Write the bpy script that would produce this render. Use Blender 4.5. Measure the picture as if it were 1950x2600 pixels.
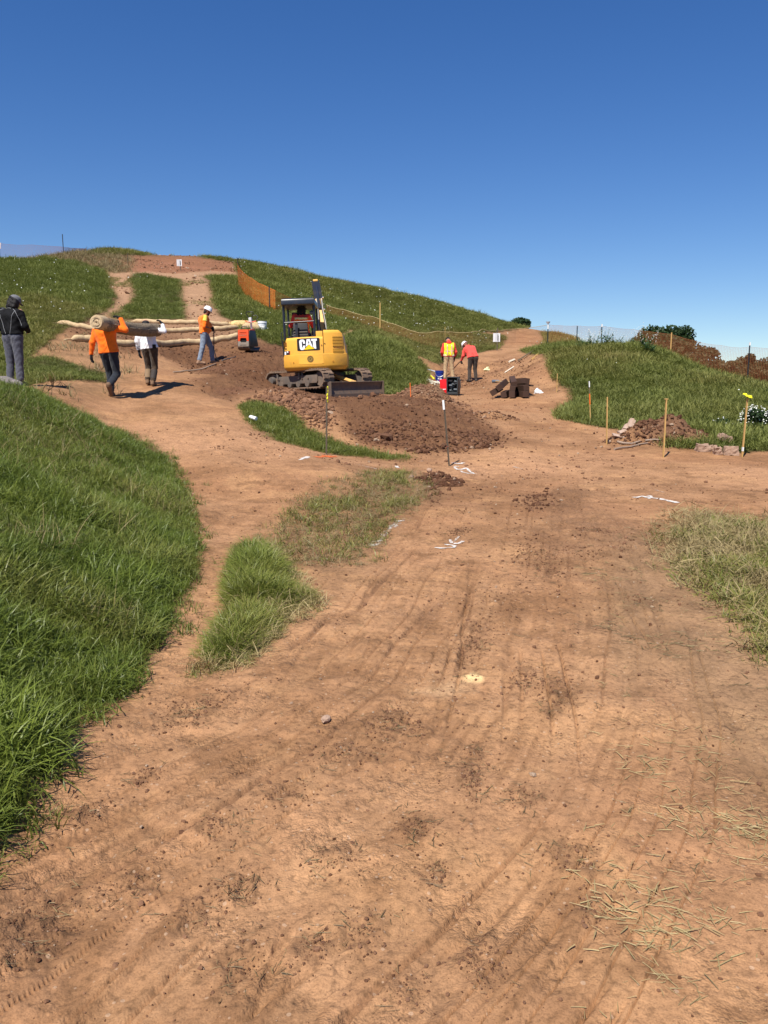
import bpy, bmesh, math, random
import numpy as np
from mathutils import Vector, Matrix, Euler

scene = bpy.context.scene
for _o in list(bpy.data.objects):
    bpy.data.objects.remove(_o)
random.seed(7)
RNG = np.random.default_rng(11)
R = math.radians

# ------------------------------------------------------------------ camera, sky, sun, exposure
CAM_H = 1.6
PITCH = R(10.0)
FPX = 2105.0                       # focal length in photo pixels (photo is 1950 x 2600)
cam_d = bpy.data.cameras.new('camera')
cam_d.sensor_fit = 'VERTICAL'
cam_d.sensor_height = 36.0
cam_d.sensor_width = 27.0
cam_d.lens = 36.0 * FPX / 2600.0
cam_d.clip_start = 0.05
cam_d.clip_end = 9000
cam = bpy.data.objects.new('camera', cam_d)
scene.collection.objects.link(cam)
cam.location = (0, 0, CAM_H)
cam.rotation_euler = (R(90) - PITCH, 0, 0)
scene.camera = cam

TO_SUN = Vector((-0.31, -0.60, 1.0)).normalized()
SUN_EL = math.asin(TO_SUN.z)
SUN_AZ = math.atan2(TO_SUN.x, TO_SUN.y)      # clockwise from +Y
world = bpy.data.worlds.new('World')
scene.world = world
world.use_nodes = True
wn = world.node_tree
wn.nodes.clear()
sky = wn.nodes.new('ShaderNodeTexSky')
sky.sky_type = 'NISHITA'
sky.sun_disc = False
sky.sun_elevation = SUN_EL
sky.sun_rotation = SUN_AZ
sky.altitude = 300
sky.air_density = 1.0
sky.dust_density = 0.0
sky.ozone_density = 3.0
bg = wn.nodes.new('ShaderNodeBackground')
bg.inputs['Strength'].default_value = 0.080
wo = wn.nodes.new('ShaderNodeOutputWorld')
hs = wn.nodes.new('ShaderNodeHueSaturation')
hs.inputs['Hue'].default_value = 0.512
hs.inputs['Saturation'].default_value = 1.3
tc = wn.nodes.new('ShaderNodeTexCoord')
lift = wn.nodes.new('ShaderNodeVectorMath'); lift.operation = 'ADD'; lift.inputs[1].default_value = (0, 0, 0.045)   # clear air: the pale band lies below the hills
wn.links.new(tc.outputs['Generated'], lift.inputs[0])
wn.links.new(lift.outputs[0], sky.inputs['Vector'])
wn.links.new(sky.outputs[0], hs.inputs['Color'])
wn.links.new(hs.outputs[0], bg.inputs['Color'])
wn.links.new(bg.outputs[0], wo.inputs['Surface'])

sun_d = bpy.data.lights.new('sun', 'SUN')
sun_d.energy = 5.0
sun_d.angle = R(0.53)
sun_d.color = (1.0, 0.95, 0.87)
sun = bpy.data.objects.new('sun', sun_d)
scene.collection.objects.link(sun)
sun.rotation_euler = (-TO_SUN).to_track_quat('-Z', 'Y').to_euler()
sun.location = (-20, -30, 60)

scene.view_settings.view_transform = 'Standard'
scene.view_settings.look = 'None'
scene.view_settings.exposure = 0.55
scene.view_settings.gamma = 1.0
scene.view_settings.use_curve_mapping = False
scene.render.engine = 'CYCLES'
scene.cycles.max_bounces = 6
scene.cycles.diffuse_bounces = 3
scene.cycles.transparent_max_bounces = 12

# ------------------------------------------------------------------ helpers
def tag(o, label=None, cat=None, group=None, kind=None):
    if label: o['label'] = label
    if cat: o['category'] = cat
    if group: o['group'] = group
    if kind: o['kind'] = kind
    return o

def empty(name, loc=(0, 0, 0), rot=(0, 0, 0)):
    o = bpy.data.objects.new(name, None)
    o.empty_display_size = 0.2
    o.location = loc
    o.rotation_euler = rot
    scene.collection.objects.link(o)
    return o

def thing(name, label, cat, loc=(0, 0, 0), rot=(0, 0, 0), group=None):
    return tag(empty(name, loc, rot), label, cat, group)

def link_mesh(name, me, mats=None, parent=None, loc=None, rot=None):
    o = bpy.data.objects.new(name, me)
    scene.collection.objects.link(o)
    if mats is not None:
        for m in (mats if isinstance(mats, (list, tuple)) else [mats]):
            me.materials.append(m)
    if parent is not None: o.parent = parent
    if loc is not None: o.location = loc
    if rot is not None: o.rotation_euler = rot
    return o

class MB:
    """collects shapes into one mesh"""
    def __init__(self):
        self.v = []; self.f = []; self.mi = []; self.cur = 0
    def mat(self, i):
        self.cur = i; return self
    def add(self, vs, fs, M=None):
        b = len(self.v)
        for p in vs:
            p = Vector(p)
            self.v.append(tuple(M @ p) if M is not None else tuple(p))
        for f in fs:
            self.f.append(tuple(b + i for i in f)); self.mi.append(self.cur)
        return self
    def box(self, c, s, rot=(0, 0, 0), taper=1.0):
        hx, hy, hz = s[0] / 2, s[1] / 2, s[2] / 2
        vs = []
        for z in (-hz, hz):
            k = taper if z > 0 else 1.0
            vs += [(-hx * k, -hy * k, z), (hx * k, -hy * k, z), (hx * k, hy * k, z), (-hx * k, hy * k, z)]
        fs = [(0, 3, 2, 1), (4, 5, 6, 7), (0, 1, 5, 4), (1, 2, 6, 5), (2, 3, 7, 6), (3, 0, 4, 7)]
        return self.add(vs, fs, Matrix.Translation(c) @ Euler(rot).to_matrix().to_4x4())
    def cyl(self, p0, p1, r0, r1=None, n=12, caps=True):
        return self.tube([p0, p1], [r0, r0 if r1 is None else r1], n, caps)
    def tube(self, pts, r, n=8, caps=True):
        pts = [Vector(p) for p in pts]
        rs = r if isinstance(r, (list, tuple)) else [r] * len(pts)
        b = len(self.v)
        up = None
        for i, p in enumerate(pts):
            if i == 0: t = pts[1] - p
            elif i == len(pts) - 1: t = p - pts[i - 1]
            else: t = pts[i + 1] - pts[i - 1]
            t.normalize()
            if up is None:
                up = Vector((0, 0, 1)) if abs(t.z) < 0.9 else Vector((1, 0, 0))
            a = t.cross(up)
            if a.length < 1e-6: a = t.cross(Vector((0, 1, 0)))
            a.normalize(); up = a.cross(t).normalized()
            for k in range(n):
                q = 2 * math.pi * k / n
                self.v.append(tuple(p + (a * math.cos(q) + up * math.sin(q)) * rs[i]))
        for i in range(len(pts) - 1):
            for k in range(n):
                k2 = (k + 1) % n
                self.f.append((b + i * n + k, b + i * n + k2, b + (i + 1) * n + k2, b + (i + 1) * n + k)); self.mi.append(self.cur)
        if caps:
            self.f.append(tuple(b + k for k in reversed(range(n)))); self.mi.append(self.cur)
            e = b + (len(pts) - 1) * n
            self.f.append(tuple(e + k for k in range(n))); self.mi.append(self.cur)
        return self
    def prism(self, outline, d0, d1, M=None):
        """outline in local XZ, extruded along Y from d0 to d1"""
        n = len(outline)
        vs = [(x, d0, z) for x, z in outline] + [(x, d1, z) for x, z in outline]
        fs = [tuple(range(n)), tuple(reversed(range(n, 2 * n)))]
        for i in range(n):
            j = (i + 1) % n
            fs.append((j, i, n + i, n + j))
        return self.add(vs, fs, M)
    def lathe(self, prof, n=16, M=None, a0=0, a1=2 * math.pi):
        """profile of (r, z) about local Z"""
        full = abs(a1 - a0 - 2 * math.pi) < 1e-6
        m = n if full else n + 1
        vs = []
        for r, z in prof:
            for k in range(m):
                q = a0 + (a1 - a0) * k / n
                vs.append((r * math.cos(q), r * math.sin(q), z))
        fs = []
        for i in range(len(prof) - 1):
            for k in range(n):
                k2 = (k + 1) % m
                fs.append((i * m + k, i * m + k2, (i + 1) * m + k2, (i + 1) * m + k))
        if full:
            if prof[0][0] > 1e-5: fs.append(tuple(reversed(range(m))))
            if prof[-1][0] > 1e-5: fs.append(tuple(range((len(prof) - 1) * m, len(prof) * m)))
        return self.add(vs, fs, M)
    def rock(self, c, s, seed=0, sub=1, rough=0.25, rot=(0, 0, 0)):
        rr = random.Random(seed)
        bm = bmesh.new()
        bmesh.ops.create_icosphere(bm, subdivisions=sub, radius=1.0)
        bm.verts.index_update()
        vs = []
        for v in bm.verts:
            k = 1 + rr.uniform(-rough, rough)
            vs.append((v.co.x * k * s[0], v.co.y * k * s[1], v.co.z * k * s[2]))
        fs = [tuple(l.vert.index for l in f.loops) for f in bm.faces]
        bm.free()
        return self.add(vs, fs, Matrix.Translation(c) @ Euler(rot).to_matrix().to_4x4())
    def mesh(self, name):
        me = bpy.data.meshes.new(name)
        me.from_pydata(self.v, [], self.f)
        me.polygons.foreach_set('material_index', self.mi)
        me.validate(); me.update()
        return me
    def build(self, name, mats, parent=None, loc=None, rot=None, smooth=None, bevel=0):
        me = self.mesh(name)
        if bevel > 0:
            bm = bmesh.new(); bm.from_mesh(me)
            es = [e for e in bm.edges if len(e.link_faces) == 2 and e.calc_face_angle(0) > 0.6]
            try:
                bmesh.ops.bevel(bm, geom=es, offset=bevel, segments=2, affect='EDGES', profile=0.7, clamp_overlap=True)
            except Exception:
                pass
            bm.to_mesh(me); bm.free(); me.update()
        if smooth is not None:
            shade(me, smooth)
        return link_mesh(name, me, mats, parent, loc, rot)

def shade(me, ang=40):
    me.polygons.foreach_set('use_smooth', [True] * len(me.polygons))
    bm = bmesh.new(); bm.from_mesh(me)
    a = R(ang)
    for e in bm.edges:
        if len(e.link_faces) == 2 and e.calc_face_angle(0) > a: e.smooth = False
    bm.to_mesh(me); bm.free()

# ---- numpy noise
def _hash(ix, iy, seed):
    h = (ix.astype(np.int64) * 374761393 + iy.astype(np.int64) * 668265263 + seed * 1442695041) & 0x7fffffff
    h = ((h ^ (h >> 13)) * 1274126177) & 0x7fffffff
    h = (h ^ (h >> 16)) & 0xffff
    return h.astype(np.float32) / 65535.0
def vnoise(x, y, seed=0):
    ix = np.floor(x); iy = np.floor(y)
    fx = (x - ix).astype(np.float32); fy = (y - iy).astype(np.float32)
    ix = ix.astype(np.int64); iy = iy.astype(np.int64)
    fx = fx * fx * fx * (fx * (fx * 6 - 15) + 10); fy = fy * fy * fy * (fy * (fy * 6 - 15) + 10)
    a = _hash(ix, iy, seed); b = _hash(ix + 1, iy, seed); c = _hash(ix, iy + 1, seed); d = _hash(ix + 1, iy + 1, seed)
    return (a + (b - a) * fx) * (1 - fy) + (c + (d - c) * fx) * fy
def fbm(x, y, oct=4, seed=0, gain=0.5):
    s = 0; a = 1.0; t = 0
    for i in range(oct):
        s = s + a * (vnoise(x * 2 ** i + 17.3 * i, y * 2 ** i - 9.1 * i, seed + i) - 0.5); t += a; a *= gain
    return s / t * 2.0        # about -1..1
def sstep(a, b, x):
    t = np.clip((x - a) / (b - a), 0, 1)
    return t * t * (3 - 2 * t)

# ---- camera geometry: photo pixel -> direction
CP, SP = math.cos(PITCH), math.sin(PITCH)
def pix_dir(u, v):
    xc = (u - 975.0) / FPX; yc = -(v - 1300.0) / FPX
    return np.array([xc, CP + yc * SP, -SP + yc * CP])
def at(u, v, D):
    """world point seen at photo pixel (u, v) at depth y = D"""
    d = pix_dir(u, v); d = d / d[1]
    return Vector((d[0] * D, D, CAM_H + d[2] * D))
# ------------------------------------------------------------------ terrain height field
_CT = []          # control points (u, D, z)
def cv(D, *uv):
    for u, v in uv: _CT.append((u, D, at(u, v, D).z))
def cz(u, *dz):
    for D, z in dz: _CT.append((u, D, z))
def dv(u, *dv_):
    for D, v in dv_: _CT.append((u, D, at(u, v, D).z))

# flat foreground
for u in (-50, 250, 560, 900, 1250, 1600, 1950, 2350, 2900):
    cz(u, (1.2, 0), (2.0, 0))
for u in (420, 700, 1000, 1300, 1650, 2000, 2500):
    cz(u, (3.0, 0), (4.5, 0.0))
for u in (620, 800, 1000, 1300, 1650, 2000, 2500):
    cz(u, (6.5, 0), (9.5, 0.02))
# left bank
cz(-500, (2.0, .15), (4, .75), (6, 1.15), (9, 1.6), (12, 1.9), (16, 2.1), (22, 3.0), (32, 4.8), (48, 8.0), (62, 9.6), (90, 9.2))
cz(0, (2.6, 0.0), (3.2, .1), (4, .22), (6, .52), (9, .87))
cz(130, (4, .12), (6, .38), (9, .65))
cz(250, (3.3, .0), (4, .04), (6, .22), (9, .42))
cz(370, (6, .1), (9, .22))
cz(500, (6.0, .0), (7.5, .02), (9.3, .05))
dv(0, (12, 986), (13.0, 988), (16.5, 986), (19, 965), (22, 905), (25, 850), (32, 765), (45, 690), (58, 668), (63, 658), (70, 662), (95, 700))
dv(100, (12.5, 1012), (14, 1008), (16, 985), (19, 958), (22, 905), (25, 850), (32, 760), (45, 690), (58, 668), (64, 656), (72, 662), (95, 700))
dv(200, (12.5, 1058), (14.2, 1050), (16, 1012), (19, 965), (22, 912), (25, 862), (28, 825), (34, 765), (47, 690), (59, 660), (66, 640), (76, 655), (95, 680))
dv(300, (13.5, 1102), (15.2, 1060), (17.5, 1011), (20, 965), (23, 915), (26, 870), (30, 826), (36, 768), (47, 695), (58, 655), (67, 636), (78, 655), (95, 680))
dv(400, (11.8, 1182), (13.5, 1110), (15.5, 1050), (17.5, 1012), (19.5, 982), (22.5, 935), (26, 890), (29, 852), (31, 828), (36, 780), (47, 700), (58, 662), (66, 646), (80, 665), (95, 690))
dv(500, (12, 1170), (14, 1098), (16, 1045), (18, 1008), (21, 972), (24, 945), (26, 927), (29, 870), (32, 820), (37, 775), (47, 705), (57, 668), (65, 650), (80, 675), (95, 690))
dv(580, (12, 1172), (14, 1100), (16, 1052), (18.5, 1010), (22, 960), (26, 916), (29, 868), (32, 830), (38, 775), (48, 710), (57, 675), (64, 656), (80, 685), (95, 700))
dv(660, (11.5, 1190), (13, 1150), (14.5, 1100), (16.5, 1052), (19, 1012), (22.5, 975), (26, 912), (28, 884), (31, 848), (36, 800), (44, 745), (54, 700), (63, 667), (80, 700), (95, 720))
dv(760, (12.5, 1160), (14.2, 1128), (16, 1090), (18, 1040), (20, 1003), (22, 992), (24.5, 978), (28, 905), (32, 858), (38, 815), (46, 765), (55, 722), (62, 691), (80, 730), (95, 760))
dv(860, (13.0, 1165), (14.3, 1145), (16, 1085), (18.5, 1022), (20.5, 1012), (22.3, 1014), (24.2, 982), (25.5, 955), (28.5, 892), (33, 862), (40, 836), (48, 795), (56, 755), (62, 716), (80, 760), (95, 790))
dv(950, (13.2, 1175), (14.4, 1148), (16, 1090), (18.5, 1016), (20.5, 1012), (22.3, 1012), (24.2, 992), (25.5, 970), (28.5, 885), (33, 870), (42, 838), (50, 800), (57, 765), (61, 735), (80, 790), (95, 820))
dv(1050, (13.3, 1178), (14.5, 1148), (16.2, 1085), (18.3, 1035), (20, 1015), (22.5, 1001), (26, 985), (29, 935), (31.5, 905), (36, 900), (43, 868), (50, 825), (56, 785), (61, 758), (80, 810), (95, 840))
dv(1140, (13.2, 1182), (14.6, 1148), (16.2, 1095), (18.3, 1052), (21, 1030), (25, 1010), (30, 982), (33, 969), (37, 930), (42, 885), (50, 845), (56, 805), (60.5, 780), (80, 830), (95, 860))
dv(1220, (13.0, 1190), (14.6, 1145), (16.5, 1105), (19, 1062), (22, 1030), (26, 1003), (30, 980), (33, 965), (38, 925), (43, 893), (51, 862), (57, 825), (61, 806), (80, 850), (95, 880))
dv(1300, (12.8, 1195), (15, 1130), (17, 1098), (20, 1055), (24, 1011), (28, 975), (32, 950), (37, 915), (42, 895), (51, 866), (58, 845), (63, 827), (80, 870), (95, 890))
dv(1380, (12.8, 1195), (15.5, 1130), (18, 1085), (22, 1035), (26, 985), (30, 930), (34, 898), (40, 889), (48, 875), (55, 858), (62, 843), (80, 885), (95, 900))
dv(1460, (12.8, 1195), (15.5, 1135), (18, 1085), (22, 1030), (26, 965), (30, 915), (33, 890), (37, 886), (45, 889), (56, 870), (62, 864), (80, 900), (95, 910))
dv(1560, (12.8, 1195), (15.5, 1138), (18, 1085), (22, 1022), (26, 955), (30, 905), (33, 880), (37, 889), (46, 902), (60, 905), (80, 925), (95, 935))
dv(1660, (12.8, 1195), (15, 1150), (18, 1085), (22, 1020), (26, 960), (30, 912), (33, 893), (37, 902), (46, 917), (60, 925), (80, 945), (95, 955))
dv(1750, (12.8, 1195), (15, 1150), (18, 1085), (22, 1022), (25, 985), (28, 950), (31, 936), (36, 950), (46, 966), (60, 955), (80, 970), (95, 980))
dv(1850, (12.8, 1195), (15, 1150), (18, 1085), (22, 1020), (25, 975), (28, 972), (31, 970), (36, 984), (46, 994), (60, 975), (80, 990), (95, 1000))
dv(1950, (12.8, 1195), (15, 1150), (18, 1085), (22, 1020), (25, 978), (28, 978), (31, 980), (36, 996), (46, 1006), (60, 990), (80, 1000), (95, 1010))
cz(2300, (13, .1), (18, .4), (25, 1.1), (32, 1.0), (46, .3), (60, -.5), (95, -3))
cz(3000, (13, .2), (20, .6), (32, .8), (60, -.5), (95, -3))
cz(-1200, (3, .8), (8, 2.0), (16, 3.0), (32, 5.5), (60, 9.5), (95, 9))

def _pol(x, y):
    th = np.arctan2(x, y); r = np.sqrt(x * x + y * y)
    return np.clip(th, -0.85, 0.85) * 2.2, np.log(np.clip(r, 1.0, 98.0))
_cx = np.array([(u - 975.0) / FPX * D for u, D, z in _CT]); _cy = np.array([D for u, D, z in _CT]); _czz = np.array([z for u, D, z in _CT])
_ca, _cb = _pol(_cx, _cy)
def _ker(d2):
    return 0.5 * d2 * np.log(d2 + 1e-12)
_n = len(_CT)
_K = _ker((_ca[:, None] - _ca[None]) ** 2 + (_cb[:, None] - _cb[None]) ** 2) + np.eye(_n) * 4e-4
_P = np.stack([np.ones(_n), _ca, _cb], 1)
_A = np.block([[_K, _P], [_P.T, np.zeros((3, 3))]])
_W = np.linalg.solve(_A, np.concatenate([_czz, np.zeros(3)]))

# heaps that sit on the ground: (x, y, radius x, radius y, height, turn)
def _gp(u, v, D):
    p = at(u, v, D); return p.x, p.y
HEAPS = []
def heap(u, v, D, rx, ry, h, rot=0.0):
    x, y = _gp(u, v, D); HEAPS.append((x, y, rx, ry, h, rot))
heap(1093, 1000, 22.0, .85, .6, .42)               # gravel heap by the tool boxes
heap(1700, 1105, 16.4, .95, .55, .62)             # soil heap by the stakes
heap(1600, 1112, 16.2, .45, .35, .2)
heap(1115, 1225, 11.6, .28, .16, .13)               # torn sod at the end of the weedy strip
heap(1125, 1245, 11.2, .2, .16, .08)
heap(1245, 1045, 19.2, .55, .3, .16)
heap(1225, 925, 36.0, .9, .5, .35)
heap(1105, 925, 34.5, 1.1, .5, .35)

def height(x, y):
    x = np.atleast_1d(np.asarray(x, float)); y = np.atleast_1d(np.asarray(y, float))
    sh = x.shape; x = x.ravel(); y = y.ravel()
    a, b = _pol(x, y); out = np.empty(len(x))
    for i in range(0, len(x), 20000):
        s = slice(i, i + 20000)
        d2 = ((a[s, None] - _ca[None]) ** 2 + (b[s, None] - _cb[None]) ** 2).astype(np.float32)
        out[s] = _ker(d2) @ _W[:_n].astype(np.float32) + _W[_n] + _W[_n + 1] * a[s] + _W[_n + 2] * b[s]
    r = np.sqrt(x * x + y * y)
    th = np.abs(np.arctan2(x, y))
    out = out * sstep(2.6, 1.5, th) * sstep(0.6, 1.3, r)       # level behind the viewer
    f = sstep(85, 320, r)
    out = out * (1 - f) - 14.0 * f - 40.0 * sstep(300, 3000, r)
    for hx, hy, rx, ry, h, rot in HEAPS:
        c, sn = math.cos(rot), math.sin(rot)
        dx = x - hx; dy = y - hy
        q = np.sqrt(((dx * c + dy * sn) / rx) ** 2 + ((-dx * sn + dy * c) / ry) ** 2)
        q = q + 0.18 * fbm(x * 2.2, y * 2.2, 3, 71)
        out = out + h * np.clip(1.15 - q, 0, 1) ** 1.2 / 1.18
    return out.reshape(sh)
def hz(x, y):
    return float(height(np.array([x]), np.array([y]))[0])
def ground_at(x, y, dz=0.0):
    return Vector((x, y, hz(x, y) + dz))

_Dm = np.exp(np.linspace(math.log(1.2), math.log(90), 700))
def cast(u, v, Dmin=1.2):
    """first ground point seen at photo pixel (u, v)"""
    d = pix_dir(u, v); d = d / d[1]
    zr = CAM_H + d[2] * _Dm
    zh = height(d[0] * _Dm, _Dm)
    ok = (zr <= zh) & (_Dm >= Dmin)
    if not ok.any():
        k = int(np.argmin(np.where(_Dm >= Dmin, (zr - zh) / _Dm, 1e9)))
        return Vector((d[0] * _Dm[k], _Dm[k], zh[k]))
    k = int(np.argmax(ok))
    if k > 0 and _Dm[k - 1] >= Dmin:
        g0 = zr[k - 1] - zh[k - 1]; g1 = zr[k] - zh[k]
        t = g0 / (g0 - g1) if g0 != g1 else 0
        D = _Dm[k - 1] + t * (_Dm[k] - _Dm[k - 1])
    else: D = _Dm[k]
    return Vector((d[0] * D, D, CAM_H + d[2] * D))

# ------------------------------------------------------------------ ground cover zones (outlined on the ground)
class Zone:
    def __init__(self, pts, Dmin=1.2, soft=0.02, rag=0.03, freq=1.0):
        w = [cast(u, v, Dmin) for u, v in pts]
        self.xy = [(p.x, p.y) for p in w]
        self.th = np.array([math.atan2(x, y) for x, y in self.xy])
        self.lr = np.array([math.log(math.hypot(x, y)) for x, y in self.xy])
        self.soft = soft; self.rag = rag; self.freq = freq
    def mask(self, x, y, seed=5):
        th = np.arctan2(x, y); lr = np.log(np.maximum(np.hypot(x, y), 0.5))
        out = np.zeros(x.shape, np.float32)
        m = .12
        sel = (th > self.th.min() - m) & (th < self.th.max() + m) & (lr > self.lr.min() - m) & (lr < self.lr.max() + m)
        if not sel.any(): return out
        a = th[sel]; b = lr[sel]
        n = len(self.th)
        ins = np.zeros(a.shape, bool); dist = np.full(a.shape, 9.0)
        for i in range(n):
            x0, y0 = self.th[i], self.lr[i]; x1, y1 = self.th[(i + 1) % n], self.lr[(i + 1) % n]
            ex, ey = x1 - x0, y1 - y0
            L = ex * ex + ey * ey + 1e-12
            t = np.clip(((a - x0) * ex + (b - y0) * ey) / L, 0, 1)
            dist = np.minimum(dist, np.hypot(a - x0 - t * ex, b - y0 - t * ey))
            if abs(ey) > 1e-12:
                ins ^= ((y0 > b) != (y1 > b)) & (a < ex * (b - y0) / ey + x0)
        sd = np.where(ins, dist, -dist)
        px = x[sel]; py = y[sel]; rr = np.maximum(np.hypot(px, py), 1)
        k = self.freq * 8.0 / rr
        nz = fbm(px * k * 1.0, py * k * 0.6, 4, seed)
        out[sel] = sstep(-self.soft, self.soft, sd + self.rag * nz)
        return out

ZN = {}
# lawn-like green
ZN['bank'] = Zone([(-500, 2300), (0, 2110), (60, 2040), (150, 1930), (230, 1830), (310, 1735), (370, 1640), (440, 1560), (500, 1480), (512, 1400), (505, 1340), (500, 1290), (470, 1225), (430, 1165), (380, 1125), (330, 1100), (260, 1078), (215, 1056), (150, 1030), (100, 1010), (0, 985), (-600, 960)], soft=.02, rag=.055, freq=1.6)
ZN['wedge'] = Zone([(505, 1705), (560, 1700), (610, 1660), (680, 1615), (745, 1570), (800, 1530), (770, 1500), (720, 1440), (690, 1400), (665, 1385), (630, 1400), (600, 1470), (560, 1580)], soft=.03, rag=.05, freq=1.6)
ZN['berm'] = Zone([(600, 1030), (640, 1020), (700, 1026), (750, 1050), (790, 1080), (840, 1105), (900, 1128), (980, 1145), (1040, 1160), (1020, 1172), (930, 1160), (830, 1150), (740, 1130), (680, 1110), (640, 1075)], soft=.018, rag=.035, freq=1.5)
ZN['right_patch'] = Zone([(1690, 1370), (1740, 1310), (1800, 1302), (1900, 1318), (2100, 1325), (2400, 1500), (2100, 1700), (1960, 1660), (1900, 1560), (1800, 1480), (1720, 1430)], soft=.06, rag=.10, freq=1.4)
ZN['hill_left'] = Zone([(-700, 640), (0, 660), (120, 658), (200, 670), (250, 690), (270, 735), (280, 760), (262, 782), (235, 803), (212, 815), (160, 830), (140, 850), (110, 875), (60, 905), (0, 930), (-700, 930)], Dmin=17, soft=0.010, rag=0.008, freq=1.3)
ZN['green_hump'] = Zone([(-100, 925), (60, 925), (110, 905), (190, 930), (235, 945), (220, 960), (110, 968), (-100, 985)], Dmin=15, soft=0.010, rag=0.030, freq=1.3)
ZN['hill_mid'] = Zone([(344, 708), (356, 697), (400, 702), (444, 710), (444, 740), (452, 775), (460, 808), (400, 812), (292, 808), (318, 790), (346, 778), (358, 748)], Dmin=17, soft=0.010, rag=0.008, freq=1.3)
ZN['hill_right'] = Zone([(536, 704), (608, 702), (600, 640), (700, 655), (900, 710), (1140, 770), (1240, 800), (1300, 812), (1340, 824), (1350, 836), (1300, 841), (1262, 843), (1180, 847), (1060, 842), (960, 828), (880, 830), (830, 860), (780, 885), (690, 874), (660, 862), (620, 850), (610, 820), (570, 802), (556, 772), (550, 720)], Dmin=17, soft=0.010, rag=0.010, freq=1.3)
ZN['top_grass'] = Zone([(225, 648), (250, 632), (330, 632), (380, 642), (370, 650), (300, 648)], Dmin=30, soft=.02, rag=.02)
ZN['top_grass_right'] = Zone([(500, 648), (560, 645), (610, 655), (600, 668), (520, 656)], Dmin=30, soft=.02, rag=.02)
ZN['shoulder'] = Zone([(760, 900), (860, 872), (920, 845), (985, 870), (1040, 900), (1070, 940), (1075, 965), (1030, 985), (990, 1000), (940, 985), (880, 955), (830, 920)], Dmin=22, soft=0.010, rag=0.020, freq=1.3)
ZN['valley'] = Zone([(890, 835), (980, 835), (1100, 846), (1240, 850), (1290, 855), (1285, 870), (1260, 888), (1200, 893), (1165, 905), (1130, 912), (1090, 915), (1060, 900), (980, 862), (920, 842)], Dmin=29, soft=0.010, rag=0.014, freq=1.3)
ZN['knoll'] = Zone([(1345, 838), (1400, 838), (1460, 856), (1500, 868), (1440, 880), (1380, 885), (1350, 875), (1360, 860)], Dmin=36, soft=0.010, rag=0.020, freq=1.3)
ZN['mound'] = Zone([(1300, 890), (1370, 885), (1440, 868), (1560, 850), (1650, 868), (1760, 905), (1950, 940), (2400, 960), (2400, 1150), (1960, 1150), (1880, 1150), (1700, 1135), (1640, 1098), (1560, 1090), (1480, 1080), (1400, 1065), (1388, 1050), (1430, 1020), (1420, 995), (1380, 965), (1370, 940), (1360, 915)], Dmin=14, soft=0.010, rag=0.022, freq=1.3)
# thin, trampled or dry grass
ZN['weeds'] = Zone([(650, 1385), (690, 1330), (760, 1250), (820, 1215), (900, 1200), (1000, 1190), (1090, 1200), (1150, 1240), (1100, 1290), (1030, 1340), (970, 1410), (930, 1460), (880, 1510), (800, 1530), (740, 1470), (690, 1420)], soft=.05, rag=.08)
ZN['dig'] = Zone([(1060, 912), (1130, 905), (1150, 925), (1240, 915), (1330, 895), (1385, 935), (1350, 965), (1270, 960), (1230, 980), (1120, 965), (1075, 960)], Dmin=24, soft=.02, rag=.05)
ZN['trail_area'] = Zone([(215, 812), (262, 700), (540, 706), (548, 800), (470, 815)], Dmin=24, soft=.01, rag=.01)
ZN['litter'] = Zone([(1640, 1480), (1700, 1400), (2000, 1350), (2400, 1500), (2300, 2300), (1960, 2000), (1800, 1800), (1690, 1700), (1660, 1600)], soft=.09, rag=.12)
# bare soil tones
ZN['fresh'] = Zone([(440, 905), (470, 895), (560, 870), (620, 855), (700, 868), (760, 885), (860, 900), (960, 990), (1060, 1000), (1160, 1030), (1240, 1060), (1305, 1110), (1285, 1135), (1180, 1152), (1040, 1150), (930, 1135), (860, 1105), (830, 1060), (760, 1010), (690, 990), (640, 1000), (590, 1022), (520, 1000), (480, 975), (505, 955), (470, 935)], soft=.02, rag=.03)
ZN['terrace'] = Zone([(140, 825), (250, 815), (480, 815), (620, 825), (660, 862), (560, 880), (440, 910), (330, 900), (200, 870)], Dmin=18, soft=.02, rag=.03)
ZN['summit'] = Zone([(160, 652), (230, 640), (330, 636), (420, 640), (520, 650), (612, 668), (612, 695), (530, 690), (450, 695), (380, 690), (330, 690), (240, 690), (170, 665)], Dmin=30, soft=.01, rag=.02)
ZN['summit_dry'] = Zone([(30, 660), (150, 645), (230, 636), (325, 640), (320, 690), (280, 692), (230, 680), (160, 662)], Dmin=30, soft=.015, rag=.03)
ZN['rubble'] = Zone([(620, 1018), (700, 990), (780, 1005), (850, 1025), (870, 1055), (850, 1095), (800, 1085), (750, 1052), (700, 1028)], soft=.02, rag=.03)
ZN['sod'] = Zone([(1060, 1205), (1120, 1195), (1160, 1220), (1150, 1260), (1120, 1300), (1085, 1290), (1070, 1250)], soft=.02, rag=.04)
ZN['clods'] = Zone([(1300, 1290), (1330, 1255), (1420, 1238), (1475, 1250), (1450, 1290), (1380, 1300)], soft=.02, rag=.04)
ZN['clods_low'] = Zone([(1320, 1350), (1420, 1290), (1560, 1330), (1540, 1370), (1400, 1400)], soft=.05, rag=.06)
ZN['cut_bank'] = Zone([(60, 900), (110, 868), (170, 850), (240, 870), (300, 900), (330, 940), (290, 1000), (230, 1010), (100, 1000), (150, 975), (235, 950), (130, 920), (60, 935)], Dmin=15, soft=.03, rag=.05)
ZN['corner'] = Zone([(-200, 2320), (60, 2260), (160, 2350), (120, 2440), (-200, 2500)], soft=.05, rag=.08)
ZN['sawdust'] = Zone([(1182, 1712), (1205, 1704), (1228, 1712), (1222, 1724), (1190, 1724)], soft=.006, rag=.012, freq=3)
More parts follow.
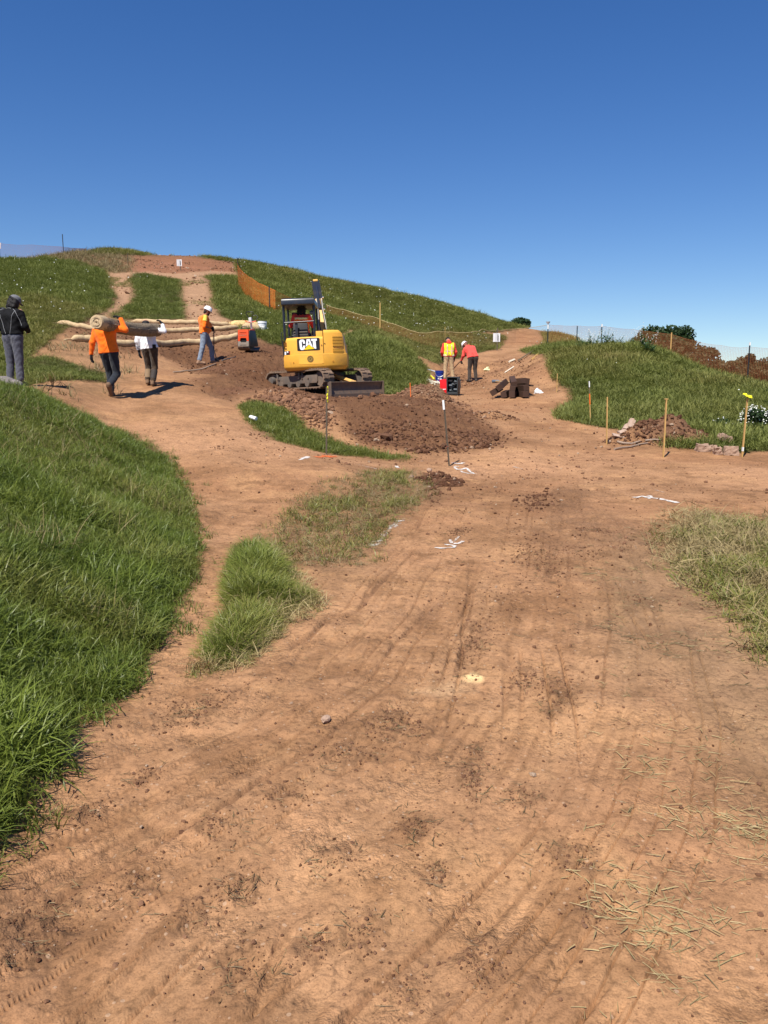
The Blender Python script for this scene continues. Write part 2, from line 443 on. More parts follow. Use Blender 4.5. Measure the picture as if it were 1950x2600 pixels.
ZN['sawdust_thin'] = Zone([(1030, 1742), (1110, 1735), (1185, 1722), (1180, 1745), (1100, 1758), (1030, 1756)], soft=.02, rag=.03, freq=3)

# crumbly, darker spots of churned soil on the trail: (x, y, radius along, radius across, turn, strength)
SPOTS = []
def spot(u, v, u2, v2, wid, k=1.0):
    a = cast(u, v); b = cast(u2, v2)
    SPOTS.append(((a.x + b.x) / 2, (a.y + b.y) / 2, max((b - a).length / 2, wid) + wid * .4, wid, math.atan2(b.y - a.y, b.x - a.x), k))
for s_ in ((380, 1850, 620, 1740, .10), (440, 1830, 520, 1775, .13), (880, 1916, 880, 1916, .10), (440, 2344, 640, 2230, .085), (560, 2290, 620, 2250, .07), (590, 2458, 600, 2440, .07), (842, 2187, 855, 2175, .08), (930, 2338, 900, 2400, .08),
           (1207, 2432, 1215, 2420, .06), (1245, 2495, 1235, 2480, .05), (1447, 2193, 1440, 2180, .09), (1195, 2080, 1205, 1880, .035), (1190, 2010, 1196, 1950, .05), (1056, 2117, 1060, 2090, .07), (338, 2256, 330, 2240, .08), (60, 2330, 150, 2300, .12), (20, 2420, 120, 2370, .11),
           (1170, 1690, 1230, 1560, .10), (960, 1880, 1010, 1800, .10), (1390, 1460, 1340, 1380, .16), (1480, 1350, 1530, 1345, .10), (1180, 1345, 1150, 1362, .07), (1400, 1830, 1440, 1700, .10), (1330, 2050, 1340, 2000, .08), (700, 2040, 760, 2000, .09), (520, 2120, 580, 2080, .08),
           (1320, 1750, 1335, 1700, .09), (1100, 2240, 1110, 2215, .06), (1500, 2330, 1520, 2310, .07), (210, 2080, 240, 2060, .07), (360, 1980, 380, 1965, .06), (1010, 2520, 1040, 2500, .06), (780, 2420, 800, 2400, .06)):
    spot(*s_)
def spot_mask(x, y, edge=1.0):
    out = np.zeros(x.shape, np.float32)
    for sx, sy, ra, rb, rot, k in SPOTS:
        sel = (np.abs(x - sx) < ra * 1.7 + .1) & (np.abs(y - sy) < ra * 1.7 + .1)
        if not sel.any(): continue
        c, sn = math.cos(rot), math.sin(rot); dx = x[sel] - sx; dy = y[sel] - sy
        q = np.sqrt(((dx * c + dy * sn) / ra) ** 2 + ((-dx * sn + dy * c) / rb) ** 2) + .75 * fbm(x[sel] * 9, y[sel] * 9, 4, 141, .6)
        out[sel] = np.maximum(out[sel], sstep(1.15, .55, q) * k)
    return out

def zmask(name, x, y, seed=5):
    return ZN[name].mask(x, y, seed)
# ------------------------------------------------------------------ materials
class NT:
    def __init__(self, name):
        self.m = bpy.data.materials.new(name); self.m.use_nodes = True
        self.t = self.m.node_tree; self.t.nodes.clear()
        self.out = self.n('ShaderNodeOutputMaterial')
    def n(self, typ, **kw):
        nd = self.t.nodes.new(typ)
        for k, v in kw.items():
            if k in nd.bl_rna.properties: setattr(nd, k, v)
            else: nd.inputs[k].default_value = v
        return nd
    def l(self, a, b):
        self.t.links.new(a, b)
    def setin(self, nd, key, val):
        if hasattr(val, 'is_output') or isinstance(val, bpy.types.NodeSocket): self.l(val, nd.inputs[key])
        else: nd.inputs[key].default_value = val
    def math(self, op, a, b=0.0, c=None, clamp=False):
        nd = self.n('ShaderNodeMath', operation=op); nd.use_clamp = clamp
        self.setin(nd, 0, a); self.setin(nd, 1, b)
        if c is not None: self.setin(nd, 2, c)
        return nd.outputs[0]
    def mix(self, f, a, b, blend='MIX'):
        nd = self.n('ShaderNodeMix', data_type='RGBA', blend_type=blend)
        self.setin(nd, 0, f)
        for i, v in ((6, a), (7, b)):
            if isinstance(v, bpy.types.NodeSocket): self.l(v, nd.inputs[i])
            else: nd.inputs[i].default_value = (*v, 1) if len(v) == 3 else v
        return nd.outputs[2]
    def ramp(self, f, stops):
        nd = self.n('ShaderNodeValToRGB')
        el = nd.color_ramp.elements
        while len(el) < len(stops): el.new(0.5)
        for e, (p, c) in zip(el, stops):
            e.position = p; e.color = (*c, 1) if hasattr(c, '__len__') else (c, c, c, 1)
        self.l(f, nd.inputs[0]); return nd.outputs[0]
    def coord(self, which='Object'):
        return self.n('ShaderNodeTexCoord').outputs[which]
    def noise(self, scale, detail=4, rough=0.55, vec=None, dist=0.0):
        nd = self.n('ShaderNodeTexNoise'); nd.inputs['Scale'].default_value = scale
        nd.inputs['Detail'].default_value = detail; nd.inputs['Roughness'].default_value = rough
        nd.inputs['Distortion'].default_value = dist
        if vec is not None: self.l(vec, nd.inputs['Vector'])
        return nd.outputs[0]
    def bump(self, h, strength=0.3, dist=0.02, normal=None):
        nd = self.n('ShaderNodeBump'); nd.inputs['Strength'].default_value = strength; nd.inputs['Distance'].default_value = dist
        self.l(h, nd.inputs['Height'])
        if normal is not None: self.l(normal, nd.inputs['Normal'])
        return nd.outputs[0]
    def bsdf(self, color, rough=0.8, metal=0.0, normal=None, spec=0.3, **kw):
        nd = self.n('ShaderNodeBsdfPrincipled')
        if isinstance(color, bpy.types.NodeSocket): self.l(color, nd.inputs['Base Color'])
        else: nd.inputs['Base Color'].default_value = (*color, 1)
        self.setin(nd, 'Roughness', rough); self.setin(nd, 'Metallic', metal)
        nd.inputs['Specular IOR Level'].default_value = spec
        if normal is not None: self.l(normal, nd.inputs['Normal'])
        for k, v in kw.items(): self.setin(nd, k, v)
        self.l(nd.outputs[0], self.out.inputs[0]); return nd

def M_plain(name, col, rough=0.7, metal=0.0, var=0.18, scale=6.0, bump=0.0, bscale=40.0, spec=0.3, dirt=None, dirt_amt=0.5):
    t = NT(name); co = t.coord()
    n1 = t.noise(scale, 4, 0.6, co)
    c = t.mix(n1, tuple(x * (1 - var) for x in col), tuple(min(1, x * (1 + var)) for x in col))
    if dirt is not None:
        n2 = t.noise(scale * 1.7, 6, 0.65, co)
        f = t.ramp(n2, [(0.5 - 0.25 * dirt_amt, 0.0), (0.72 - 0.2 * dirt_amt, 1.0)])
        f = t.math('MULTIPLY', f, min(1.0, dirt_amt * 1.3))
        c = t.mix(f, c, dirt)
    nr = None
    if bump > 0: nr = t.bump(t.noise(bscale, 4, 0.6, co), bump, 0.02)
    t.bsdf(c, rough, metal, nr, spec)
    return t.m

def ground_material():
    t = NT('soil')
    pos = t.n('ShaderNodeNewGeometry').outputs['Position']
    col = t.n('ShaderNodeAttribute', attribute_name='soil_colour').outputs['Color']
    fin = t.n('ShaderNodeAttribute', attribute_name='loose').outputs['Fac']
    a = t.noise(5.0, 8, 0.62, pos)
    b = t.noise(34.0, 4, 0.58, pos)
    c = t.noise(170.0, 4, 0.7, pos)
    f = t.ramp(a, [(0.3, 0.78), (0.55, 1.0), (0.75, 1.14)])
    col = t.mix(1.0, col, f, 'MULTIPLY')
    f = t.ramp(b, [(0.33, 0.66), (0.46, 0.98), (0.7, 1.12)])
    col = t.mix(1.0, col, f, 'MULTIPLY')
    f = t.ramp(c, [(0.34, 0.70), (0.48, 1.0), (0.68, 1.16)])
    col = t.mix(1.0, col, f, 'MULTIPLY')
    # pale grit
    vo = t.n('ShaderNodeTexVoronoi'); vo.inputs['Scale'].default_value = 42.0; vo.inputs['Randomness'].default_value = 1.0
    t.l(pos, vo.inputs['Vector'])
    sep = t.n('ShaderNodeSeparateColor'); t.l(vo.outputs['Color'], sep.inputs[0])
    pick = t.math('GREATER_THAN', sep.outputs[0], 0.80)
    near = t.math('LESS_THAN', vo.outputs['Distance'], t.math('MULTIPLY_ADD', sep.outputs[1], 0.22, 0.08))
    grit = t.math('MULTIPLY', pick, near)
    col = t.mix(t.math('MULTIPLY', grit, 0.38), col, (0.50, 0.36, 0.25))
    # fine drying cracks, only in patches
    vc = t.n('ShaderNodeTexVoronoi', feature='DISTANCE_TO_EDGE'); vc.inputs['Scale'].default_value = 9.0
    wv = t.n('ShaderNodeVectorMath', operation='ADD'); t.l(pos, wv.inputs[0])
    nzv = t.n('ShaderNodeTexNoise'); nzv.inputs['Scale'].default_value = 6.0; nzv.inputs['Detail'].default_value = 4; t.l(pos, nzv.inputs['Vector'])
    sc = t.n('ShaderNodeVectorMath', operation='SCALE'); t.l(nzv.outputs['Color'], sc.inputs[0]); sc.inputs['Scale'].default_value = 0.22
    t.l(sc.outputs[0], wv.inputs[1]); t.l(wv.outputs[0], vc.inputs['Vector'])
    crack = t.math('LESS_THAN', vc.outputs['Distance'], 0.022)
    pm = t.ramp(t.noise(0.9, 3, 0.5, pos), [(0.5, 0.0), (0.6, 1.0)])
    crack = t.math('MULTIPLY', crack, pm)
    crack = t.math('MULTIPLY', crack, t.math('SUBTRACT', 1.0, fin, clamp=True))
    col = t.mix(t.math('MULTIPLY', crack, 0.45), col, (0.13, 0.07, 0.04))
    vg = t.n('ShaderNodeTexVoronoi'); vg.inputs['Scale'].default_value = 62.0; t.l(pos, vg.inputs['Vector'])
    vg2 = t.n('ShaderNodeTexVoronoi'); vg2.inputs['Scale'].default_value = 150.0; t.l(pos, vg2.inputs['Vector'])
    crm = t.ramp(t.noise(2.6, 6, 0.65, pos), [(0.50, 0.0), (0.66, 0.8)])
    crm = t.math('MAXIMUM', crm, fin)
    gran = t.math('ADD', t.math('MULTIPLY', vg.outputs['Distance'], -0.9), t.math('MULTIPLY', vg2.outputs['Distance'], -0.45))
    sepc = t.n('ShaderNodeSeparateColor'); t.l(vg.outputs['Color'], sepc.inputs[0])
    col = t.mix(t.math('MULTIPLY', crm, .8), col, t.mix(1.0, col, t.ramp(sepc.outputs[0], [(0.0, .72), (.55, .97), (1.0, 1.2)]), 'MULTIPLY'))
    h = t.math('ADD', t.math('MULTIPLY', b, 0.40), t.math('MULTIPLY', c, 0.06))
    h = t.math('ADD', h, t.math('MULTIPLY', crm, gran))
    h = t.math('ADD', h, t.math('MULTIPLY', a, 0.8))
    h = t.math('SUBTRACT', h, t.math('MULTIPLY', crack, 0.25))
    h = t.math('ADD', h, t.math('MULTIPLY', grit, 0.15))
    nr = t.bump(h, t_strength, 0.035)
    t.bsdf(col, 0.95, 0.0, nr, 0.12)
    return t.m
t_strength = 0.5

# ------------------------------------------------------------------ the ground sheet
_thd = np.linspace(-0.54, 0.54, 750)
_thl = np.concatenate([np.linspace(-math.pi, -1.0, 26)[:-1], np.linspace(-1.0, -0.54, 40)[:-1]])
TH = np.concatenate([_thl, _thd, -_thl[::-1]])[:-1]
RR = np.concatenate([np.exp(np.linspace(math.log(0.35), math.log(1.3), 14))[:-1],
                     np.exp(np.linspace(math.log(1.3), math.log(16), 540))[:-1],
                     np.exp(np.linspace(math.log(16), math.log(100), 240))[:-1],
                     np.exp(np.linspace(math.log(100), math.log(5000), 26))])
gth, grr = np.meshgrid(TH, RR)           # rows: r, columns: theta
GX = (grr * np.sin(gth)).ravel(); GY = (grr * np.cos(gth)).ravel()
GR = grr.ravel()
GZ0 = height(GX, GY)

ZM = {k: ZN[k].mask(GX, GY) for k in ZN}
near = sstep(70, 20, GR)
lush = np.zeros(len(GX), np.float32)
for k in ('bank', 'wedge', 'berm', 'hill_left', 'hill_mid', 'hill_right', 'shoulder', 'mound', 'green_hump', 'valley', 'knoll', 'top_grass', 'top_grass_right'):
    lush = np.maximum(lush, ZM[k])
thin = np.maximum(np.maximum(ZM['weeds'] * .8, ZM['litter'] * .8), np.maximum(ZM['right_patch'], ZM['summit_dry'] * .6))
for hx, hy, rx, ry, h, rot in HEAPS[:2]:
    lush = lush * sstep(.9, 1.15, np.sqrt(((GX - hx) / rx) ** 2 + ((GY - hy) / ry) ** 2))
# far hills beyond the traced ground are grassy too
lush = np.maximum(lush, sstep(66, 74, GR) * 0.9)
lush = np.maximum(lush, sstep(0.56, 0.62, np.abs(gth.ravel())) * np.where(gth.ravel() < 0, sstep(2.5, 5.0, GR), sstep(13.0, 16.0, GR)) * 0.85)
loose = np.clip(ZM['fresh'] + ZM['rubble'] + .7 * ZM['sod'] + .6 * ZM['clods'] + .5 * ZM['clods_low'] + .6 * ZM['terrace'] + .5 * ZM['cut_bank'] + .5 * ZM['summit'] + .5 * ZM['corner'] + .6 * ZM['dig'], 0, 1)
for hx, hy, rx, ry, h, rot in HEAPS[:3]:
    c_, s_ = math.cos(rot), math.sin(rot)
    q = np.sqrt((((GX - hx) * c_ + (GY - hy) * s_) / rx) ** 2 + ((-(GX - hx) * s_ + (GY - hy) * c_) / ry) ** 2)
    loose = np.maximum(loose, sstep(1.15, .8, q))

# --- relief
packed = (1 - loose) * (1 - lush * .6)
qa = GX - 0.135 * GY                                   # tracks running up the middle of the trail
qb = (GX - GY * 0.95) * 0.72                           # tracks sweeping in from the lower left corner
la = (GX + GY) * 0.72
def lateral(pix):
    """signed distance to, and distance along, a wheel line on the trail"""
    w = [cast(u, v) for u, v in pix]; best = np.full(len(GX), 99.0); sd = np.zeros(len(GX)); al = np.zeros(len(GX)); acc = 0
    selm = (GR < 17) & (np.abs(gth.ravel()) < .6); X = GX[selm]; Y = GY[selm]; b_ = best[selm]; s_ = sd[selm]; a_ = al[selm]
    for i in range(len(w) - 1):
        ex, ey = w[i + 1].x - w[i].x, w[i + 1].y - w[i].y; L = math.hypot(ex, ey)
        t = ((X - w[i].x) * ex + (Y - w[i].y) * ey) / L / L
        tc = np.clip(t, -9 if i == 0 else 0, 9 if i == len(w) - 2 else 1)
        dd = np.hypot(X - w[i].x - tc * ex, Y - w[i].y - tc * ey); cr_ = (ex * (Y - w[i].y) - ey * (X - w[i].x)) / L
        m = dd < b_; b_ = np.where(m, dd, b_); s_ = np.where(m, np.sign(cr_) * dd, s_); a_ = np.where(m, acc + tc * L, a_); acc += L
    sd[selm] = s_; al[selm] = a_
    sd[~selm] = 50
    return sd, al
qt, lt = lateral([(-150, 2520), (250, 2270), (560, 2090), (850, 1900), (1040, 1720), (1150, 1560), (1230, 1380), (1280, 1250), (1320, 1150)])
mt = sstep(1.5, 1.15, np.abs(qt + .2)) * sstep(15, 11, GR) * packed
fine_t = fbm(qt * 13, lt * .30, 3, 46); fine_t2 = fbm(qt * 34 + .5 * fbm(GX * 2, GY * 2, 2, 4), lt * .55, 2, 47)
mt = mt * sstep(-.45, .25, fbm(qt * 1.2 + 3, lt * .35, 3, 48))
tread = (np.sin(lt * 2 * math.pi / .095 + 1.2 * fbm(GX * 1.5, GY * 1.5, 2, 6)) * .5 + .5) * sstep(.0, .3, fbm(qt * 2.1 + 5, lt * .22, 3, 49)) * sstep(1.7, 1.3, np.abs(qt)) * sstep(15, 9, GR)
SPM = spot_mask(GX, GY)
fl_m = sstep(-.45, .15, fbm(qt * 1.7 + 1, lt * .5, 3, 143)) * sstep(1.9, 1.5, np.abs(qt)) * sstep(14, 8, GR)
fine_l = sstep(.085, .015, np.abs(fbm(qt * 11 + .25 * fbm(GX * 1.5, GY * 1.5, 2, 145), lt * .13, 2, 144))) * fl_m
ma = sstep(-.05, .5, fbm(qa * 1.3 + 4, GY * .25, 3, 31)) * sstep(-1.6, -.6, qa) * sstep(14, 9, GR)
mb = sstep(-.15, .4, fbm(qb * 1.1, la * .3 + 3, 3, 35)) * sstep(-4.6, -3.6, qb) * sstep(.3, -.9, qb) * sstep(5.2, 3.2, GR)
ga = np.abs(fbm(qa * 9 + .3 * fbm(GX, GY, 2, 9), GY * .22, 2, 33)); gb = np.abs(fbm(qb * 9 + .3 * fbm(GX, GY, 2, 10), la * .25, 2, 37))
groove = (ma * sstep(.16, .02, ga) + mb * sstep(.18, .02, gb)) * sstep(-.15, .35, fbm(GX * 2.1 + 7, GY * 1.2, 3, 44))
ribs = (np.sin(GY * 2 * math.pi / .11 + 2 * fbm(GX * 2, GY * 2, 2, 3)) * .5 + .5) * sstep(.2, .45, fbm(qa * 2.2 + 9, GY * .5, 3, 41)) * sstep(16, 11, GR) * sstep(3.2, 4.5, GR)
rough_m = sstep(.0, .5, fbm(GX * .9, GY * .9, 4, 51)) * packed        # patches of crumbly surface
rel = 0.05 * fbm(GX * .45, GY * .45, 3, 61) * sstep(1.5, 6, GR)
rel = rel + packed * near * (0.014 * fbm(GX * 3.1, GY * 3.1, 4, 62) + 0.008 * fbm(GX * 11, GY * 11, 3, 63))
rel = rel + rough_m * near * 0.016 * np.maximum(fbm(GX * 17, GY * 17, 3, 64), -.1)
rel = rel + mt * (.010 * fine_t + .005 * fine_t2) - tread * packed * .004 - fine_l * packed * .013 + SPM * (.014 * fbm(GX * 30, GY * 30, 3, 142) + .004)
rel = rel - groove * .016 * near - ribs * .008 * near * packed
bl = 1 - np.abs(fbm(GX * 5.2, GY * 5.2, 4, 66, .6))
rel = rel + loose * (0.075 * fbm(GX * 2.6, GY * 2.6, 4, 65, .6) + 0.05 * (bl ** 2 - .6))
rel = rel + ZM['rubble'] * .07 * fbm(GX * 4.3, GY * 4.3, 3, 67)
rel = rel + lush * 0.05 * fbm(GX * 1.6, GY * 1.6, 3, 68)
ruts = sstep(-.2, .5, fbm(GX * .5, GY * .5, 3, 69)) * ZM['cut_bank']
rel = rel - ruts * 0.10 * np.abs(fbm((GX - .3 * GY) * 2.5, (GY + GX * .3) * .8, 3, 70))
big = sstep(18, 40, GR)
rel = rel + lush * big * .16 * fbm(GX * .35, GY * .35, 4, 72)
# the trails worn into the hill
GZ = GZ0 + rel * sstep(90, 60, GR)
keep_flat = sstep(1.0, 1.35, GR)

# --- soil colour
def lin(r, g, b):
    f = lambda c: ((c / 255 + .055) / 1.055) ** 2.4 if c / 255 > .04045 else c / 255 / 12.92
    return np.array([f(r), f(g), f(b)], np.float32)
N = len(GX)
C = np.empty((N, 3), np.float32)
tan_ = np.array([.362, .196, .099], np.float32); red_ = np.array([.290, .143, .068], np.float32); brown_ = np.array([.205, .104, .048], np.float32)
C[:] = tan_
def blend(m, c):
    m = np.clip(m, 0, 1)[:, None]
    C[:] = C * (1 - m) + np.asarray(c, np.float32) * m
blend(.75 * sstep(-.25, .55, fbm(GX * .55 + 3, GY * .55, 4, 81)), red_)
blend(.55 * sstep(.05, .6, fbm(GX * .8, GY * .8 + 5, 5, 82)), brown_)
blend(.6 * sstep(.1, .5, fbm(GX * 1.7 + 8, GY * 1.7, 4, 83)), np.array([.43, .235, .112]))
blend(.6 * sstep(.1, .45, fbm(GX * 3.3 + 1, GY * 3.3, 5, 90, .62)) * sstep(20, 12, GR), brown_ * .95)
blend(.5 * sstep(.15, .5, fbm(GX * 6.5 + 1, GY * 6.5, 4, 91, .6)) * sstep(12, 7, GR), np.array([.42, .232, .112]))
blend(.55 * rough_m, brown_)
blend(.35 * groove, brown_)
fine_m = sstep(-.3, .4, fbm(GX * 1.9 + 2, GY * 1.9, 4, 57))
blend(.48 * mt * fine_m * sstep(.05, .5, fine_t), brown_ * 1.1); blend(.25 * mt * sstep(-.05, -.45, fine_t), np.array([.43, .245, .125])); blend(.6 * mt * fine_m * sstep(.05, .45, fine_t2), brown_)
blend(.15 * tread * packed, brown_); blend(.6 * fine_l * packed, np.array([.165, .085, .045]))
blend(.5 * np.clip(ma + mb, 0, 1) * sstep(.0, .5, fbm(qa * 4, GY * .5, 3, 84)), brown_ * 1.1)
blend(.65 * sstep(11.5, 13.5, GR) * sstep(17, 14, GR) * (1 - loose) * sstep(-.3, .4, fbm(GX * .5, GY * .5, 3, 85)), np.array([.43, .235, .125]))
dark_ = np.array([.126, .058, .029], np.float32)
fr = np.clip(ZM['fresh'] + .85 * ZM['terrace'], 0, 1)
blend(fr * (.82 + .18 * fbm(GX * .8, GY * .8, 3, 86)), dark_)
blend(fr * .6 * sstep(.15, .55, fbm(GX * .6 + 2, GY * .6, 4, 87)), np.array([.175, .082, .046]))
blend(ZM['rubble'] * .85, np.array([.27, .135, .07]))
blend(ZM['sod'] * .75, np.array([.12, .075, .042])); blend(ZM['clods'] * .6, np.array([.16, .085, .045])); blend(ZM['clods_low'] * .5, np.array([.17, .09, .05]))
blend(ZM['corner'] * .6, np.array([.16, .09, .05]))
blend(ZM['cut_bank'] * .75, np.array([.34, .19, .095])); blend(ZM['cut_bank'] * .6 * sstep(-.1, .4, fbm(GX * 1.5, GY * 1.5, 4, 88)), np.array([.20, .115, .055]))
blend(ZM['summit'] * .9, np.array([.235, .105, .055])); blend(ZM['summit'] * .5 * sstep(.0, .5, fbm(GX * .5, GY * .5, 4, 89)), np.array([.33, .15, .085]))
hill_trail = sstep(28, 34, GR) * (GX < 0) * (1 - lush) * (1 - ZM['summit'])
blend(hill_trail * .8, np.array([.36, .215, .125]))
for hx, hy, rx, ry, h, rot in HEAPS[:1]:
    q = np.sqrt(((GX - hx) / rx) ** 2 + ((GY - hy) / ry) ** 2)
    blend(sstep(1.2, .8, q) * .8, np.array([.20, .12, .072]))
hx, hy, rx, ry, h, rot = HEAPS[1]
blend(sstep(1.2, .8, np.sqrt(((GX - hx) / rx) ** 2 + ((GY - hy) / ry) ** 2)) * .85, np.array([.17, .088, .05]))
blend(ZM['dig'] * .6 * sstep(-.3, .4, fbm(GX * 1.1, GY * 1.1, 4, 146)), np.array([.175, .085, .045]))
blend(.32 * SPM, np.array([.165, .085, .042])); blend(.42 * SPM * sstep(.0, .4, fbm(GX * 17, GY * 17, 4, 147, .6)), np.array([.10, .055, .03]))
blend(ZM['sawdust'] * .95, np.array([.68, .46, .22])); blend(ZM['sawdust_thin'] * .5, np.array([.52, .33, .18]))
blend(ZM['weeds'] * (.55 + .3 * fbm(GX * 2, GY * 2, 3, 109)), np.array([.165, .098, .048])); blend(ZM['litter'] * .45, np.array([.22, .15, .085])); blend(ZM['right_patch'] * .6, np.array([.13, .10, .05]))
blend(np.clip(lush * 1.2, 0, 1) * .95, np.array([.05, .046, .018]))
blend(ZM['summit_dry'] * .75, np.array([.16, .11, .05]))
far = sstep(60, 75, GR)
blend(far * .8, np.array([.055, .07, .022]))
C = np.clip(C, .008, .9)

def make_ground():
    nr, nt = len(RR), len(TH)
    co = np.stack([GX, GY, GZ], 1).astype(np.float32)
    i, j = np.meshgrid(np.arange(nr - 1), np.arange(nt), indexing='ij')
    j2 = (j + 1) % nt
    q = np.stack([i * nt + j, i * nt + j2, (i + 1) * nt + j2, (i + 1) * nt + j], -1).reshape(-1, 4)[:, ::-1]
    ctr = len(co)
    co = np.concatenate([co, np.array([[0, 0, float(GZ[:nt].mean())]], np.float32)])
    tri = np.stack([np.full(nt, ctr), (np.arange(nt) + 1) % nt, np.arange(nt)], 1)
    me = bpy.data.meshes.new('ground')
    nv = len(co); nf = len(q) + len(tri)
    me.vertices.add(nv); me.vertices.foreach_set('co', co.ravel())
    loops = np.concatenate([q.ravel(), tri.ravel()]).astype(np.int32)
    me.loops.add(len(loops)); me.loops.foreach_set('vertex_index', loops)
    starts = np.concatenate([np.arange(len(q)) * 4, len(q) * 4 + np.arange(len(tri)) * 3]).astype(np.int32)
    me.polygons.add(nf); me.polygons.foreach_set('loop_start', starts)
    me.update(calc_edges=True)
    me.polygons.foreach_set('use_smooth', np.ones(nf, bool))
    a = me.attributes.new('soil_colour', 'FLOAT_COLOR', 'POINT')
    cc = np.ones((nv, 4), np.float32); cc[:-1, :3] = C; cc[-1, :3] = C[:nt].mean(0)
    a.data.foreach_set('color', cc.ravel())
    a = me.attributes.new('loose', 'FLOAT', 'POINT')
    a.data.foreach_set('value', np.concatenate([loose, [0]]).astype(np.float32))
    me.validate()
    o = link_mesh('ground', me, ground_material())
    o['kind'] = 'structure'
    return o
GROUND = make_ground()

# exact height of the finished ground, for standing things on it
_lRR = np.log(RR); _GZg = GZ.reshape(len(RR), len(TH))
def gz(x, y):
    x = np.atleast_1d(np.asarray(x, float)); y = np.atleast_1d(np.asarray(y, float))
    th = np.arctan2(x, y); lr = np.log(np.maximum(np.hypot(x, y), RR[0]))
    j = np.clip(np.searchsorted(TH, th) - 1, 0, len(TH) - 2); i = np.clip(np.searchsorted(_lRR, lr) - 1, 0, len(RR) - 2)
    ft = np.clip((th - TH[j]) / (TH[j + 1] - TH[j]), 0, 1); fr_ = np.clip((lr - _lRR[i]) / (_lRR[i + 1] - _lRR[i]), 0, 1)
    return (_GZg[i, j] * (1 - ft) + _GZg[i, j + 1] * ft) * (1 - fr_) + (_GZg[i + 1, j] * (1 - ft) + _GZg[i + 1, j + 1] * ft) * fr_
def gz1(x, y): return float(gz(x, y)[0])
def on_ground(x, y, dz=0.0): return Vector((x, y, gz1(x, y) + dz))
def stand(u, v, D, dz=0.0):
    """point of the ground under photo pixel (u, v) at depth D"""
    p = at(u, v, D); return on_ground(p.x, p.y, dz)
# ------------------------------------------------------------------ grass, litter and clods (uncountable cover)
def blade_mesh(name, n, h, spread, width, lean, seed, segs=4, curl=0.6, flat=0.0):
    rr = random.Random(seed); vs = []; fs = []; tip = []; rnd = []
    for b in range(n):
        rv = rr.random(); rnd += [rv] * (segs * 2 + 1)
        a = rr.uniform(0, 6.283); rad = spread * math.sqrt(rr.random())
        bx, by = rad * math.cos(a), rad * math.sin(a)
        d = rr.uniform(0, 6.283); L = h * rr.uniform(.5, 1.15); w = width * rr.uniform(.6, 1.2)
        ln = lean * rr.uniform(.3, 1.4); cu = curl * rr.uniform(.2, 1.5)
        px, py, pz = bx, by, 0.0
        ang = ln + flat; wx, wy = -math.sin(d), math.cos(d)
        tw = rr.uniform(-.7, .7)
        wx, wy = wx * math.cos(tw) - wy * math.sin(tw), wx * math.sin(tw) + wy * math.cos(tw)
        base = len(vs); step = L / segs
        for s in range(segs + 1):
            t = s / segs; ww = w * (1 - t ** 1.6) * .5 + w * .04
            if s == segs:
                vs.append((px, py, pz)); tip.append(t)
            else:
                vs.append((px - wx * ww, py - wy * ww, pz)); vs.append((px + wx * ww, py + wy * ww, pz)); tip += [t, t]
            px += math.cos(d) * math.sin(ang) * step; py += math.sin(d) * math.sin(ang) * step; pz += math.cos(ang) * step
            ang += cu / segs * 1.6
        for s in range(segs - 1):
            fs.append((base + 2 * s, base + 2 * s + 1, base + 2 * s + 3, base + 2 * s + 2))
        fs.append((base + 2 * (segs - 1), base + 2 * (segs - 1) + 1, base + 2 * segs))
    me = bpy.data.meshes.new(name); me.from_pydata(vs, [], fs); me.update()
    me.attributes.new('tip', 'FLOAT', 'POINT').data.foreach_set('value', np.array(tip, np.float32))
    me.attributes.new('rnd', 'FLOAT', 'POINT').data.foreach_set('value', np.array(rnd, np.float32))
    me.polygons.foreach_set('use_smooth', [True] * len(fs))
    return me

def grass_material(name, lo, hi, dry, gloss=0.45, trans=0.35):
    t = NT(name)
    tip = t.n('ShaderNodeAttribute', attribute_name='tip').outputs['Fac']
    tint = t.n('ShaderNodeAttribute', attribute_name='tint', attribute_type='INSTANCER').outputs['Fac']
    dr = t.n('ShaderNodeAttribute', attribute_name='dry', attribute_type='INSTANCER').outputs['Fac']
    rnd = t.n('ShaderNodeAttribute', attribute_name='rnd').outputs['Fac']
    tint = t.math('ADD', tint, t.math('MULTIPLY_ADD', rnd, .7, -.35), clamp=True)
    c = t.mix(tint, lo, hi)
    c = t.mix(t.math('MULTIPLY', tip, .35), c, tuple(min(1, x * 1.6 + .01) for x in hi))
    c = t.mix(dr, c, dry)
    d = t.n('ShaderNodeBsdfPrincipled'); t.l(c, d.inputs['Base Color']); d.inputs['Roughness'].default_value = gloss
    d.inputs['Specular IOR Level'].default_value = 0.35
    tr = t.n('ShaderNodeBsdfTranslucent'); t.l(t.mix(.5, c, (.12, .16, .02)), tr.inputs['Color'])
    mx = t.n('ShaderNodeMixShader'); mx.inputs[0].default_value = trans
    t.l(d.outputs[0], mx.inputs[1]); t.l(tr.outputs[0], mx.inputs[2]); t.l(mx.outputs[0], t.out.inputs[0])
    return t.m

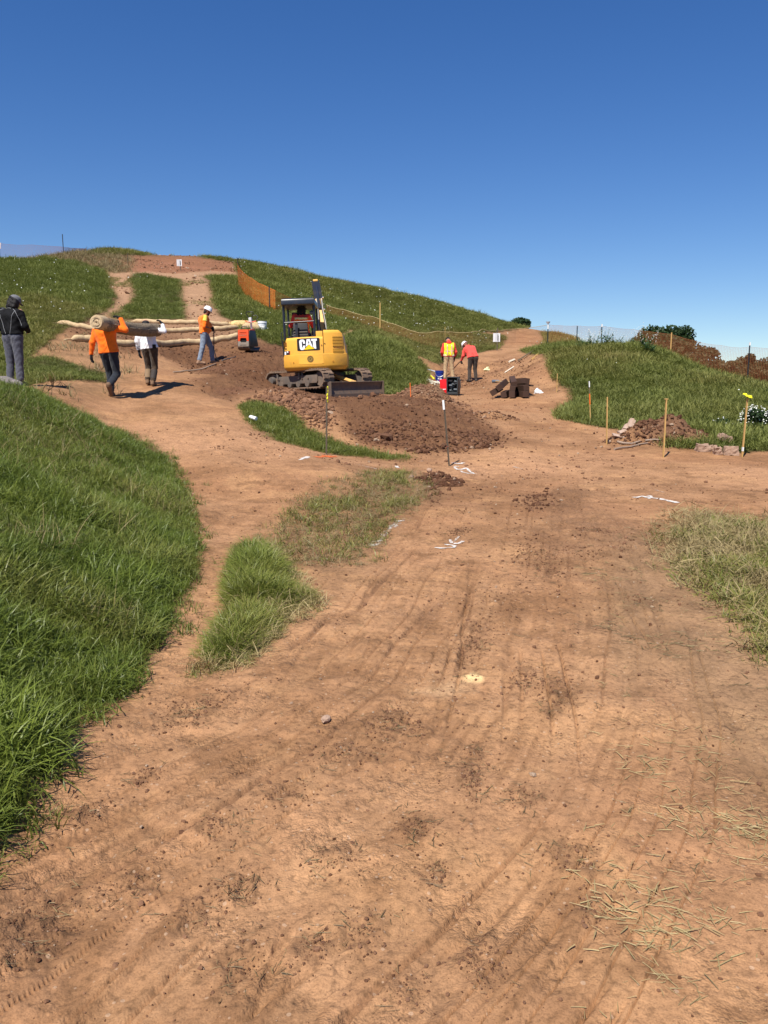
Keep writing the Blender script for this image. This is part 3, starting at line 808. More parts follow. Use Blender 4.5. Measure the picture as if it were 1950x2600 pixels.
def pts_object(name, P, scl, rotz, tilt, var, srcs, extra=None, kind='stuff'):
    """a point set whose points carry copies of the source meshes"""
    n = len(P)
    me = bpy.data.meshes.new(name); me.vertices.add(n)
    me.vertices.foreach_set('co', np.asarray(P, np.float32).ravel())
    rot = np.zeros((n, 3), np.float32); rot[:, 2] = rotz
    if tilt is not None: rot[:, 0] = tilt[:, 0]; rot[:, 1] = tilt[:, 1]
    me.attributes.new('rot', 'FLOAT_VECTOR', 'POINT').data.foreach_set('vector', rot.ravel())
    s = np.asarray(scl, np.float32)
    if s.ndim == 1: s = np.stack([s, s, s], 1)
    me.attributes.new('scl', 'FLOAT_VECTOR', 'POINT').data.foreach_set('vector', s.ravel())
    me.attributes.new('pick', 'INT', 'POINT').data.foreach_set('value', np.asarray(var, np.int32))
    for k, a in (extra or {}).items():
        me.attributes.new(k, 'FLOAT', 'POINT').data.foreach_set('value', np.asarray(a, np.float32))
    o = link_mesh(name, me); o['kind'] = kind
    ng = bpy.data.node_groups.new(name, 'GeometryNodeTree')
    ng.interface.new_socket('Geometry', in_out='INPUT', socket_type='NodeSocketGeometry')
    ng.interface.new_socket('Geometry', in_out='OUTPUT', socket_type='NodeSocketGeometry')
    gi = ng.nodes.new('NodeGroupInput'); go = ng.nodes.new('NodeGroupOutput')
    g2i = ng.nodes.new('GeometryNodeGeometryToInstance')
    for sme in reversed(srcs):
        so = bpy.data.objects.new(sme.name, sme); so['kind'] = 'helper'
        oi = ng.nodes.new('GeometryNodeObjectInfo'); oi.inputs['Object'].default_value = so; oi.inputs['As Instance'].default_value = True
        ng.links.new(oi.outputs['Geometry'], g2i.inputs[0])
    iop = ng.nodes.new('GeometryNodeInstanceOnPoints')
    iop.inputs['Pick Instance'].default_value = True
    def attr(nm, typ):
        a = ng.nodes.new('GeometryNodeInputNamedAttribute'); a.data_type = typ; a.inputs['Name'].default_value = nm
        return [x for x in a.outputs if x.enabled and x.name == 'Attribute'][0]
    e2r = ng.nodes.new('FunctionNodeEulerToRotation')
    ng.links.new(attr('rot', 'FLOAT_VECTOR'), e2r.inputs[0])
    ng.links.new(gi.outputs[0], iop.inputs['Points'])
    ng.links.new(g2i.outputs[0], iop.inputs['Instance'])
    ng.links.new(attr('pick', 'INT'), iop.inputs['Instance Index'])
    ng.links.new(e2r.outputs[0], iop.inputs['Rotation'])
    ng.links.new(attr('scl', 'FLOAT_VECTOR'), iop.inputs['Scale'])
    ng.links.new(iop.outputs[0], go.inputs[0])
    md = o.modifiers.new('copies', 'NODES'); md.node_group = ng
    return o

def scatter_polar(n, r0, r1, th0=-.56, th1=.56, power=1.0):
    """random ground points; density per area falls as r**-power"""
    th = RNG.uniform(th0, th1, n); k = 2 - power
    q = RNG.random(n)
    r = np.exp(np.log(r0) + q * np.log(r1 / r0)) if abs(k) < 1e-6 else (r0 ** k + q * (r1 ** k - r0 ** k)) ** (1 / k)
    return r * np.sin(th), r * np.cos(th)

MAT_GRASS = grass_material('grass_green', (.034, .070, .008), (.155, .205, .026), (.32, .26, .08))
MAT_GRASS_FAR = grass_material('grass_hill', (.050, .074, .013), (.185, .205, .045), (.31, .23, .08), .6, .3)
MAT_STRAW = grass_material('grass_dry', (.085, .055, .028), (.24, .19, .075), (.42, .32, .15), .6, .15)
def src(meshes, mat):
    for m in meshes: m.materials.append(mat)
    return meshes
G_TALL = src([blade_mesh('grass_clump', 11, .27, .085, .0098, .45, 100 + i, 5, 1.3) for i in range(5)], MAT_GRASS)
G_SHORT = src([blade_mesh('short_grass_clump', 16, .11, .07, .006, .55, 200 + i, 3, .9) for i in range(4)], MAT_GRASS)
G_PALE = src([blade_mesh('pale_grass_clump', 14, .25, .09, .007, .6, 300 + i, 5, 1.1) for i in range(4)], MAT_GRASS)
G_FAR = src([blade_mesh('hill_grass_clump', 22, .32, .24, .015, .45, 400 + i, 3, .8) for i in range(5)], MAT_GRASS_FAR)
G_DRY = src([blade_mesh('dry_grass_clump', 12, .16, .08, .005, .7, 500 + i, 3, 1.0) for i in range(4)], MAT_STRAW)

def zsum(x, y, names):
    m = np.zeros(len(x), np.float32)
    for k in names: m = np.maximum(m, ZN[k].mask(x, y))
    return m
def plant(name, x, y, keep, srcs, s0, s1, dry, tint, tilt=.25, z_off=-.01, zs=1.0):
    sel = RNG.random(len(x)) < keep
    x, y = x[sel], y[sel]; n = len(x)
    def pk(a): return a[sel] if hasattr(a, '__len__') else np.full(n, a)
    s = RNG.uniform(.75, 1.2, n) * (pk(s0) if hasattr(s0, '__len__') else RNG.uniform(s0, s1, n))
    P = np.stack([x, y, gz(x, y) + z_off], 1)
    tl = RNG.normal(0, tilt, (n, 2)).clip(-.6, .6)
    s = np.stack([s, s, s * pk(zs) * RNG.uniform(.7, 1.25, n)], 1)
    o = pts_object(name, P, s, RNG.uniform(0, 6.283, n), tl, RNG.integers(0, len(srcs), n), srcs,
                   {'tint': np.clip(pk(tint) + RNG.normal(0, .16, n), 0, 1), 'dry': np.clip(pk(dry) * RNG.uniform(.4, 1.5, n), 0, 1)})
    return o

# tall green grass on the near bank
x, y = scatter_polar(82000, 2.2, 15, -.80, -.05, 1.2)
m = ZN['bank'].mask(x, y)
sel = m > .02; x, y, m = x[sel], y[sel], m[sel]
dist_in = sstep(.0, 1.0, m)
patch = fbm(x * .7, y * .7, 3, 91); rr_ = np.hypot(x, y)
edge = ZN['bank'].mask(x - .35, y) * ZN['bank'].mask(x - .3, y + .3)
band = sstep(8.0, 9.5, rr_) * sstep(13, 11, rr_)
clumpy = sstep(-.35, .5, fbm(x * 2.3, y * 2.3, 3, 101))
plant('grass', x, y, m * (.35 + .65 * edge), G_TALL, (.26 + .36 * edge) * (.6 + .62 * clumpy) * (1 - .25 * band), 0,
      .07 + .22 * sstep(.0, .5, fbm(x * 1.1 + 5, y * 1.1, 3, 106)) + .34 * band * sstep(-.2, .4, patch) + .25 * (1 - edge) * sstep(.2, .6, fbm(x * 2, y * 2, 3, 92)), .40 + .45 * patch + .22 * band + .25 * fbm(x * 3, y * 3, 2, 102), .38)
x, y = scatter_polar(14000, 2.2, 15, -.56, -.05, 1.2)
m = ZN['bank'].mask(x, y)
plant('grass', x, y, m * .9, G_SHORT, .8, 1.2, .18, .55)
plant('dry_grass', x, y, m * .22 * sstep(-.1, .5, fbm(x * 1.3, y * 1.3, 3, 161)), src([blade_mesh('dead_stem_clump', 7, .34, .09, .004, .45, 900 + i, 4, .7) for i in range(3)], MAT_STRAW), .6, 1.1, .35, .4, .4)
# the bright wedge between the two trails
x, y = scatter_polar(60000, 4.0, 8.0, -.26, -.03, 1.0)
m = ZN['wedge'].mask(x, y)
sel = m > .02; x, y, m = x[sel], y[sel], m[sel]
rr_ = np.hypot(x, y); pale = np.clip(.55 + .7 * fbm(x * 2.5, y * 2.5, 2, 93) + 1.2 * (x + .95), 0, 1)
hi = sstep(-.4, .4, fbm(x * 3, y * 3, 3, 103))
plant('grass', x, y, m * (.3 + .6 * hi), G_PALE, (.40 + .36 * sstep(.3, 1, m)) * (.6 + .5 * hi), 0, .14 + .40 * pale, .75 + .5 * pale, .55, zs=.62)
plant('dry_grass', x, y, sstep(.02, .5, m) * .07 + ZN['wedge'].mask(x - .12, y + .05) * .05, G_DRY, .5, 1.0, .5, .6, .55, zs=.6)
# short turf at the foot of the berm
x, y = scatter_polar(60000, 12.4, 19.5, -.2, .05, 1.0)
m = ZN['berm'].mask(x, y)
bp = sstep(-.35, .3, fbm(x * 1.3, y * 1.3, 3, 108)); bl_ = sstep(14.6, 16.2, np.hypot(x, y))
plant('grass', x, y, m * (.10 + .5 * bp + .4 * bl_), G_SHORT, .7, 1.5, .28, .45, zs=.85)
# flattened grass at the right edge
x, y = scatter_polar(42000, 4.0, 10.5, .25, .56, 1.0)
m = ZN['right_patch'].mask(x, y)
pt = sstep(-.25, .45, fbm(x * 1.7, y * 1.7, 4, 104))
plant('grass', x, y, m * .30 * pt, G_SHORT, .8, 1.5, .5, .5, .6, zs=.38)
plant('dry_grass', x, y, m * (.10 + .25 * (1 - pt)), G_DRY, .8, 1.4, .45, .4, .55, zs=.38)
# weedy strip
x, y = scatter_polar(26000, 6.5, 14, -.2, .12, 1.0)
m = ZN['weeds'].mask(x, y); pt = sstep(-.05, .5, fbm(x * 1.6, y * 1.6, 4, 94))
wm = sstep(.1, .75, m)
plant('grass', x, y, wm * (.05 + .22 * pt), G_SHORT, .6, 1.4, .55, .3, .4, zs=.8)
plant('dry_grass', x, y, wm * (.20 + .16 * pt), G_DRY, .4, 1.0, .2, .1, .55, zs=.6)
# sparse fringe of green along trail edges
x, y = scatter_polar(16000, 2.5, 15, -.56, -.1, 1.0)
m = ZN['bank'].mask(x - .18, y) * (1 - ZN['bank'].mask(x + .02, y))
plant('grass', x, y, m * .35 * sstep(.0, .4, fbm(x * 3, y * 3, 2, 95)), G_SHORT, .5, 1.1, .25, .35)

# hillsides
x, y = scatter_polar(330000, 14.5, 75, -.56, .56, 0.75)
names = ['hill_left', 'green_hump', 'hill_mid', 'hill_right', 'top_grass', 'top_grass_right', 'shoulder', 'mound', 'knoll', 'valley']
MK = {k: ZN[k].mask(x, y) for k in names}
m = np.zeros(len(x), np.float32)
for k in names: m = np.maximum(m, MK[k])
rr_ = np.hypot(x, y); th_ = np.arctan2(x, y)
m = np.maximum(m, sstep(66, 70, rr_) * .4)
m = np.maximum(m, (np.abs(th_) > .47) * (rr_ > 14) * .8)
p1 = fbm(x * .16, y * .16, 4, 96); p2 = fbm(x * .6, y * .6, 3, 97)
m = m * (1 - .2 * sstep(.35, .6, fbm(x * .28 + 40, y * .28, 3, 98)) * (MK['hill_right'] > .5))
dry = .06 + .35 * sstep(.15, .6, p1) + .3 * MK['valley'] + .45 * MK['knoll'] + .35 * MK['top_grass'] + .3 * MK['top_grass_right'] + .25 * MK['green_hump'] * sstep(0, .5, p2)
dry = dry + MK['mound'] * .22 * sstep(24, 27, rr_) * sstep(33, 28, rr_) * sstep(-.1, .4, p2)

dry = dry + MK['mound'] * .12 * sstep(-.2, .4, fbm(x * .45, y * .45, 4, 107))
dry = dry + MK['hill_right'] * .15 * sstep(44, 60, rr_)
tint = .54 + .5 * p2 + .25 * p1 + .12 * MK['hill_right'] + .16 * MK['mound']
size = .62 + .0085 * rr_ + .3 * p2 + .15 * MK['mound'] - .2 * MK['hill_mid'] - .15 * MK['green_hump'] - .15 * MK['valley']
for hx, hy, rx, ry, h, rot in HEAPS[:3]:
    m = m * sstep(.95, 1.2, np.sqrt(((x - hx) / rx) ** 2 + ((y - hy) / ry) ** 2) + .15 * p2)
m = sstep(.35, .95, m)
plant('grass', x, y, m, G_FAR, np.clip(size, .4, 1.7), 0, dry, tint, .25, zs=np.clip(.62 - .003 * rr_ + .35 * p2, .3, 1))
# tufts left standing in the worn hill trails
x, y = scatter_polar(60000, 26, 64, -.37, -.18, .8)
ta = ZN['trail_area'].mask(x, y) * (1 - zsum(x, y, ['hill_left', 'hill_mid', 'hill_right', 'summit']))
plant('grass', x, y, ta * .5 * sstep(.12, .5, fbm(x * .8, y * .45, 3, 151)), G_FAR, .3, .6, .3, .4, .3, zs=.5)
# thin dry grass on the summit ridge and raw slopes
x, y = scatter_polar(40000, 15, 70, -.5, .0, .8)
m = ZN['summit_dry'].mask(x, y) * .9 + ZN['cut_bank'].mask(x, y) * .35 * sstep(-.2, .4, fbm(x * .9, y * .9, 3, 99))
plant('dry_grass', x, y, np.clip(m, 0, 1), src([blade_mesh('dry_hill_clump', 10, .26, .16, .014, .5, 600 + i, 3, .8) for i in range(3)], MAT_STRAW), .7, 1.4, .15, .25, .3)

# ---- clods, stones and straw lying on the soil
def rock_mesh(name, seed, sub=1, rough=.28, sq=(1, 1, .75)):
    return MB().rock((0, 0, 0), sq, seed, sub, rough).mesh(name)
def clod_material(name, a, b, c):
    t = NT(name)
    tint = t.n('ShaderNodeAttribute', attribute_name='tint', attribute_type='INSTANCER').outputs['Fac']
    dr = t.n('ShaderNodeAttribute', attribute_name='dry', attribute_type='INSTANCER').outputs['Fac']
    col = t.mix(dr, t.mix(tint, a, b), c)
    n = t.noise(9.0, 4, .6, t.coord())
    col = t.mix(1.0, col, t.ramp(n, [(.3, .75), (.7, 1.2)]), 'MULTIPLY')
    t.bsdf(col, .95, 0, t.bump(n, .5, .1), .1)
    return t.m
MAT_CLOD = clod_material('clods', (.105, .048, .027), (.30, .16, .092), (.50, .37, .26))
CL = [rock_mesh('clod', 700 + i) for i in range(6)]
for m_ in CL: m_.materials.append(MAT_CLOD)
def clods(name, x, y, keep, s, dry=0.05, tint=.5, sink=.25):
    sel = RNG.random(len(x)) < keep
    x, y = x[sel], y[sel]; n = len(x)
    ss = (s[sel] if hasattr(s, '__len__') else s) * np.exp(RNG.normal(0, .5, n)).clip(.4, 3.2)
    sc = ss[:, None] * RNG.uniform(.65, 1.25, (n, 3))
    P = np.stack([x, y, gz(x, y) + ss * (.5 - sink)], 1)
    tn = tint[sel] if hasattr(tint, '__len__') else tint
    return pts_object(name, P, sc, RNG.uniform(0, 6.28, n), RNG.uniform(-.6, .6, (n, 2)), RNG.integers(0, len(CL), n), CL,
                      {'tint': np.clip(tn + RNG.normal(0, .25, n), 0, 1), 'dry': (RNG.random(n) < dry) * RNG.uniform(.4, 1, n)})
# fine crumbs of the trail
x, y = scatter_polar(110000, 1.4, 15, -.56, .56, 1.6)
bare = 1 - np.maximum(zsum(x, y, ['bank', 'wedge', 'berm', 'mound']), 0)
pt = sstep(-.1, .55, fbm(x * .9, y * .9, 4, 51)); pt2 = sstep(.1, .6, fbm(x * 2.3, y * 2.3, 3, 111))
rr_ = np.hypot(x, y)
clods('dirt_crumbs', x, y, bare * np.clip(.03 + 1.1 * pt * (.06 + .94 * pt2 ** 1.5), 0, 1), .0020 + .00052 * rr_, .05, .5)
x, y = scatter_polar(700, 1.5, 15, -.56, .56, 1.2)
bare = 1 - np.maximum(zsum(x, y, ['bank', 'wedge', 'berm', 'mound']), 0)
clods('dirt_crumbs', x, y, bare * (.25 + .6 * sstep(0, .5, fbm(x * 1.2, y * 1.2, 3, 51))), .0058 + .0007 * np.hypot(x, y), .10, .6)
# dark crumbs and root fibres of the churned spots
sx_ = []; sy_ = []
for a_, b_, ra, rb, rot, k in SPOTS:
    n = int(min(900, 160 + 9000 * ra * rb)); g1 = RNG.normal(0, .6, n) * ra; g2 = RNG.normal(0, .65, n) * rb; c_, s_ = math.cos(rot), math.sin(rot)
    sx_.append(a_ + g1 * c_ - g2 * s_); sy_.append(b_ + g1 * s_ + g2 * c_)
x = np.concatenate(sx_); y = np.concatenate(sy_)
clods('dirt_crumbs', x, y, np.full(len(x), .75), .0012 + .00042 * np.hypot(x, y), .02, .48)
SPX, SPY = x, y
# clods of the fill, heaps and torn ground
x, y = scatter_polar(150000, 9, 38, -.4, .2, .6)
f = zsum(x, y, ['fresh']); rb = ZN['rubble'].mask(x, y); ot = np.maximum(np.maximum(zsum(x, y, ['sod', 'clods']), ZN['dig'].mask(x, y) * .45), ZN['terrace'].mask(x, y) * .3)
rr_ = np.hypot(x, y); low = sstep(17.2, 15.2, rr_) * f * sstep(-.07, 0, np.arctan2(x, y))
ck = sstep(-.2, .5, fbm(x * 1.1, y * 1.1, 3, 112))
clods('dirt_clods', x, y, np.clip(f * (.08 + .22 * ck + .45 * low) + rb * .8 + ot * .5, 0, 1), .013 + .017 * rb + .007 * low + .004 * ck, .02, .22 + .5 * rb, .25)
x, y = scatter_polar(15000, 14, 26, -.2, .2, .6)
f = ZN['fresh'].mask(x, y); rr_ = np.hypot(x, y); rb = ZN['rubble'].mask(x, y)
low = sstep(16.2, 14.9, rr_) * f * sstep(-.08, -.02, np.arctan2(x, y))
clods('dirt_clods', x, y, low * .06 + rb * .08 + .004 * f, .045, .03, .35 + .3 * rb, .2)
for k, (hx, hy, rx, ry, h, rot) in enumerate(HEAPS[:6]):
    n = (2600, 2200, 700, 900, 600, 500)[k]
    a = RNG.uniform(0, 6.283, n); q = np.sqrt(RNG.random(n)) * 1.25
    c_, s_ = math.cos(rot), math.sin(rot); ex = np.cos(a) * rx * q; ey = np.sin(a) * ry * q
    clods('dirt_clods', hx + ex * c_ - ey * s_, hy + ex * s_ + ey * c_, .55 + 0 * q, (.018, .018, .018, .016, .016, .018)[k], .05, (.75, .2, .3, .05, .05, .5)[k])
x, y = scatter_polar(26000, 9.5, 15, -.05, .25, .6)
m = np.maximum(ZN['clods'].mask(x, y), ZN['clods_low'].mask(x, y) * .35)
clods('dirt_clods', x, y, m * .16 * sstep(-.2, .4, fbm(x * 2.5, y * 2.5, 3, 153)), .010, .03, .3)
x, y = scatter_polar(30000, 24, 68, -.5, -.15, .6)
clods('dirt_clods', x, y, (ZN['summit'].mask(x, y) * .35 + ZN['trail_area'].mask(x, y) * (1 - zsum(x, y, ['hill_left', 'hill_mid', 'hill_right'])) * .25) * sstep(-.2, .4, fbm(x * .5, y * .5, 3, 152)), .035, .08, .75)
x, y = scatter_polar(9000, 13, 40, -.15, .3, .6)
clods('dirt_clods', x, y, (1 - zsum(x, y, ['fresh', 'mound', 'shoulder', 'valley', 'hill_right', 'knoll', 'berm'])) * .35, .013, .12, .6)

# straw and mown stalks
def straw_mesh(name, n, seed, L, spread):
    rr = random.Random(seed); mb = MB()
    for i in range(n):
        a = rr.uniform(0, 6.283); l = L * rr.uniform(.3, 1.2); w = rr.uniform(.0022, .0062)
        cx, cy = rr.gauss(0, spread), rr.gauss(0, spread); b = a + rr.gauss(0, .05)
        z = rr.uniform(.003, .012); z2 = z + rr.uniform(-.002, .008)
        p0 = Vector((cx, cy, z)); p1 = p0 + Vector((math.cos(a) * l * .5, math.sin(a) * l * .5, z2 - z)); p2 = p1 + Vector((math.cos(b) * l * .5, math.sin(b) * l * .5, rr.uniform(-.004, .004)))
        mb.tube([p0, p1, p2], [w, w * .9, w * .5], 4)
    me = mb.mesh(name)
    me.attributes.new('tip', 'FLOAT', 'POINT').data.foreach_set('value', np.full(len(me.vertices), .5, np.float32))
    me.materials.append(MAT_STRAW); return me
ST = [straw_mesh('straw_bits', 4, 800 + i, .17, .10) for i in range(5)]
def straw(name, x, y, keep, s0, s1, dry, tint):
    sel = RNG.random(len(x)) < keep; x, y = x[sel], y[sel]; n = len(x)
    return pts_object(name, np.stack([x, y, gz(x, y) + .002], 1), RNG.uniform(s0, s1, n), RNG.uniform(0, 6.28, n), None, RNG.integers(0, len(ST), n), ST,
                      {'tint': np.clip(RNG.normal(tint, .25, n), 0, 1), 'dry': np.clip(RNG.normal(dry, .3, n), 0, 1)})
x, y = scatter_polar(15000, 1.5, 11, .12, .56, 1.3)
m = ZN['litter'].mask(x, y)
straw('straw', x, y, m * (.02 + .30 * sstep(.0, .5, fbm(x * 1.3, y * 1.3, 3, 121)) * (.35 + .65 * sstep(3.0, 5.0, np.hypot(x, y)))), .2, .5, .35, .35)
for (u, v, n, sp) in ((1650, 2290, 46, .10), (1720, 2330, 44, .10), (1870, 2110, 60, .10), (1920, 2130, 60, .08), (1700, 2380, 26, .09), (1730, 1920, 26, .16), (1610, 1950, 14, .07), (1700, 2050, 14, .07), (1840, 1960, 14, .15), (1560, 2480, 10, .10), (1850, 2380, 14, .2), (1750, 1910, 16, .12), (1690, 2060, 12, .1)):
    p = cast(u, v)
    straw('straw', RNG.normal(p.x, sp * 1.1, n), RNG.normal(p.y, sp * 1.1, n), np.full(n, .6), .15, .40, .8, .8)
x, y = scatter_polar(2600, 1.4, 10, -.5, .56, 1.5)
bare = 1 - zsum(x, y, ['bank', 'wedge'])
straw('straw', x, y, bare * .5 * sstep(-.3, .3, fbm(x * 1.1, y * 1.1, 3, 51)), .07, .24, .1, .0)

k_ = RNG.random(len(SPX)) < .03
straw('straw', SPX[k_], SPY[k_], np.full(int(k_.sum()), 1.0), .08, .3, .0, -.1)
# small white flowers in the grass
fl = MB()
fl.rock((0, 0, 0), (.8, .8, .5), 3, 0, .2)
for k in range(0):
    a = k * 1.2566
    fl.add([(0, 0, 0), (math.cos(a - .5) * .5, math.sin(a - .5) * .5, .12), (math.cos(a) * 1, math.sin(a) * 1, .05), (math.cos(a + .5) * .5, math.sin(a + .5) * .5, .12)], [(0, 1, 2, 3)])
fme = fl.mesh('flower'); fme.materials.append(M_plain('petals', (.78, .78, .70), .7, var=.05))
x, y = scatter_polar(26000, 15, 66, -.5, .5, .7)
hm = ZN['hill_right'].mask(x, y) * .55 + ZN['hill_mid'].mask(x, y) * .16 + ZN['hill_left'].mask(x, y) * .30 + ZN['mound'].mask(x, y) * .16 + ZN['valley'].mask(x, y) * .4
hm = hm * sstep(.05, .5, fbm(x * .3, y * .3, 4, 131))
sel = RNG.random(len(x)) < hm * .3; x, y = x[sel], y[sel]; n = len(x)
pts_object('wildflowers', np.stack([x, y, gz(x, y) + RNG.uniform(.22, .45, n)], 1), RNG.uniform(.010, .026, n) * (1 + np.hypot(x, y) / 80), RNG.uniform(0, 6.28, n), RNG.normal(0, .5, (n, 2)), np.zeros(n), [fme])
# ------------------------------------------------------------------ people: one continuous surface per body, clothes over it
def round_cone(P, a, b, r1, r2):
    a = np.asarray(a, np.float32); b = np.asarray(b, np.float32)
    ba = b - a; L = float(ba @ ba) + 1e-9
    t = np.clip(((P - a) @ ba) / L, 0, 1)
    return np.linalg.norm(P - a - t[..., None] * ba, axis=-1) - (r1 + (r2 - r1) * t)
def smin(a, b, k):
    h = np.clip(.5 + .5 * (b - a) / k, 0, 1)
    return b + (a - b) * h - k * h * (1 - h)

def surface(fn, lo, hi, step):
    """surface nets on a regular grid; returns vertices and quads"""
    lo = np.asarray(lo, np.float32); hi = np.asarray(hi, np.float32)
    n = np.ceil((hi - lo) / step).astype(int) + 1
    ax = [lo[i] + step * np.arange(n[i], dtype=np.float32) for i in range(3)]
    G = np.stack(np.meshgrid(*ax, indexing='ij'), -1)
    F = fn(G.reshape(-1, 3)).reshape(n)
    S = F < 0
    c = [(i, j, k) for i in (0, 1) for j in (0, 1) for k in (0, 1)]
    sl = lambda A, o: A[o[0]:A.shape[0] - 1 + o[0], o[1]:A.shape[1] - 1 + o[1], o[2]:A.shape[2] - 1 + o[2]]
    cnt = sum(sl(S, o).astype(np.int8) for o in c)
    act = (cnt > 0) & (cnt < 8)
    idx = np.full(act.shape, -1, np.int64); ids = np.argwhere(act); idx[act] = np.arange(len(ids))
    acc = np.zeros((len(ids), 3), np.float32); w = np.zeros(len(ids), np.float32)
    for a in c:
        for d in range(3):
            if a[d]: continue
            b = list(a); b[d] = 1
            fa = F[ids[:, 0] + a[0], ids[:, 1] + a[1], ids[:, 2] + a[2]]; fb = F[ids[:, 0] + b[0], ids[:, 1] + b[1], ids[:, 2] + b[2]]
            m = (fa < 0) != (fb < 0)
            t = np.where(m, fa / np.where(m, fa - fb, 1), 0)
            p = np.tile(np.array(a, np.float32), (len(ids), 1)); p[:, d] += t
            acc[m] += p[m]; w[m] += 1
    V = lo + (ids + acc / np.maximum(w, 1)[:, None]) * step
    Q = []
    for d in range(3):
        e0 = [slice(None)] * 3; e1 = [slice(None)] * 3
        e0[d] = slice(0, -1); e1[d] = slice(1, None)
        A = S[tuple(e0)]; B = S[tuple(e1)]
        ch = np.argwhere(A != B)
        o1, o2 = (d + 1) % 3, (d + 2) % 3
        ok = (ch[:, o1] > 0) & (ch[:, o2] > 0) & (ch[:, o1] < n[o1] - 1) & (ch[:, o2] < n[o2] - 1)
        ch = ch[ok]
        if not len(ch): continue
        def cell(q1, q2):
            k = ch.copy(); k[:, o1] -= q1; k[:, o2] -= q2
            return idx[k[:, 0], k[:, 1], k[:, 2]]
        q = np.stack([cell(1, 1), cell(0, 1), cell(0, 0), cell(1, 0)], 1)
        flip = ~A[ch[:, 0], ch[:, 1], ch[:, 2]]
        q[flip] = q[flip][:, ::-1]
        Q.append(q)
    return V, np.concatenate(Q)

def sdf_mesh(name, prims, step, k=.03, cut=None, wr=0.0, seed=0):
    """prims: (a, b, ra, rb); cut: list of (point, outward normal) planes"""
    pts = np.array([p for q in prims for p in q[:2]], np.float32); rm = max(max(q[2], q[3]) for q in prims) + .06
    def fn(P):
        d = None
        for a, b, r1, r2 in prims:
            e = round_cone(P, a, b, r1, r2)
            d = e if d is None else smin(d, e, k)
        if wr > 0:
            s = seed * 1.7
            d = d + wr * (np.sin(P[:, 2] * 55 + 9 * np.sin(P[:, 0] * 11 + s) + 7 * np.sin(P[:, 1] * 13)) * .5 + np.sin(P[:, 0] * 37 + P[:, 2] * 21 + s) * np.sin(P[:, 1] * 31 - s) * .7)
        for p, n in (cut or []):
            d = np.maximum(d, (P - np.asarray(p, np.float32)) @ np.asarray(n, np.float32))
        return d.astype(np.float32)
    V, Q = surface(fn, pts.min(0) - rm, pts.max(0) + rm, step)
    me = bpy.data.meshes.new(name); me.from_pydata(V.tolist(), [], Q.tolist()); me.update()
    me.polygons.foreach_set('use_smooth', [True] * len(me.polygons))
    return me

def hand_prims(w, d, pn, side, curl=.5, s=1.0):
    """wrist, direction of fingers, palm normal (the way the palm faces), side +1 thumb on the +across side"""
    w = np.array(w, float); d = np.array(d, float); d /= np.linalg.norm(d)
    pn = np.array(pn, float); pn -= d * (pn @ d); pn /= np.linalg.norm(pn)
    ac = np.cross(d, pn) * side
    pr = []
    for o in (-.028, -.009, .010, .028):
        pr.append((w, w + d * .09 * s + ac * o * s, .022 * s, .018 * s))
    for o, L in ((-.033, .062), (-.011, .078), (.011, .085), (.032, .074)):
        p = w + d * .092 * s + ac * o * s; q = d.copy(); a = 0
        for seg in (.45, .32, .26):
            a += curl * (.7 if seg > .4 else .8)
            q = d * math.cos(a) + pn * math.sin(a)
            n = p + q * L * seg * s; pr.append((p, n, .0115 * s, .0100 * s)); p = n
    t0 = w + d * .028 * s + ac * .028 * s; t1 = t0 + (d * .55 + ac * .65 + pn * .3) * .045 * s
    t2 = t1 + (d * .8 + ac * .1 + pn * (.3 + .5 * curl)) * .036 * s
    pr += [(t0, t1, .016 * s, .013 * s), (t1, t2, .013 * s, .010 * s)]
    return pr

def fabric(name, col, var=.15, rough=.9, dirt=None):
    t = NT(name); co = t.coord()
    n = t.noise(9, 5, .6, co); n2 = t.noise(260, 2, .5, co)
    c = t.mix(n, tuple(x * (1 - var) for x in col), tuple(min(1, x * (1 + var)) for x in col))
    if dirt is not None:
        z = t.n('ShaderNodeSeparateXYZ'); t.l(co, z.inputs[0])
        f = t.ramp(t.noise(14, 5, .7, co), [(.45, 0.0), (.7, .7)])
        c = t.mix(f, c, dirt)
    nr = t.bump(t.math('ADD', t.noise(24, 4, .6, co, .6), t.math('MULTIPLY', n2, .2)), .55, .02)
    t.bsdf(c, rough, 0, nr, .15, **{'Sheen Weight': .15 if max(col) > .03 else .0})
    return t.m

SKIN = M_plain('skin', (.42, .22, .14), .55, var=.1, scale=20)
SKIN_DARK = M_plain('skin_tanned', (.27, .12, .07), .55, var=.1, scale=20)
HAIR = M_plain('hair', (.012, .009, .008), .5, var=.3, scale=60, bump=.6, bscale=120)
MAT_GLOVE = fabric('glove_cloth', (.018, .018, .020))
MAT_BOOT = M_plain('boot_leather', (.16, .095, .055), .8, var=.3, scale=20, bump=.3)
MAT_BOOT_DARK = M_plain('boot_dark', (.05, .04, .035), .8, var=.3, scale=20, bump=.3)
MAT_SOLE = M_plain('sole_rubber', (.06, .055, .05), .8)
MAT_WHITE_HAT = M_plain('helmet_white', (.80, .80, .79), .3, var=.02, spec=.5)

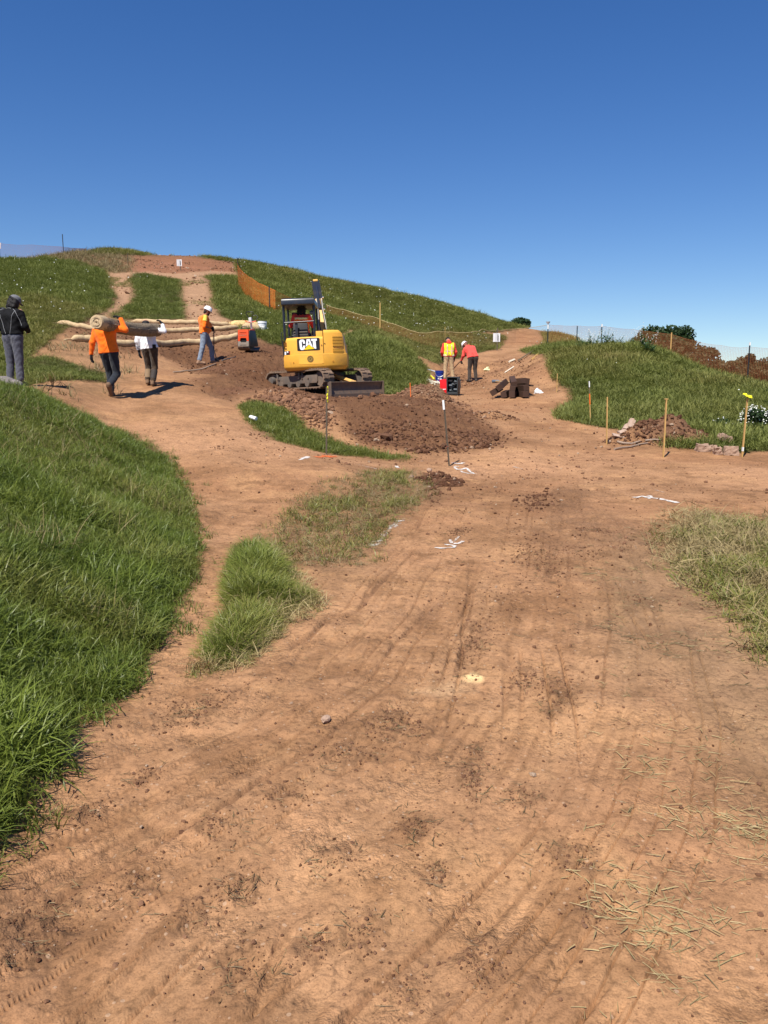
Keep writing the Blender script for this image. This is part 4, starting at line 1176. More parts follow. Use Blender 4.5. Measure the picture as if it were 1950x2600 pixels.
DEF = dict(
    hipL=(-.09, 0, .92), hipR=(.09, 0, .92), kneeL=(-.10, .02, .50), kneeR=(.10, .02, .50), ankL=(-.11, -.02, .09), ankR=(.11, -.02, .09),
    toeL=(-.13, .13, .035), toeR=(.13, .13, .035), waist=(0, 0, 1.08), chest=(0, -.005, 1.32), neck=(0, .0, 1.47), head=(0, .03, 1.635),
    shL=(-.185, 0, 1.42), shR=(.185, 0, 1.42), elL=(-.24, -.02, 1.13), elR=(.24, -.02, 1.13), wrL=(-.25, .06, .88), wrR=(.25, .06, .88),
    face=(0, 1, 0), handL=(0, .15, -1), handR=(0, .15, -1), palmL=(1, 0, 0), palmR=(-1, 0, 0), belly=0.0, curlL=.4, curlR=.4, girth=1.0)

def person(label, loc, rotz, pose, shirt, trousers, boots=None, skin=None, gloves=None, group=None, sleeve='long', scale=1.0, hem=.93, seed=0, hair=None, bare_hands=False, parent_rot=None):
    J = dict(DEF); J.update(pose)
    A = {k: np.array(v, float) for k, v in J.items() if isinstance(v, tuple)}
    g = J['girth']; up = np.array([0, 0, 1.0])
    root = thing('person', label, 'person', loc, (0, 0, rotz) if parent_rot is None else parent_rot, group)
    root.scale = (scale,) * 3
    mid = (A['hipL'] + A['hipR']) / 2
    f = A['face'] / np.linalg.norm(A['face']); hd = A['head']
    hu = hd - A['neck']; hu = hu / np.linalg.norm(hu); f2 = f - hu * (f @ hu) * .2; f2 /= np.linalg.norm(f2)
    side = np.cross(f2, hu); side /= np.linalg.norm(side)
    # torso axes
    def torso(x):
        o = []
        sl, sr = A['shL'], A['shR']
        for s, h, sh in ((-1, A['hipL'], sl), (1, A['hipR'], sr)):
            w = A['waist'] + (h - mid) * .75
            ch = A['chest'] + (sh - (sl + sr) / 2) * .52
            o += [(h + up * .03, w, .108 * g + x, .098 * g + x), (w, ch, .098 * g + x, .112 * g + x)]
            o += [(ch, sh * .86 + (sl + sr) * .07, .105 + x, .066 + x)]
        o += [(A['chest'], A['neck'] - up * .02, .10 + x, .062 + x)]
        if J['belly'] > 0:
            fw = np.array([0, 1.0, 0]); o += [(A['waist'] + fw * .07, A['waist'] + fw * .09 + up * .08, .09 * g + J['belly'] + x, .09 * g + J['belly'] * .6 + x)]
        return o
    def arm(s, x, upto=1.0):
        a, e, w = A['sh' + s], A['el' + s], A['wr' + s]
        o = [(a, e, .060 + x, .046 + x)]
        if upto > .5: o += [(e, e + (w - e) * upto, .046 + x, .046 + x - .014 * upto)]
        return o
    def leg(s, x, cuff=0.0):
        h, k, a = A['hip' + s], A['knee' + s], A['ank' + s]
        return [(h, k, .092 * g + x, .062 + x), (k, a + (k - a) * (.0 if cuff == 0 else .14), .060 + x, .046 + x + cuff)]
    heel = {s: A['ank' + s] - up * .0 for s in 'LR'}
    def foot(s, x):
        a, t = A['ank' + s], A['toe' + s]
        d = t - a; hl = a + np.array([0, 0, -.05]) - np.array([d[0], d[1], 0]) * .22
        if abs(d[2]) > .10: hl = a - d * .15
        return [(a, hl, .045 + x, .040 + x), (hl, t, .040 + x, .034 + x), (a, (a + t) / 2, .045 + x, .036 + x)]
    headp = [(A['neck'] - up * .02, hd - hu * .05, .056, .054), (hd + hu * .02 - f2 * .015, hd + hu * .025 + f2 * .02, .088, .086), (hd + f2 * .028 - hu * .06, hd + f2 * .045 - hu * .085, .062, .044),
             (hd + f2 * .10 - hu * .005, hd + f2 * .112 - hu * .03, .010, .014), (hd + side * .088 - hu * .0, hd + side * .09 - hu * .035, .013, .010), (hd - side * .088 - hu * .0, hd - side * .09 - hu * .035, .013, .010)]
    hands = {}
    for s, sd in (('L', -1), ('R', 1)):
        hands[s] = hand_prims(A['wr' + s], A['hand' + s], A['palm' + s], -sd, J['curl' + s])
    body = headp + torso(-.022) + arm('L', -.008) + arm('R', -.008) + leg('L', -.010) + leg('R', -.010) + foot('L', -.012) + foot('R', -.012)
    link_mesh('body', sdf_mesh('body', body, .012, .02), skin or SKIN, root)
    if bare_hands or gloves is None:
        for s in 'LR': link_mesh('hand', sdf_mesh('hand', hands[s], .007, .008), skin or SKIN, root)
    else:
        for s in 'LR':
            w = A['wr' + s]; e = A['el' + s]; bk = (e - w) / np.linalg.norm(e - w)
            link_mesh('glove', sdf_mesh('glove', [(a, b, r1 + .003, r2 + .003) for a, b, r1, r2 in hands[s]] + [(w + bk * .05, w, .041, .036)], .007, .010), gloves, root)
    # clothes
    hz_ = A['waist'][2] - 1.08
    tp = leg('L', .012, .012) + leg('R', .012, .012) + [(A['hipL'] + up * .02, A['hipL'] * .5 + A['waist'] * .5, .108 * g, .098 * g), (A['hipR'] + up * .02, A['hipR'] * .5 + A['waist'] * .5, .108 * g, .098 * g)]
    ax = A['waist'] - mid; ax /= np.linalg.norm(ax)
    link_mesh('trousers', sdf_mesh('trousers', tp, .012, .03, [(mid + ax * .085, ax)], .006, seed), trousers, root)
    sp = torso(.020) + arm('L', .012, 1.0 if sleeve == 'long' else 0.0) + arm('R', .012, 1.0 if sleeve == 'long' else 0.0)
    cuts = [(mid + ax * (hem - .92), -ax), (A['neck'] + hu * .015, hu)]
    link_mesh('shirt', sdf_mesh('shirt', sp, .012, .035, cuts, .006, seed + 3), shirt, root)
    for s in 'LR':
        o = link_mesh('boot', sdf_mesh('boot', foot(s, .008) + [(A['ank' + s], A['ank' + s] + (A['knee' + s] - A['ank' + s]) * .12, .05, .052)], .010, .015), boots or MAT_BOOT, root)
    return root, A, dict(hu=hu, f=f2, side=side, up=up, torso=torso, arm=arm, mid=mid, ax=ax)

def frame_of(A, K, at_):
    """matrix: local x=side, y=face, z=head up, origin at_"""
    x, y, z = K['side'], K['f'], K['hu']
    y = np.cross(z, x)
    M = Matrix(((x[0], y[0], z[0], at_[0]), (x[1], y[1], z[1], at_[1]), (x[2], y[2], z[2], at_[2]), (0, 0, 0, 1)))
    return M
def hard_hat(root, A, K, mat):
    M = frame_of(A, K, A['head'] + K['hu'] * .03)
    mb = MB()
    prof = [(.118, -.01), (.122, .0), (.118, .03), (.104, .07), (.078, .10), (.04, .118), (0, .122)]
    mb.lathe(prof, 24, M @ Matrix.Diagonal((.92, 1.08, 1.05, 1)))
    mb.lathe([(.100, -.004), (.135, -.012), (.137, -.006), (.118, .004)], 24, M @ Matrix.Diagonal((.92, 1.08, 1, 1)))
    o = mb.build('hard_hat', mat, root, smooth=50)
    b = MB()
    pts = [(x * .11, .105 + .065 * math.cos(x * 1.35), -.008 - .012 * math.cos(x * 1.4)) for x in np.linspace(-1, 1, 9)]
    inn = [(x * .10, .07, .004) for x in np.linspace(-1, 1, 9)]
    vs = inn + pts + [(p[0], p[1], p[2] - .006) for p in pts] + [(p[0], p[1], p[2] - .008) for p in inn]
    fs = []
    for i in range(8):
        for r in range(3): fs.append((r * 9 + i, r * 9 + i + 1, (r + 1) * 9 + i + 1, (r + 1) * 9 + i))
        fs.append((27 + i, 27 + i + 1, i + 1, i))
    b.add(vs, fs, M); b.tube([(0, -.12, .06), (0, -.08, .105), (0, 0, .130), (0, .08, .108), (0, .125, .05)], .010, 6)
    b2 = MB(); b2.add(vs, fs, M)
    b2.tube([M @ Vector(p) for p in [(0, -.122, .055), (0, -.085, .10), (0, 0, .126), (0, .085, .10), (0, .122, .05)]], .009, 6)
    b2.build('hat_brim', mat, o, smooth=50)
    return o
def cap(root, A, K, mat, peak=True, back_gap=False):
    M = frame_of(A, K, A['head'] + K['hu'] * .03)
    mb = MB()
    mb.lathe([(.102, -.012), (.106, .02), (.098, .055), (.072, .085), (.035, .100), (0, .104)], 20, M @ Matrix.Diagonal((.94, 1.06, 1, 1)))
    o = mb.build('cap', mat, root, smooth=50)
    if peak:
        b = MB()
        ang = np.linspace(-1.1, 1.1, 9)
        i_ = [(math.sin(a) * .098, math.cos(a) * .108, .0) for a in ang]; e_ = [(math.sin(a) * .090, math.cos(a) * .105 + .075 * math.cos(a), -.018) for a in ang]
        vs = i_ + e_ + [(p[0], p[1], p[2] - .006) for p in e_] + [(p[0], p[1], p[2] - .006) for p in i_]
        fs = []
        for i in range(8):
            for r in range(3): fs.append((r * 9 + i, r * 9 + i + 1, (r + 1) * 9 + i + 1, (r + 1) * 9 + i))
            fs.append((27 + i, 28 + i, i + 1, i))
        b.add(vs, fs, M); b.build('peak', mat, o, smooth=40)
    if back_gap:
        b = MB(); b.add([M @ Vector((math.sin(a) * .045, -.1165, .0 + math.cos(a) * .035)) for a in np.linspace(-1.57, 1.57, 10)], [tuple(range(10))])
        b = MB()
        outl = [(math.sin(a) * .045, .004 + math.cos(a) * .036) for a in np.linspace(-1.57, 1.57, 10)]
        b.prism(outl, -.1155, -.100, M); b.build('strap_opening', HAIR, o)
    return o

ORANGE = fabric('orange_cloth', (.90, .17, .012), .06)
# 1 black jacket, left edge of the frame
p = stand(42, 988, 16.5)
root, A, K = person('person in black jacket with white piping and grey cap at the left edge', p, R(-12),
    dict(head=(.045, .075, 1.60), neck=(.01, .02, 1.46), face=(.35, .75, -.5), elR=(.285, .0, 1.14), wrR=(.20, .21, 1.06), handR=(-.4, .8, .1), palmR=(-.8, -.2, .4), elL=(-.27, .02, 1.12), wrL=(-.14, .23, 1.05), handL=(.6, .7, 0),
         kneeR=(.105, .0, .50), ankR=(.13, -.05, .09), toeR=(.16, .10, .035), shL=(-.20, 0, 1.41), shR=(.20, 0, 1.41), girth=1.08),
    fabric('black_fleece', (.010, .010, .011)), fabric('grey_trousers', (.085, .085, .105)), MAT_BOOT_DARK, SKIN, scale=1.02, hem=.99, seed=1)
cap(root, A, K, fabric('grey_cap', (.14, .14, .15)), True, True)
hd = A['head']
hp = [(hd - K['f'] * .03 + K['hu'] * .0, hd - K['f'] * .045 - K['hu'] * .10, .094, .075)]
for s in (-1, 1):
    hp += [(hd + K['side'] * s * .07 - K['f'] * .02, hd + K['side'] * s * .095 - K['f'] * .03 - K['hu'] * .12, .05, .045), (hd + K['side'] * s * .085 + K['f'] * .03, hd + K['side'] * s * .10 + K['f'] * .02 - K['hu'] * .10, .035, .03)]
link_mesh('hair', sdf_mesh('hair', hp, .010, .03, None, .012, 4), HAIR, root)
def on_back(pts, A, K, off=.024):
    """drape a line of (x, z) points over the back of the shirt"""
    prims = K['torso'](off) + K['arm']('L', off) + K['arm']('R', off); out = []
    for x, z in pts:
        ys = np.linspace(-.45, .15, 240); P = np.stack([np.full(240, x), ys, np.full(240, z)], 1).astype(np.float32)
        d = None
        for a, b, r1, r2 in prims:
            e = round_cone(P, a, b, r1, r2); d = e if d is None else smin(d, e, .035)
        k = int(np.argmax(d < 0)) if (d < 0).any() else 120
        out.append((x, ys[k] - .003, z))
    return out
piping = M_plain('white_piping', (.38, .38, .38), .6)
for pts in ([(-.165, 1.44), (-.08, 1.475), (0, 1.48), (.08, 1.47), (.165, 1.425), (.20, 1.36), (.235, 1.25), (.268, 1.15)], [(.165, 1.425), (.125, 1.33), (.095, 1.22), (.075, 1.11), (.045, 1.00)], [(-.165, 1.425), (-.125, 1.33), (-.095, 1.22), (-.075, 1.11), (-.045, 1.00)]):
    dense = []
    for (a, b) in zip(pts[:-1], pts[1:]):
        for t in (0, .34, .67): dense.append((a[0] + (b[0] - a[0]) * t, a[1] + (b[1] - a[1]) * t))
    dense.append(pts[-1])
    MB().tube(on_back(dense, A, K), .0032, 5).build('piping', piping, root)

# 2 carrier in orange
def local(root_loc, rotz, scale, w):
    d = Vector(w) - Vector(root_loc); d = Matrix.Rotation(-rotz, 3, 'Z') @ d
    return tuple(d / scale)
ROLL_A = Vector((-5.70, 16.85, 2.455)); ROLL_B = Vector((-5.36, 20.0, 2.43)); ROLL_R = .135
p = stand(284, 1012, 17.5)
p.x = -5.74
rz = R(-3)
root, A, K = person('person in orange long-sleeved shirt carrying the near end of the matting roll', p, rz,
    dict(hipL=(-.05, .0, .90), hipR=(.125, .0, .90), waist=(.02, .0, 1.06), chest=(-.03, .02, 1.30), neck=(-.06, .05, 1.45), head=(-.12, .10, 1.57), face=(0, 1, -.2),
         shL=(-.215, .02, 1.39), shR=(.145, .02, 1.42), elL=(-.29, -.03, 1.12), wrL=(-.345, .02, .88), handL=(-.05, .05, -1), palmL=(1, 0, 0),
         elR=(.39, .06, 1.38), wrR=(.285, .10, 1.60), handR=(-.75, .1, .5), palmR=(-.35, 0, -1), curlR=.5,
         kneeL=(-.03, .16, .50), ankL=(.0, .10, .10), toeL=(-.01, .25, .04), kneeR=(.15, .08, .48), ankR=(.075, -.20, .24), toeR=(.075, -.10, .07)),
    ORANGE, fabric('dark_jeans', (.022, .026, .034)), MAT_BOOT, SKIN_DARK, MAT_GLOVE, scale=1.0, hem=.93, seed=2)
link_mesh('hair', sdf_mesh('hair', [(A['head'] - K['f'] * .025, A['head'] - K['f'] * .03 - K['hu'] * .05, .092, .075)], .010, .02), HAIR, root)

# 3 carrier in white
p = stand(388, 986, 19.75); p.x = -5.50
root, A, K = person('person in white long-sleeved shirt carrying the far end of the matting roll', p, R(-4),
    dict(hipL=(-.07, .0, .90), hipR=(.115, .0, .90), waist=(.0, .0, 1.06), chest=(-.05, .02, 1.29), neck=(-.06, .06, 1.44), head=(-.085, .12, 1.55), face=(0, 1, -.2), girth=1.1,
         shL=(-.23, .0, 1.38), shR=(.13, .0, 1.41), elL=(-.29, -.02, 1.11), wrL=(-.27, .05, .86), handL=(.05, .1, -1),
         elR=(.41, .02, 1.36), wrR=(.345, .10, 1.56), handR=(-.5, .1, .5), palmR=(-1, 0, -.4), curlR=.5,
         kneeL=(-.075, .12, .48), ankL=(-.065, .0, .13), toeL=(-.075, .13, .05), kneeR=(.12, .05, .47), ankR=(.10, -.10, .10), toeR=(.11, .04, .04)),
    fabric('white_cloth', (.78, .78, .80), .04), fabric('brown_trousers', (.050, .034, .023), .2, dirt=(.12, .08, .05)), MAT_BOOT, SKIN, MAT_GLOVE, scale=.92, hem=.95, seed=3)
link_mesh('hair', sdf_mesh('hair', [(A['head'] - K['f'] * .02, A['head'] - K['f'] * .03 - K['hu'] * .05, .093, .075)], .010, .02), HAIR, root)
MB().box((.175, -.10, .985), (.09, .05, .10)).build('belt_pouch', MAT_GLOVE, root, bevel=.012, smooth=40)
for s, z0 in (('L', .42), ('R', .40)):
    k, a = A['knee' + s], A['ank' + s]
    MB().tube([tuple(k + (a - k) * t) for t in (.22, .5, .8)], [.082, .080, .078], 12).build('gaiter', fabric('gaiter_cloth', (.25, .17, .10)) if s == 'L' else MAT_BOOT_DARK, root, smooth=60)
e, w = A['elL'], A['wrL']
for i, t in enumerate((.45, .6, .75)):
    c0 = e + (w - e) * t; c1 = e + (w - e) * (t + .06)
    MB().tube([tuple(c0), tuple(c1)], .062 - .012 * t, 12).build('sleeve_stripe', fabric('grey_stripe', (.10, .10, .12)), root, smooth=60)

# 4 standing with the hose
p = stand(522, 929, 26.0)
HOSE_MAN = p.copy()
rz = R(-68)
HAND_L = (.02, .27, 1.10); HAND_R = (-.02, .30, 1.06)
root, A, K = person('bearded person in white hard hat, orange vest and faded jeans holding a hose', p, rz,
    dict(head=(.0, .115, 1.60), neck=(0, .035, 1.45), face=(.0, .8, -.6), belly=.035, girth=1.15, shL=(-.20, .02, 1.40), shR=(.20, .02, 1.40),
         elL=(-.25, -.06, 1.12), wrL=(-.05, .19, 1.10), handL=(.5, .8, 0), palmL=(.6, -.2, -.3), curlL=.9, elR=(.27, -.05, 1.12), wrR=(.06, .20, 1.08), handR=(-.5, .8, -.1), palmR=(-.6, -.2, -.3), curlR=.9,
         hipL=(-.10, .02, .92), hipR=(.10, -.02, .92), kneeL=(-.13, .22, .50), ankL=(-.15, .25, .09), toeL=(-.17, .42, .035), kneeR=(.13, -.10, .50), ankR=(.15, -.22, .09), toeR=(.17, -.06, .035)),
    ORANGE, fabric('faded_jeans', (.20, .24, .30), .35), M_plain('suede_boot', (.30, .18, .11), .9), SKIN_DARK, MAT_GLOVE, sleeve='short', hem=.96, seed=4)
hard_hat(root, A, K, MAT_WHITE_HAT)
hd = A['head']
link_mesh('beard', sdf_mesh('beard', [(hd + K['f'] * .05 - K['hu'] * .075, hd + K['f'] * .065 - K['hu'] * .12, .055, .035), (hd - K['f'] * .03 - K['hu'] * .03, hd - K['f'] * .04 - K['hu'] * .06, .075, .06)], .009, .02, None, .006, 5), HAIR, root)
vt = [(a, b, r1 + .014, r2 + .014) for a, b, r1, r2 in K['torso'](.012)]
link_mesh('vest', sdf_mesh('vest', vt, .012, .035, [(K['mid'] + K['ax'] * .0, -K['ax']), (A['neck'] - K['up'] * .03, K['hu']), ((-.205, 0, 1.3), (-1, 0, 0)), ((.205, 0, 1.3), (1, 0, 0))], .007, 9), fabric('safety_vest_orange', (.92, .22, .03), .1), root)
vs_ = fabric('vest_yellow_patch', (.75, .62, .10), .1)
MB().tube([tuple(A['shR'] + np.array((.012, 0, .06))), tuple(A['shR'] * .6 + A['elR'] * .4 + np.array((.014, -.005, 0)))], [.062, .071], 12).build('sleeve_band', vs_, root, smooth=60)
MB().tube([tuple(A['shL'] + np.array((-.012, 0, .06))), tuple(A['shL'] * .6 + A['elL'] * .4 + np.array((-.014, -.005, 0)))], [.062, .071], 12).build('sleeve_band', vs_, root, smooth=60)

# 5 high-visibility vest
RED = fabric('red_hoodie', (.72, .055, .038), .1)
CORAL = fabric('coral_hoodie', (.82, .085, .065), .1)
p = stand(1139, 971, 33.0)
root, A, K = person('person in a yellow high-visibility vest, red hoodie and khaki trousers beside the blue bucket', p, R(6),
    dict(head=(-.015, .16, 1.565), neck=(0, .07, 1.45), chest=(0, .035, 1.31), face=(-.1, .7, -.7), shL=(-.19, .06, 1.40), shR=(.19, .06, 1.40), elL=(-.27, .04, 1.12), wrL=(-.22, .16, .92), elR=(.28, .06, 1.12), wrR=(.25, .16, .90),
         kneeL=(-.13, .03, .50), ankL=(-.165, -.02, .09), toeL=(-.2, .12, .035), kneeR=(.13, .03, .50), ankR=(.175, .0, .09), toeR=(.22, .14, .035)),
    RED, fabric('khaki', (.48, .34, .19), .15, dirt=(.30, .20, .12)), MAT_BOOT, SKIN, MAT_GLOVE, hem=.95, seed=5)
cap(root, A, K, fabric('dark_cap', (.02, .015, .015)))
link_mesh('hood', sdf_mesh('hood', [(A['neck'] + np.array((-.05, -.05, .02)), A['neck'] + np.array((.05, -.05, .02)), .062, .062), (A['neck'] + np.array((0, -.03, .06)), A['neck'] + np.array((0, .0, .08)), .075, .07)], .010, .03), RED, root)
VT = fabric('vest_lime', (.78, .86, .03), .05); TAPE = fabric('vest_orange_tape', (.80, .22, .06)); SILVER = M_plain('reflective_tape', (.62, .62, .60), .4)
vt = [(a, b, r1 + .014, r2 + .014) for a, b, r1, r2 in K['torso'](.012)]
link_mesh('vest', sdf_mesh('vest', vt, .012, .035, [(K['mid'] + K['ax'] * .07, -K['ax']), (A['neck'] - K['up'] * .02, K['hu']), ((-.20, 0, 1.3), (-1, 0, 0)), ((.20, 0, 1.3), (1, 0, 0))], .004, 9), VT, root)
def strip(root, A, K, line, w, mat, name='vest_stripe', off=.031):
    dense = []
    for (a, b) in zip(line[:-1], line[1:]):
        for t in np.linspace(0, 1, 7)[:-1]: dense.append((a[0] + (b[0] - a[0]) * t, a[1] + (b[1] - a[1]) * t))
    dense.append(line[-1])
    q = on_back(dense, A, K, off); d = np.array(line[-1]) - np.array(line[0]); d = d / np.linalg.norm(d); n = np.array([d[1], 0, -d[0]]) * w / 2
    vs = []; fs = []
    for p_ in q:
        p_ = np.array(p_); vs += [tuple(p_ - n), tuple(p_ + n), tuple(p_ - n + np.array((0, .012, 0))), tuple(p_ + n + np.array((0, .012, 0)))]
    for i in range(len(q) - 1):
        b = i * 4; fs += [(b, b + 4, b + 5, b + 1), (b, b + 2, b + 6, b + 4), (b + 1, b + 5, b + 7, b + 3)]
    MB().add(vs, fs).build(name, mat, root)
for ln in ([(.085, 1.02), (.09, 1.41)], [(-.085, 1.02), (-.09, 1.41)]):
    strip(root, A, K, ln, .05, TAPE, off=.029); strip(root, A, K, ln, .016, SILVER, off=.034)
strip(root, A, K, [(-.17, 1.15), (.17, 1.17)], .05, TAPE, off=.031); strip(root, A, K, [(-.17, 1.15), (.17, 1.17)], .016, SILVER, off=.037)
link_mesh('undershirt_hem', sdf_mesh('undershirt_hem', [(A['hipL'] + np.array((0, 0, .05)), A['hipL'] + np.array((.01, 0, .12)), .128, .125), (A['hipR'] + np.array((0, 0, .05)), A['hipR'] + np.array((-.01, 0, .12)), .128, .125)], .012, .03, [((0, 0, .965), (0, 0, -1)), ((0, 0, 1.04), (0, 0, 1))], .004, 3), M_plain('white_shirt', (.7, .7, .7), .9), root)

# 6 bending over a shovel
p = stand(1199, 968, 33.0); SHOVEL_MAN = p.copy()
rz = R(14)
root, A, K = person('person in a coral red hoodie and white hard hat bending over a shovel', p, rz,
    dict(hipL=(-.09, -.03, .90), hipR=(.10, -.03, .90), waist=(-.01, .03, 1.05), chest=(-.06, .17, 1.24), neck=(-.115, .27, 1.33), head=(-.19, .38, 1.42), face=(-.45, .55, -.7), girth=1.1,
         shL=(-.26, .24, 1.27), shR=(.10, .21, 1.30), elL=(-.31, .24, 1.0), wrL=(-.33, .38, .82), handL=(-.1, .2, -1), curlL=.9, elR=(.19, .33, 1.08), wrR=(-.08, .46, 1.04), handR=(-.8, .3, -.1), palmR=(0, -.5, -.8), curlR=.9,
         kneeL=(-.11, .03, .49), ankL=(-.13, -.04, .09), toeL=(-.17, .10, .035), kneeR=(.12, .04, .49), ankR=(.15, -.02, .09), toeR=(.19, .12, .035)),
    CORAL, fabric('dark_brown_trousers', (.055, .042, .034), .2), MAT_BOOT_DARK, SKIN_DARK, MAT_GLOVE, hem=.94, seed=6)
hard_hat(root, A, K, MAT_WHITE_HAT)
link_mesh('hood', sdf_mesh('hood', [(A['neck'] + np.array((-.05, -.06, .03)), A['neck'] + np.array((.05, -.06, .03)), .06, .06)], .010, .03), CORAL, root)
SH_TOP = Matrix.Rotation(rz, 3, 'Z') @ Vector((-.10, .53, 1.02)) + p
SH_LOW = Matrix.Rotation(rz, 3, 'Z') @ Vector((-.35, .47, .78)) + p
# ------------------------------------------------------------------ compact excavator
def paint(name, col, rough=.42, dirt=(.22, .13, .07), amt=.35, spec=.5):
    t = NT(name); co = t.coord()
    n = t.noise(3.0, 6, .65, co); z = t.n('ShaderNodeSeparateXYZ'); t.l(co, z.inputs[0])
    f = t.ramp(n, [(.55 - .2 * amt, 0.0), (.85 - .2 * amt, 1.0)])
    low = t.math('SUBTRACT', 1.25, z.outputs[2], clamp=True)
    f = t.math('MULTIPLY', f, t.math('MULTIPLY_ADD', low, .7, .12), clamp=True)
    f2 = t.ramp(t.noise(40, 4, .7, co), [(.62, 0.0), (.75, .35 * amt)])
    c = t.mix(t.math('MAXIMUM', f, f2), col, dirt)
    r = t.math('MULTIPLY_ADD', n, .25, rough - .1)
    t.bsdf(c, r, 0, t.bump(t.noise(5, 3, .5, co), .03, .02), spec)
    return t.m
YEL = paint('machine_yellow', (.86, .43, .055))
CREAM = paint('boom_yellow', (.72, .40, .09), .45, amt=.8)
BLK = paint('machine_black', (.018, .019, .022), .38, amt=.2)
NAVY = paint('canopy_black', (.020, .024, .034), .32, amt=.15)
GREYD = paint('undercarriage_grey', (.085, .075, .065), .7, dirt=(.20, .135, .09), amt=1.1)
RUB = M_plain('track_rubber', (.055, .047, .040), .85, var=.3, scale=9, bump=.4, dirt=(.22, .145, .095), dirt_amt=1.0)
STEEL = M_plain('worn_steel', (.16, .13, .11), .5, .5, var=.3, scale=8, dirt=(.22, .15, .10), dirt_amt=.7)
BLADE_M = M_plain('blade_steel', (.125, .095, .075), .6, .2, var=.35, scale=6, dirt=(.20, .13, .085), dirt_amt=.6)
CHROME = M_plain('cylinder_rod', (.65, .65, .66), .2, 1.0, var=.05)
SEATM = M_plain('seat_vinyl', (.022, .022, .024), .55, var=.2)
DARKGAP = M_plain('dark_recess', (.008, .007, .006), .9)
WHT = M_plain('decal_white', (.82, .82, .82), .45, var=.02)
DBLK = M_plain('decal_black', (.016, .013, .014), .4, var=.05, spec=.5)
DYEL = M_plain('decal_yellow', (.88, .58, .01), .45, var=.02)
REDL = M_plain('decal_red', (.30, .03, .02), .45)

EX = at(810, 985, 23.5); ex_z = gz1(EX.x, EX.y)
tilt_ax = Vector((.67, .74, 0))          # machine leans nose-down along its tracks
EXROOT = thing('excavator', 'yellow compact tracked excavator with open black canopy standing on the dirt fill', 'excavator', (EX.x, EX.y, .955))
EXROOT.scale = (.94, .94, .94)
EXROOT.rotation_mode = 'QUATERNION'
from mathutils import Quaternion
EXROOT.rotation_quaternion = Quaternion(tilt_ax, R(-2.9))
E = EXROOT
UY = Vector((.74, -.67, 0)).normalized(); UX = UY.cross(Vector((0, 0, 1)))
UM = Matrix(((UX.x, UY.x, 0, 0), (UX.y, UY.y, 0, 0), (0, 0, 1, 0), (0, 0, 0, 1)))
def stadium(t, half, r):
    """point and normal at arc length fraction t (y, z)"""
    P = 4 * half + 2 * math.pi * r; s = (t % 1) * P
    if s < 2 * half: return (half - s, -r), (0, -1), (-1, 0)
    s -= 2 * half
    if s < math.pi * r:
        a = s / r; return (-half - r * math.sin(a), -r * math.cos(a)), (-math.sin(a), -math.cos(a)), (-math.cos(a), math.sin(a))
    s -= math.pi * r
    if s < 2 * half: return (-half + s, r), (0, 1), (1, 0)
    s -= 2 * half; a = s / r
    return (half + r * math.sin(a), r * math.cos(a)), (math.sin(a), math.cos(a)), (math.cos(a), -math.sin(a))
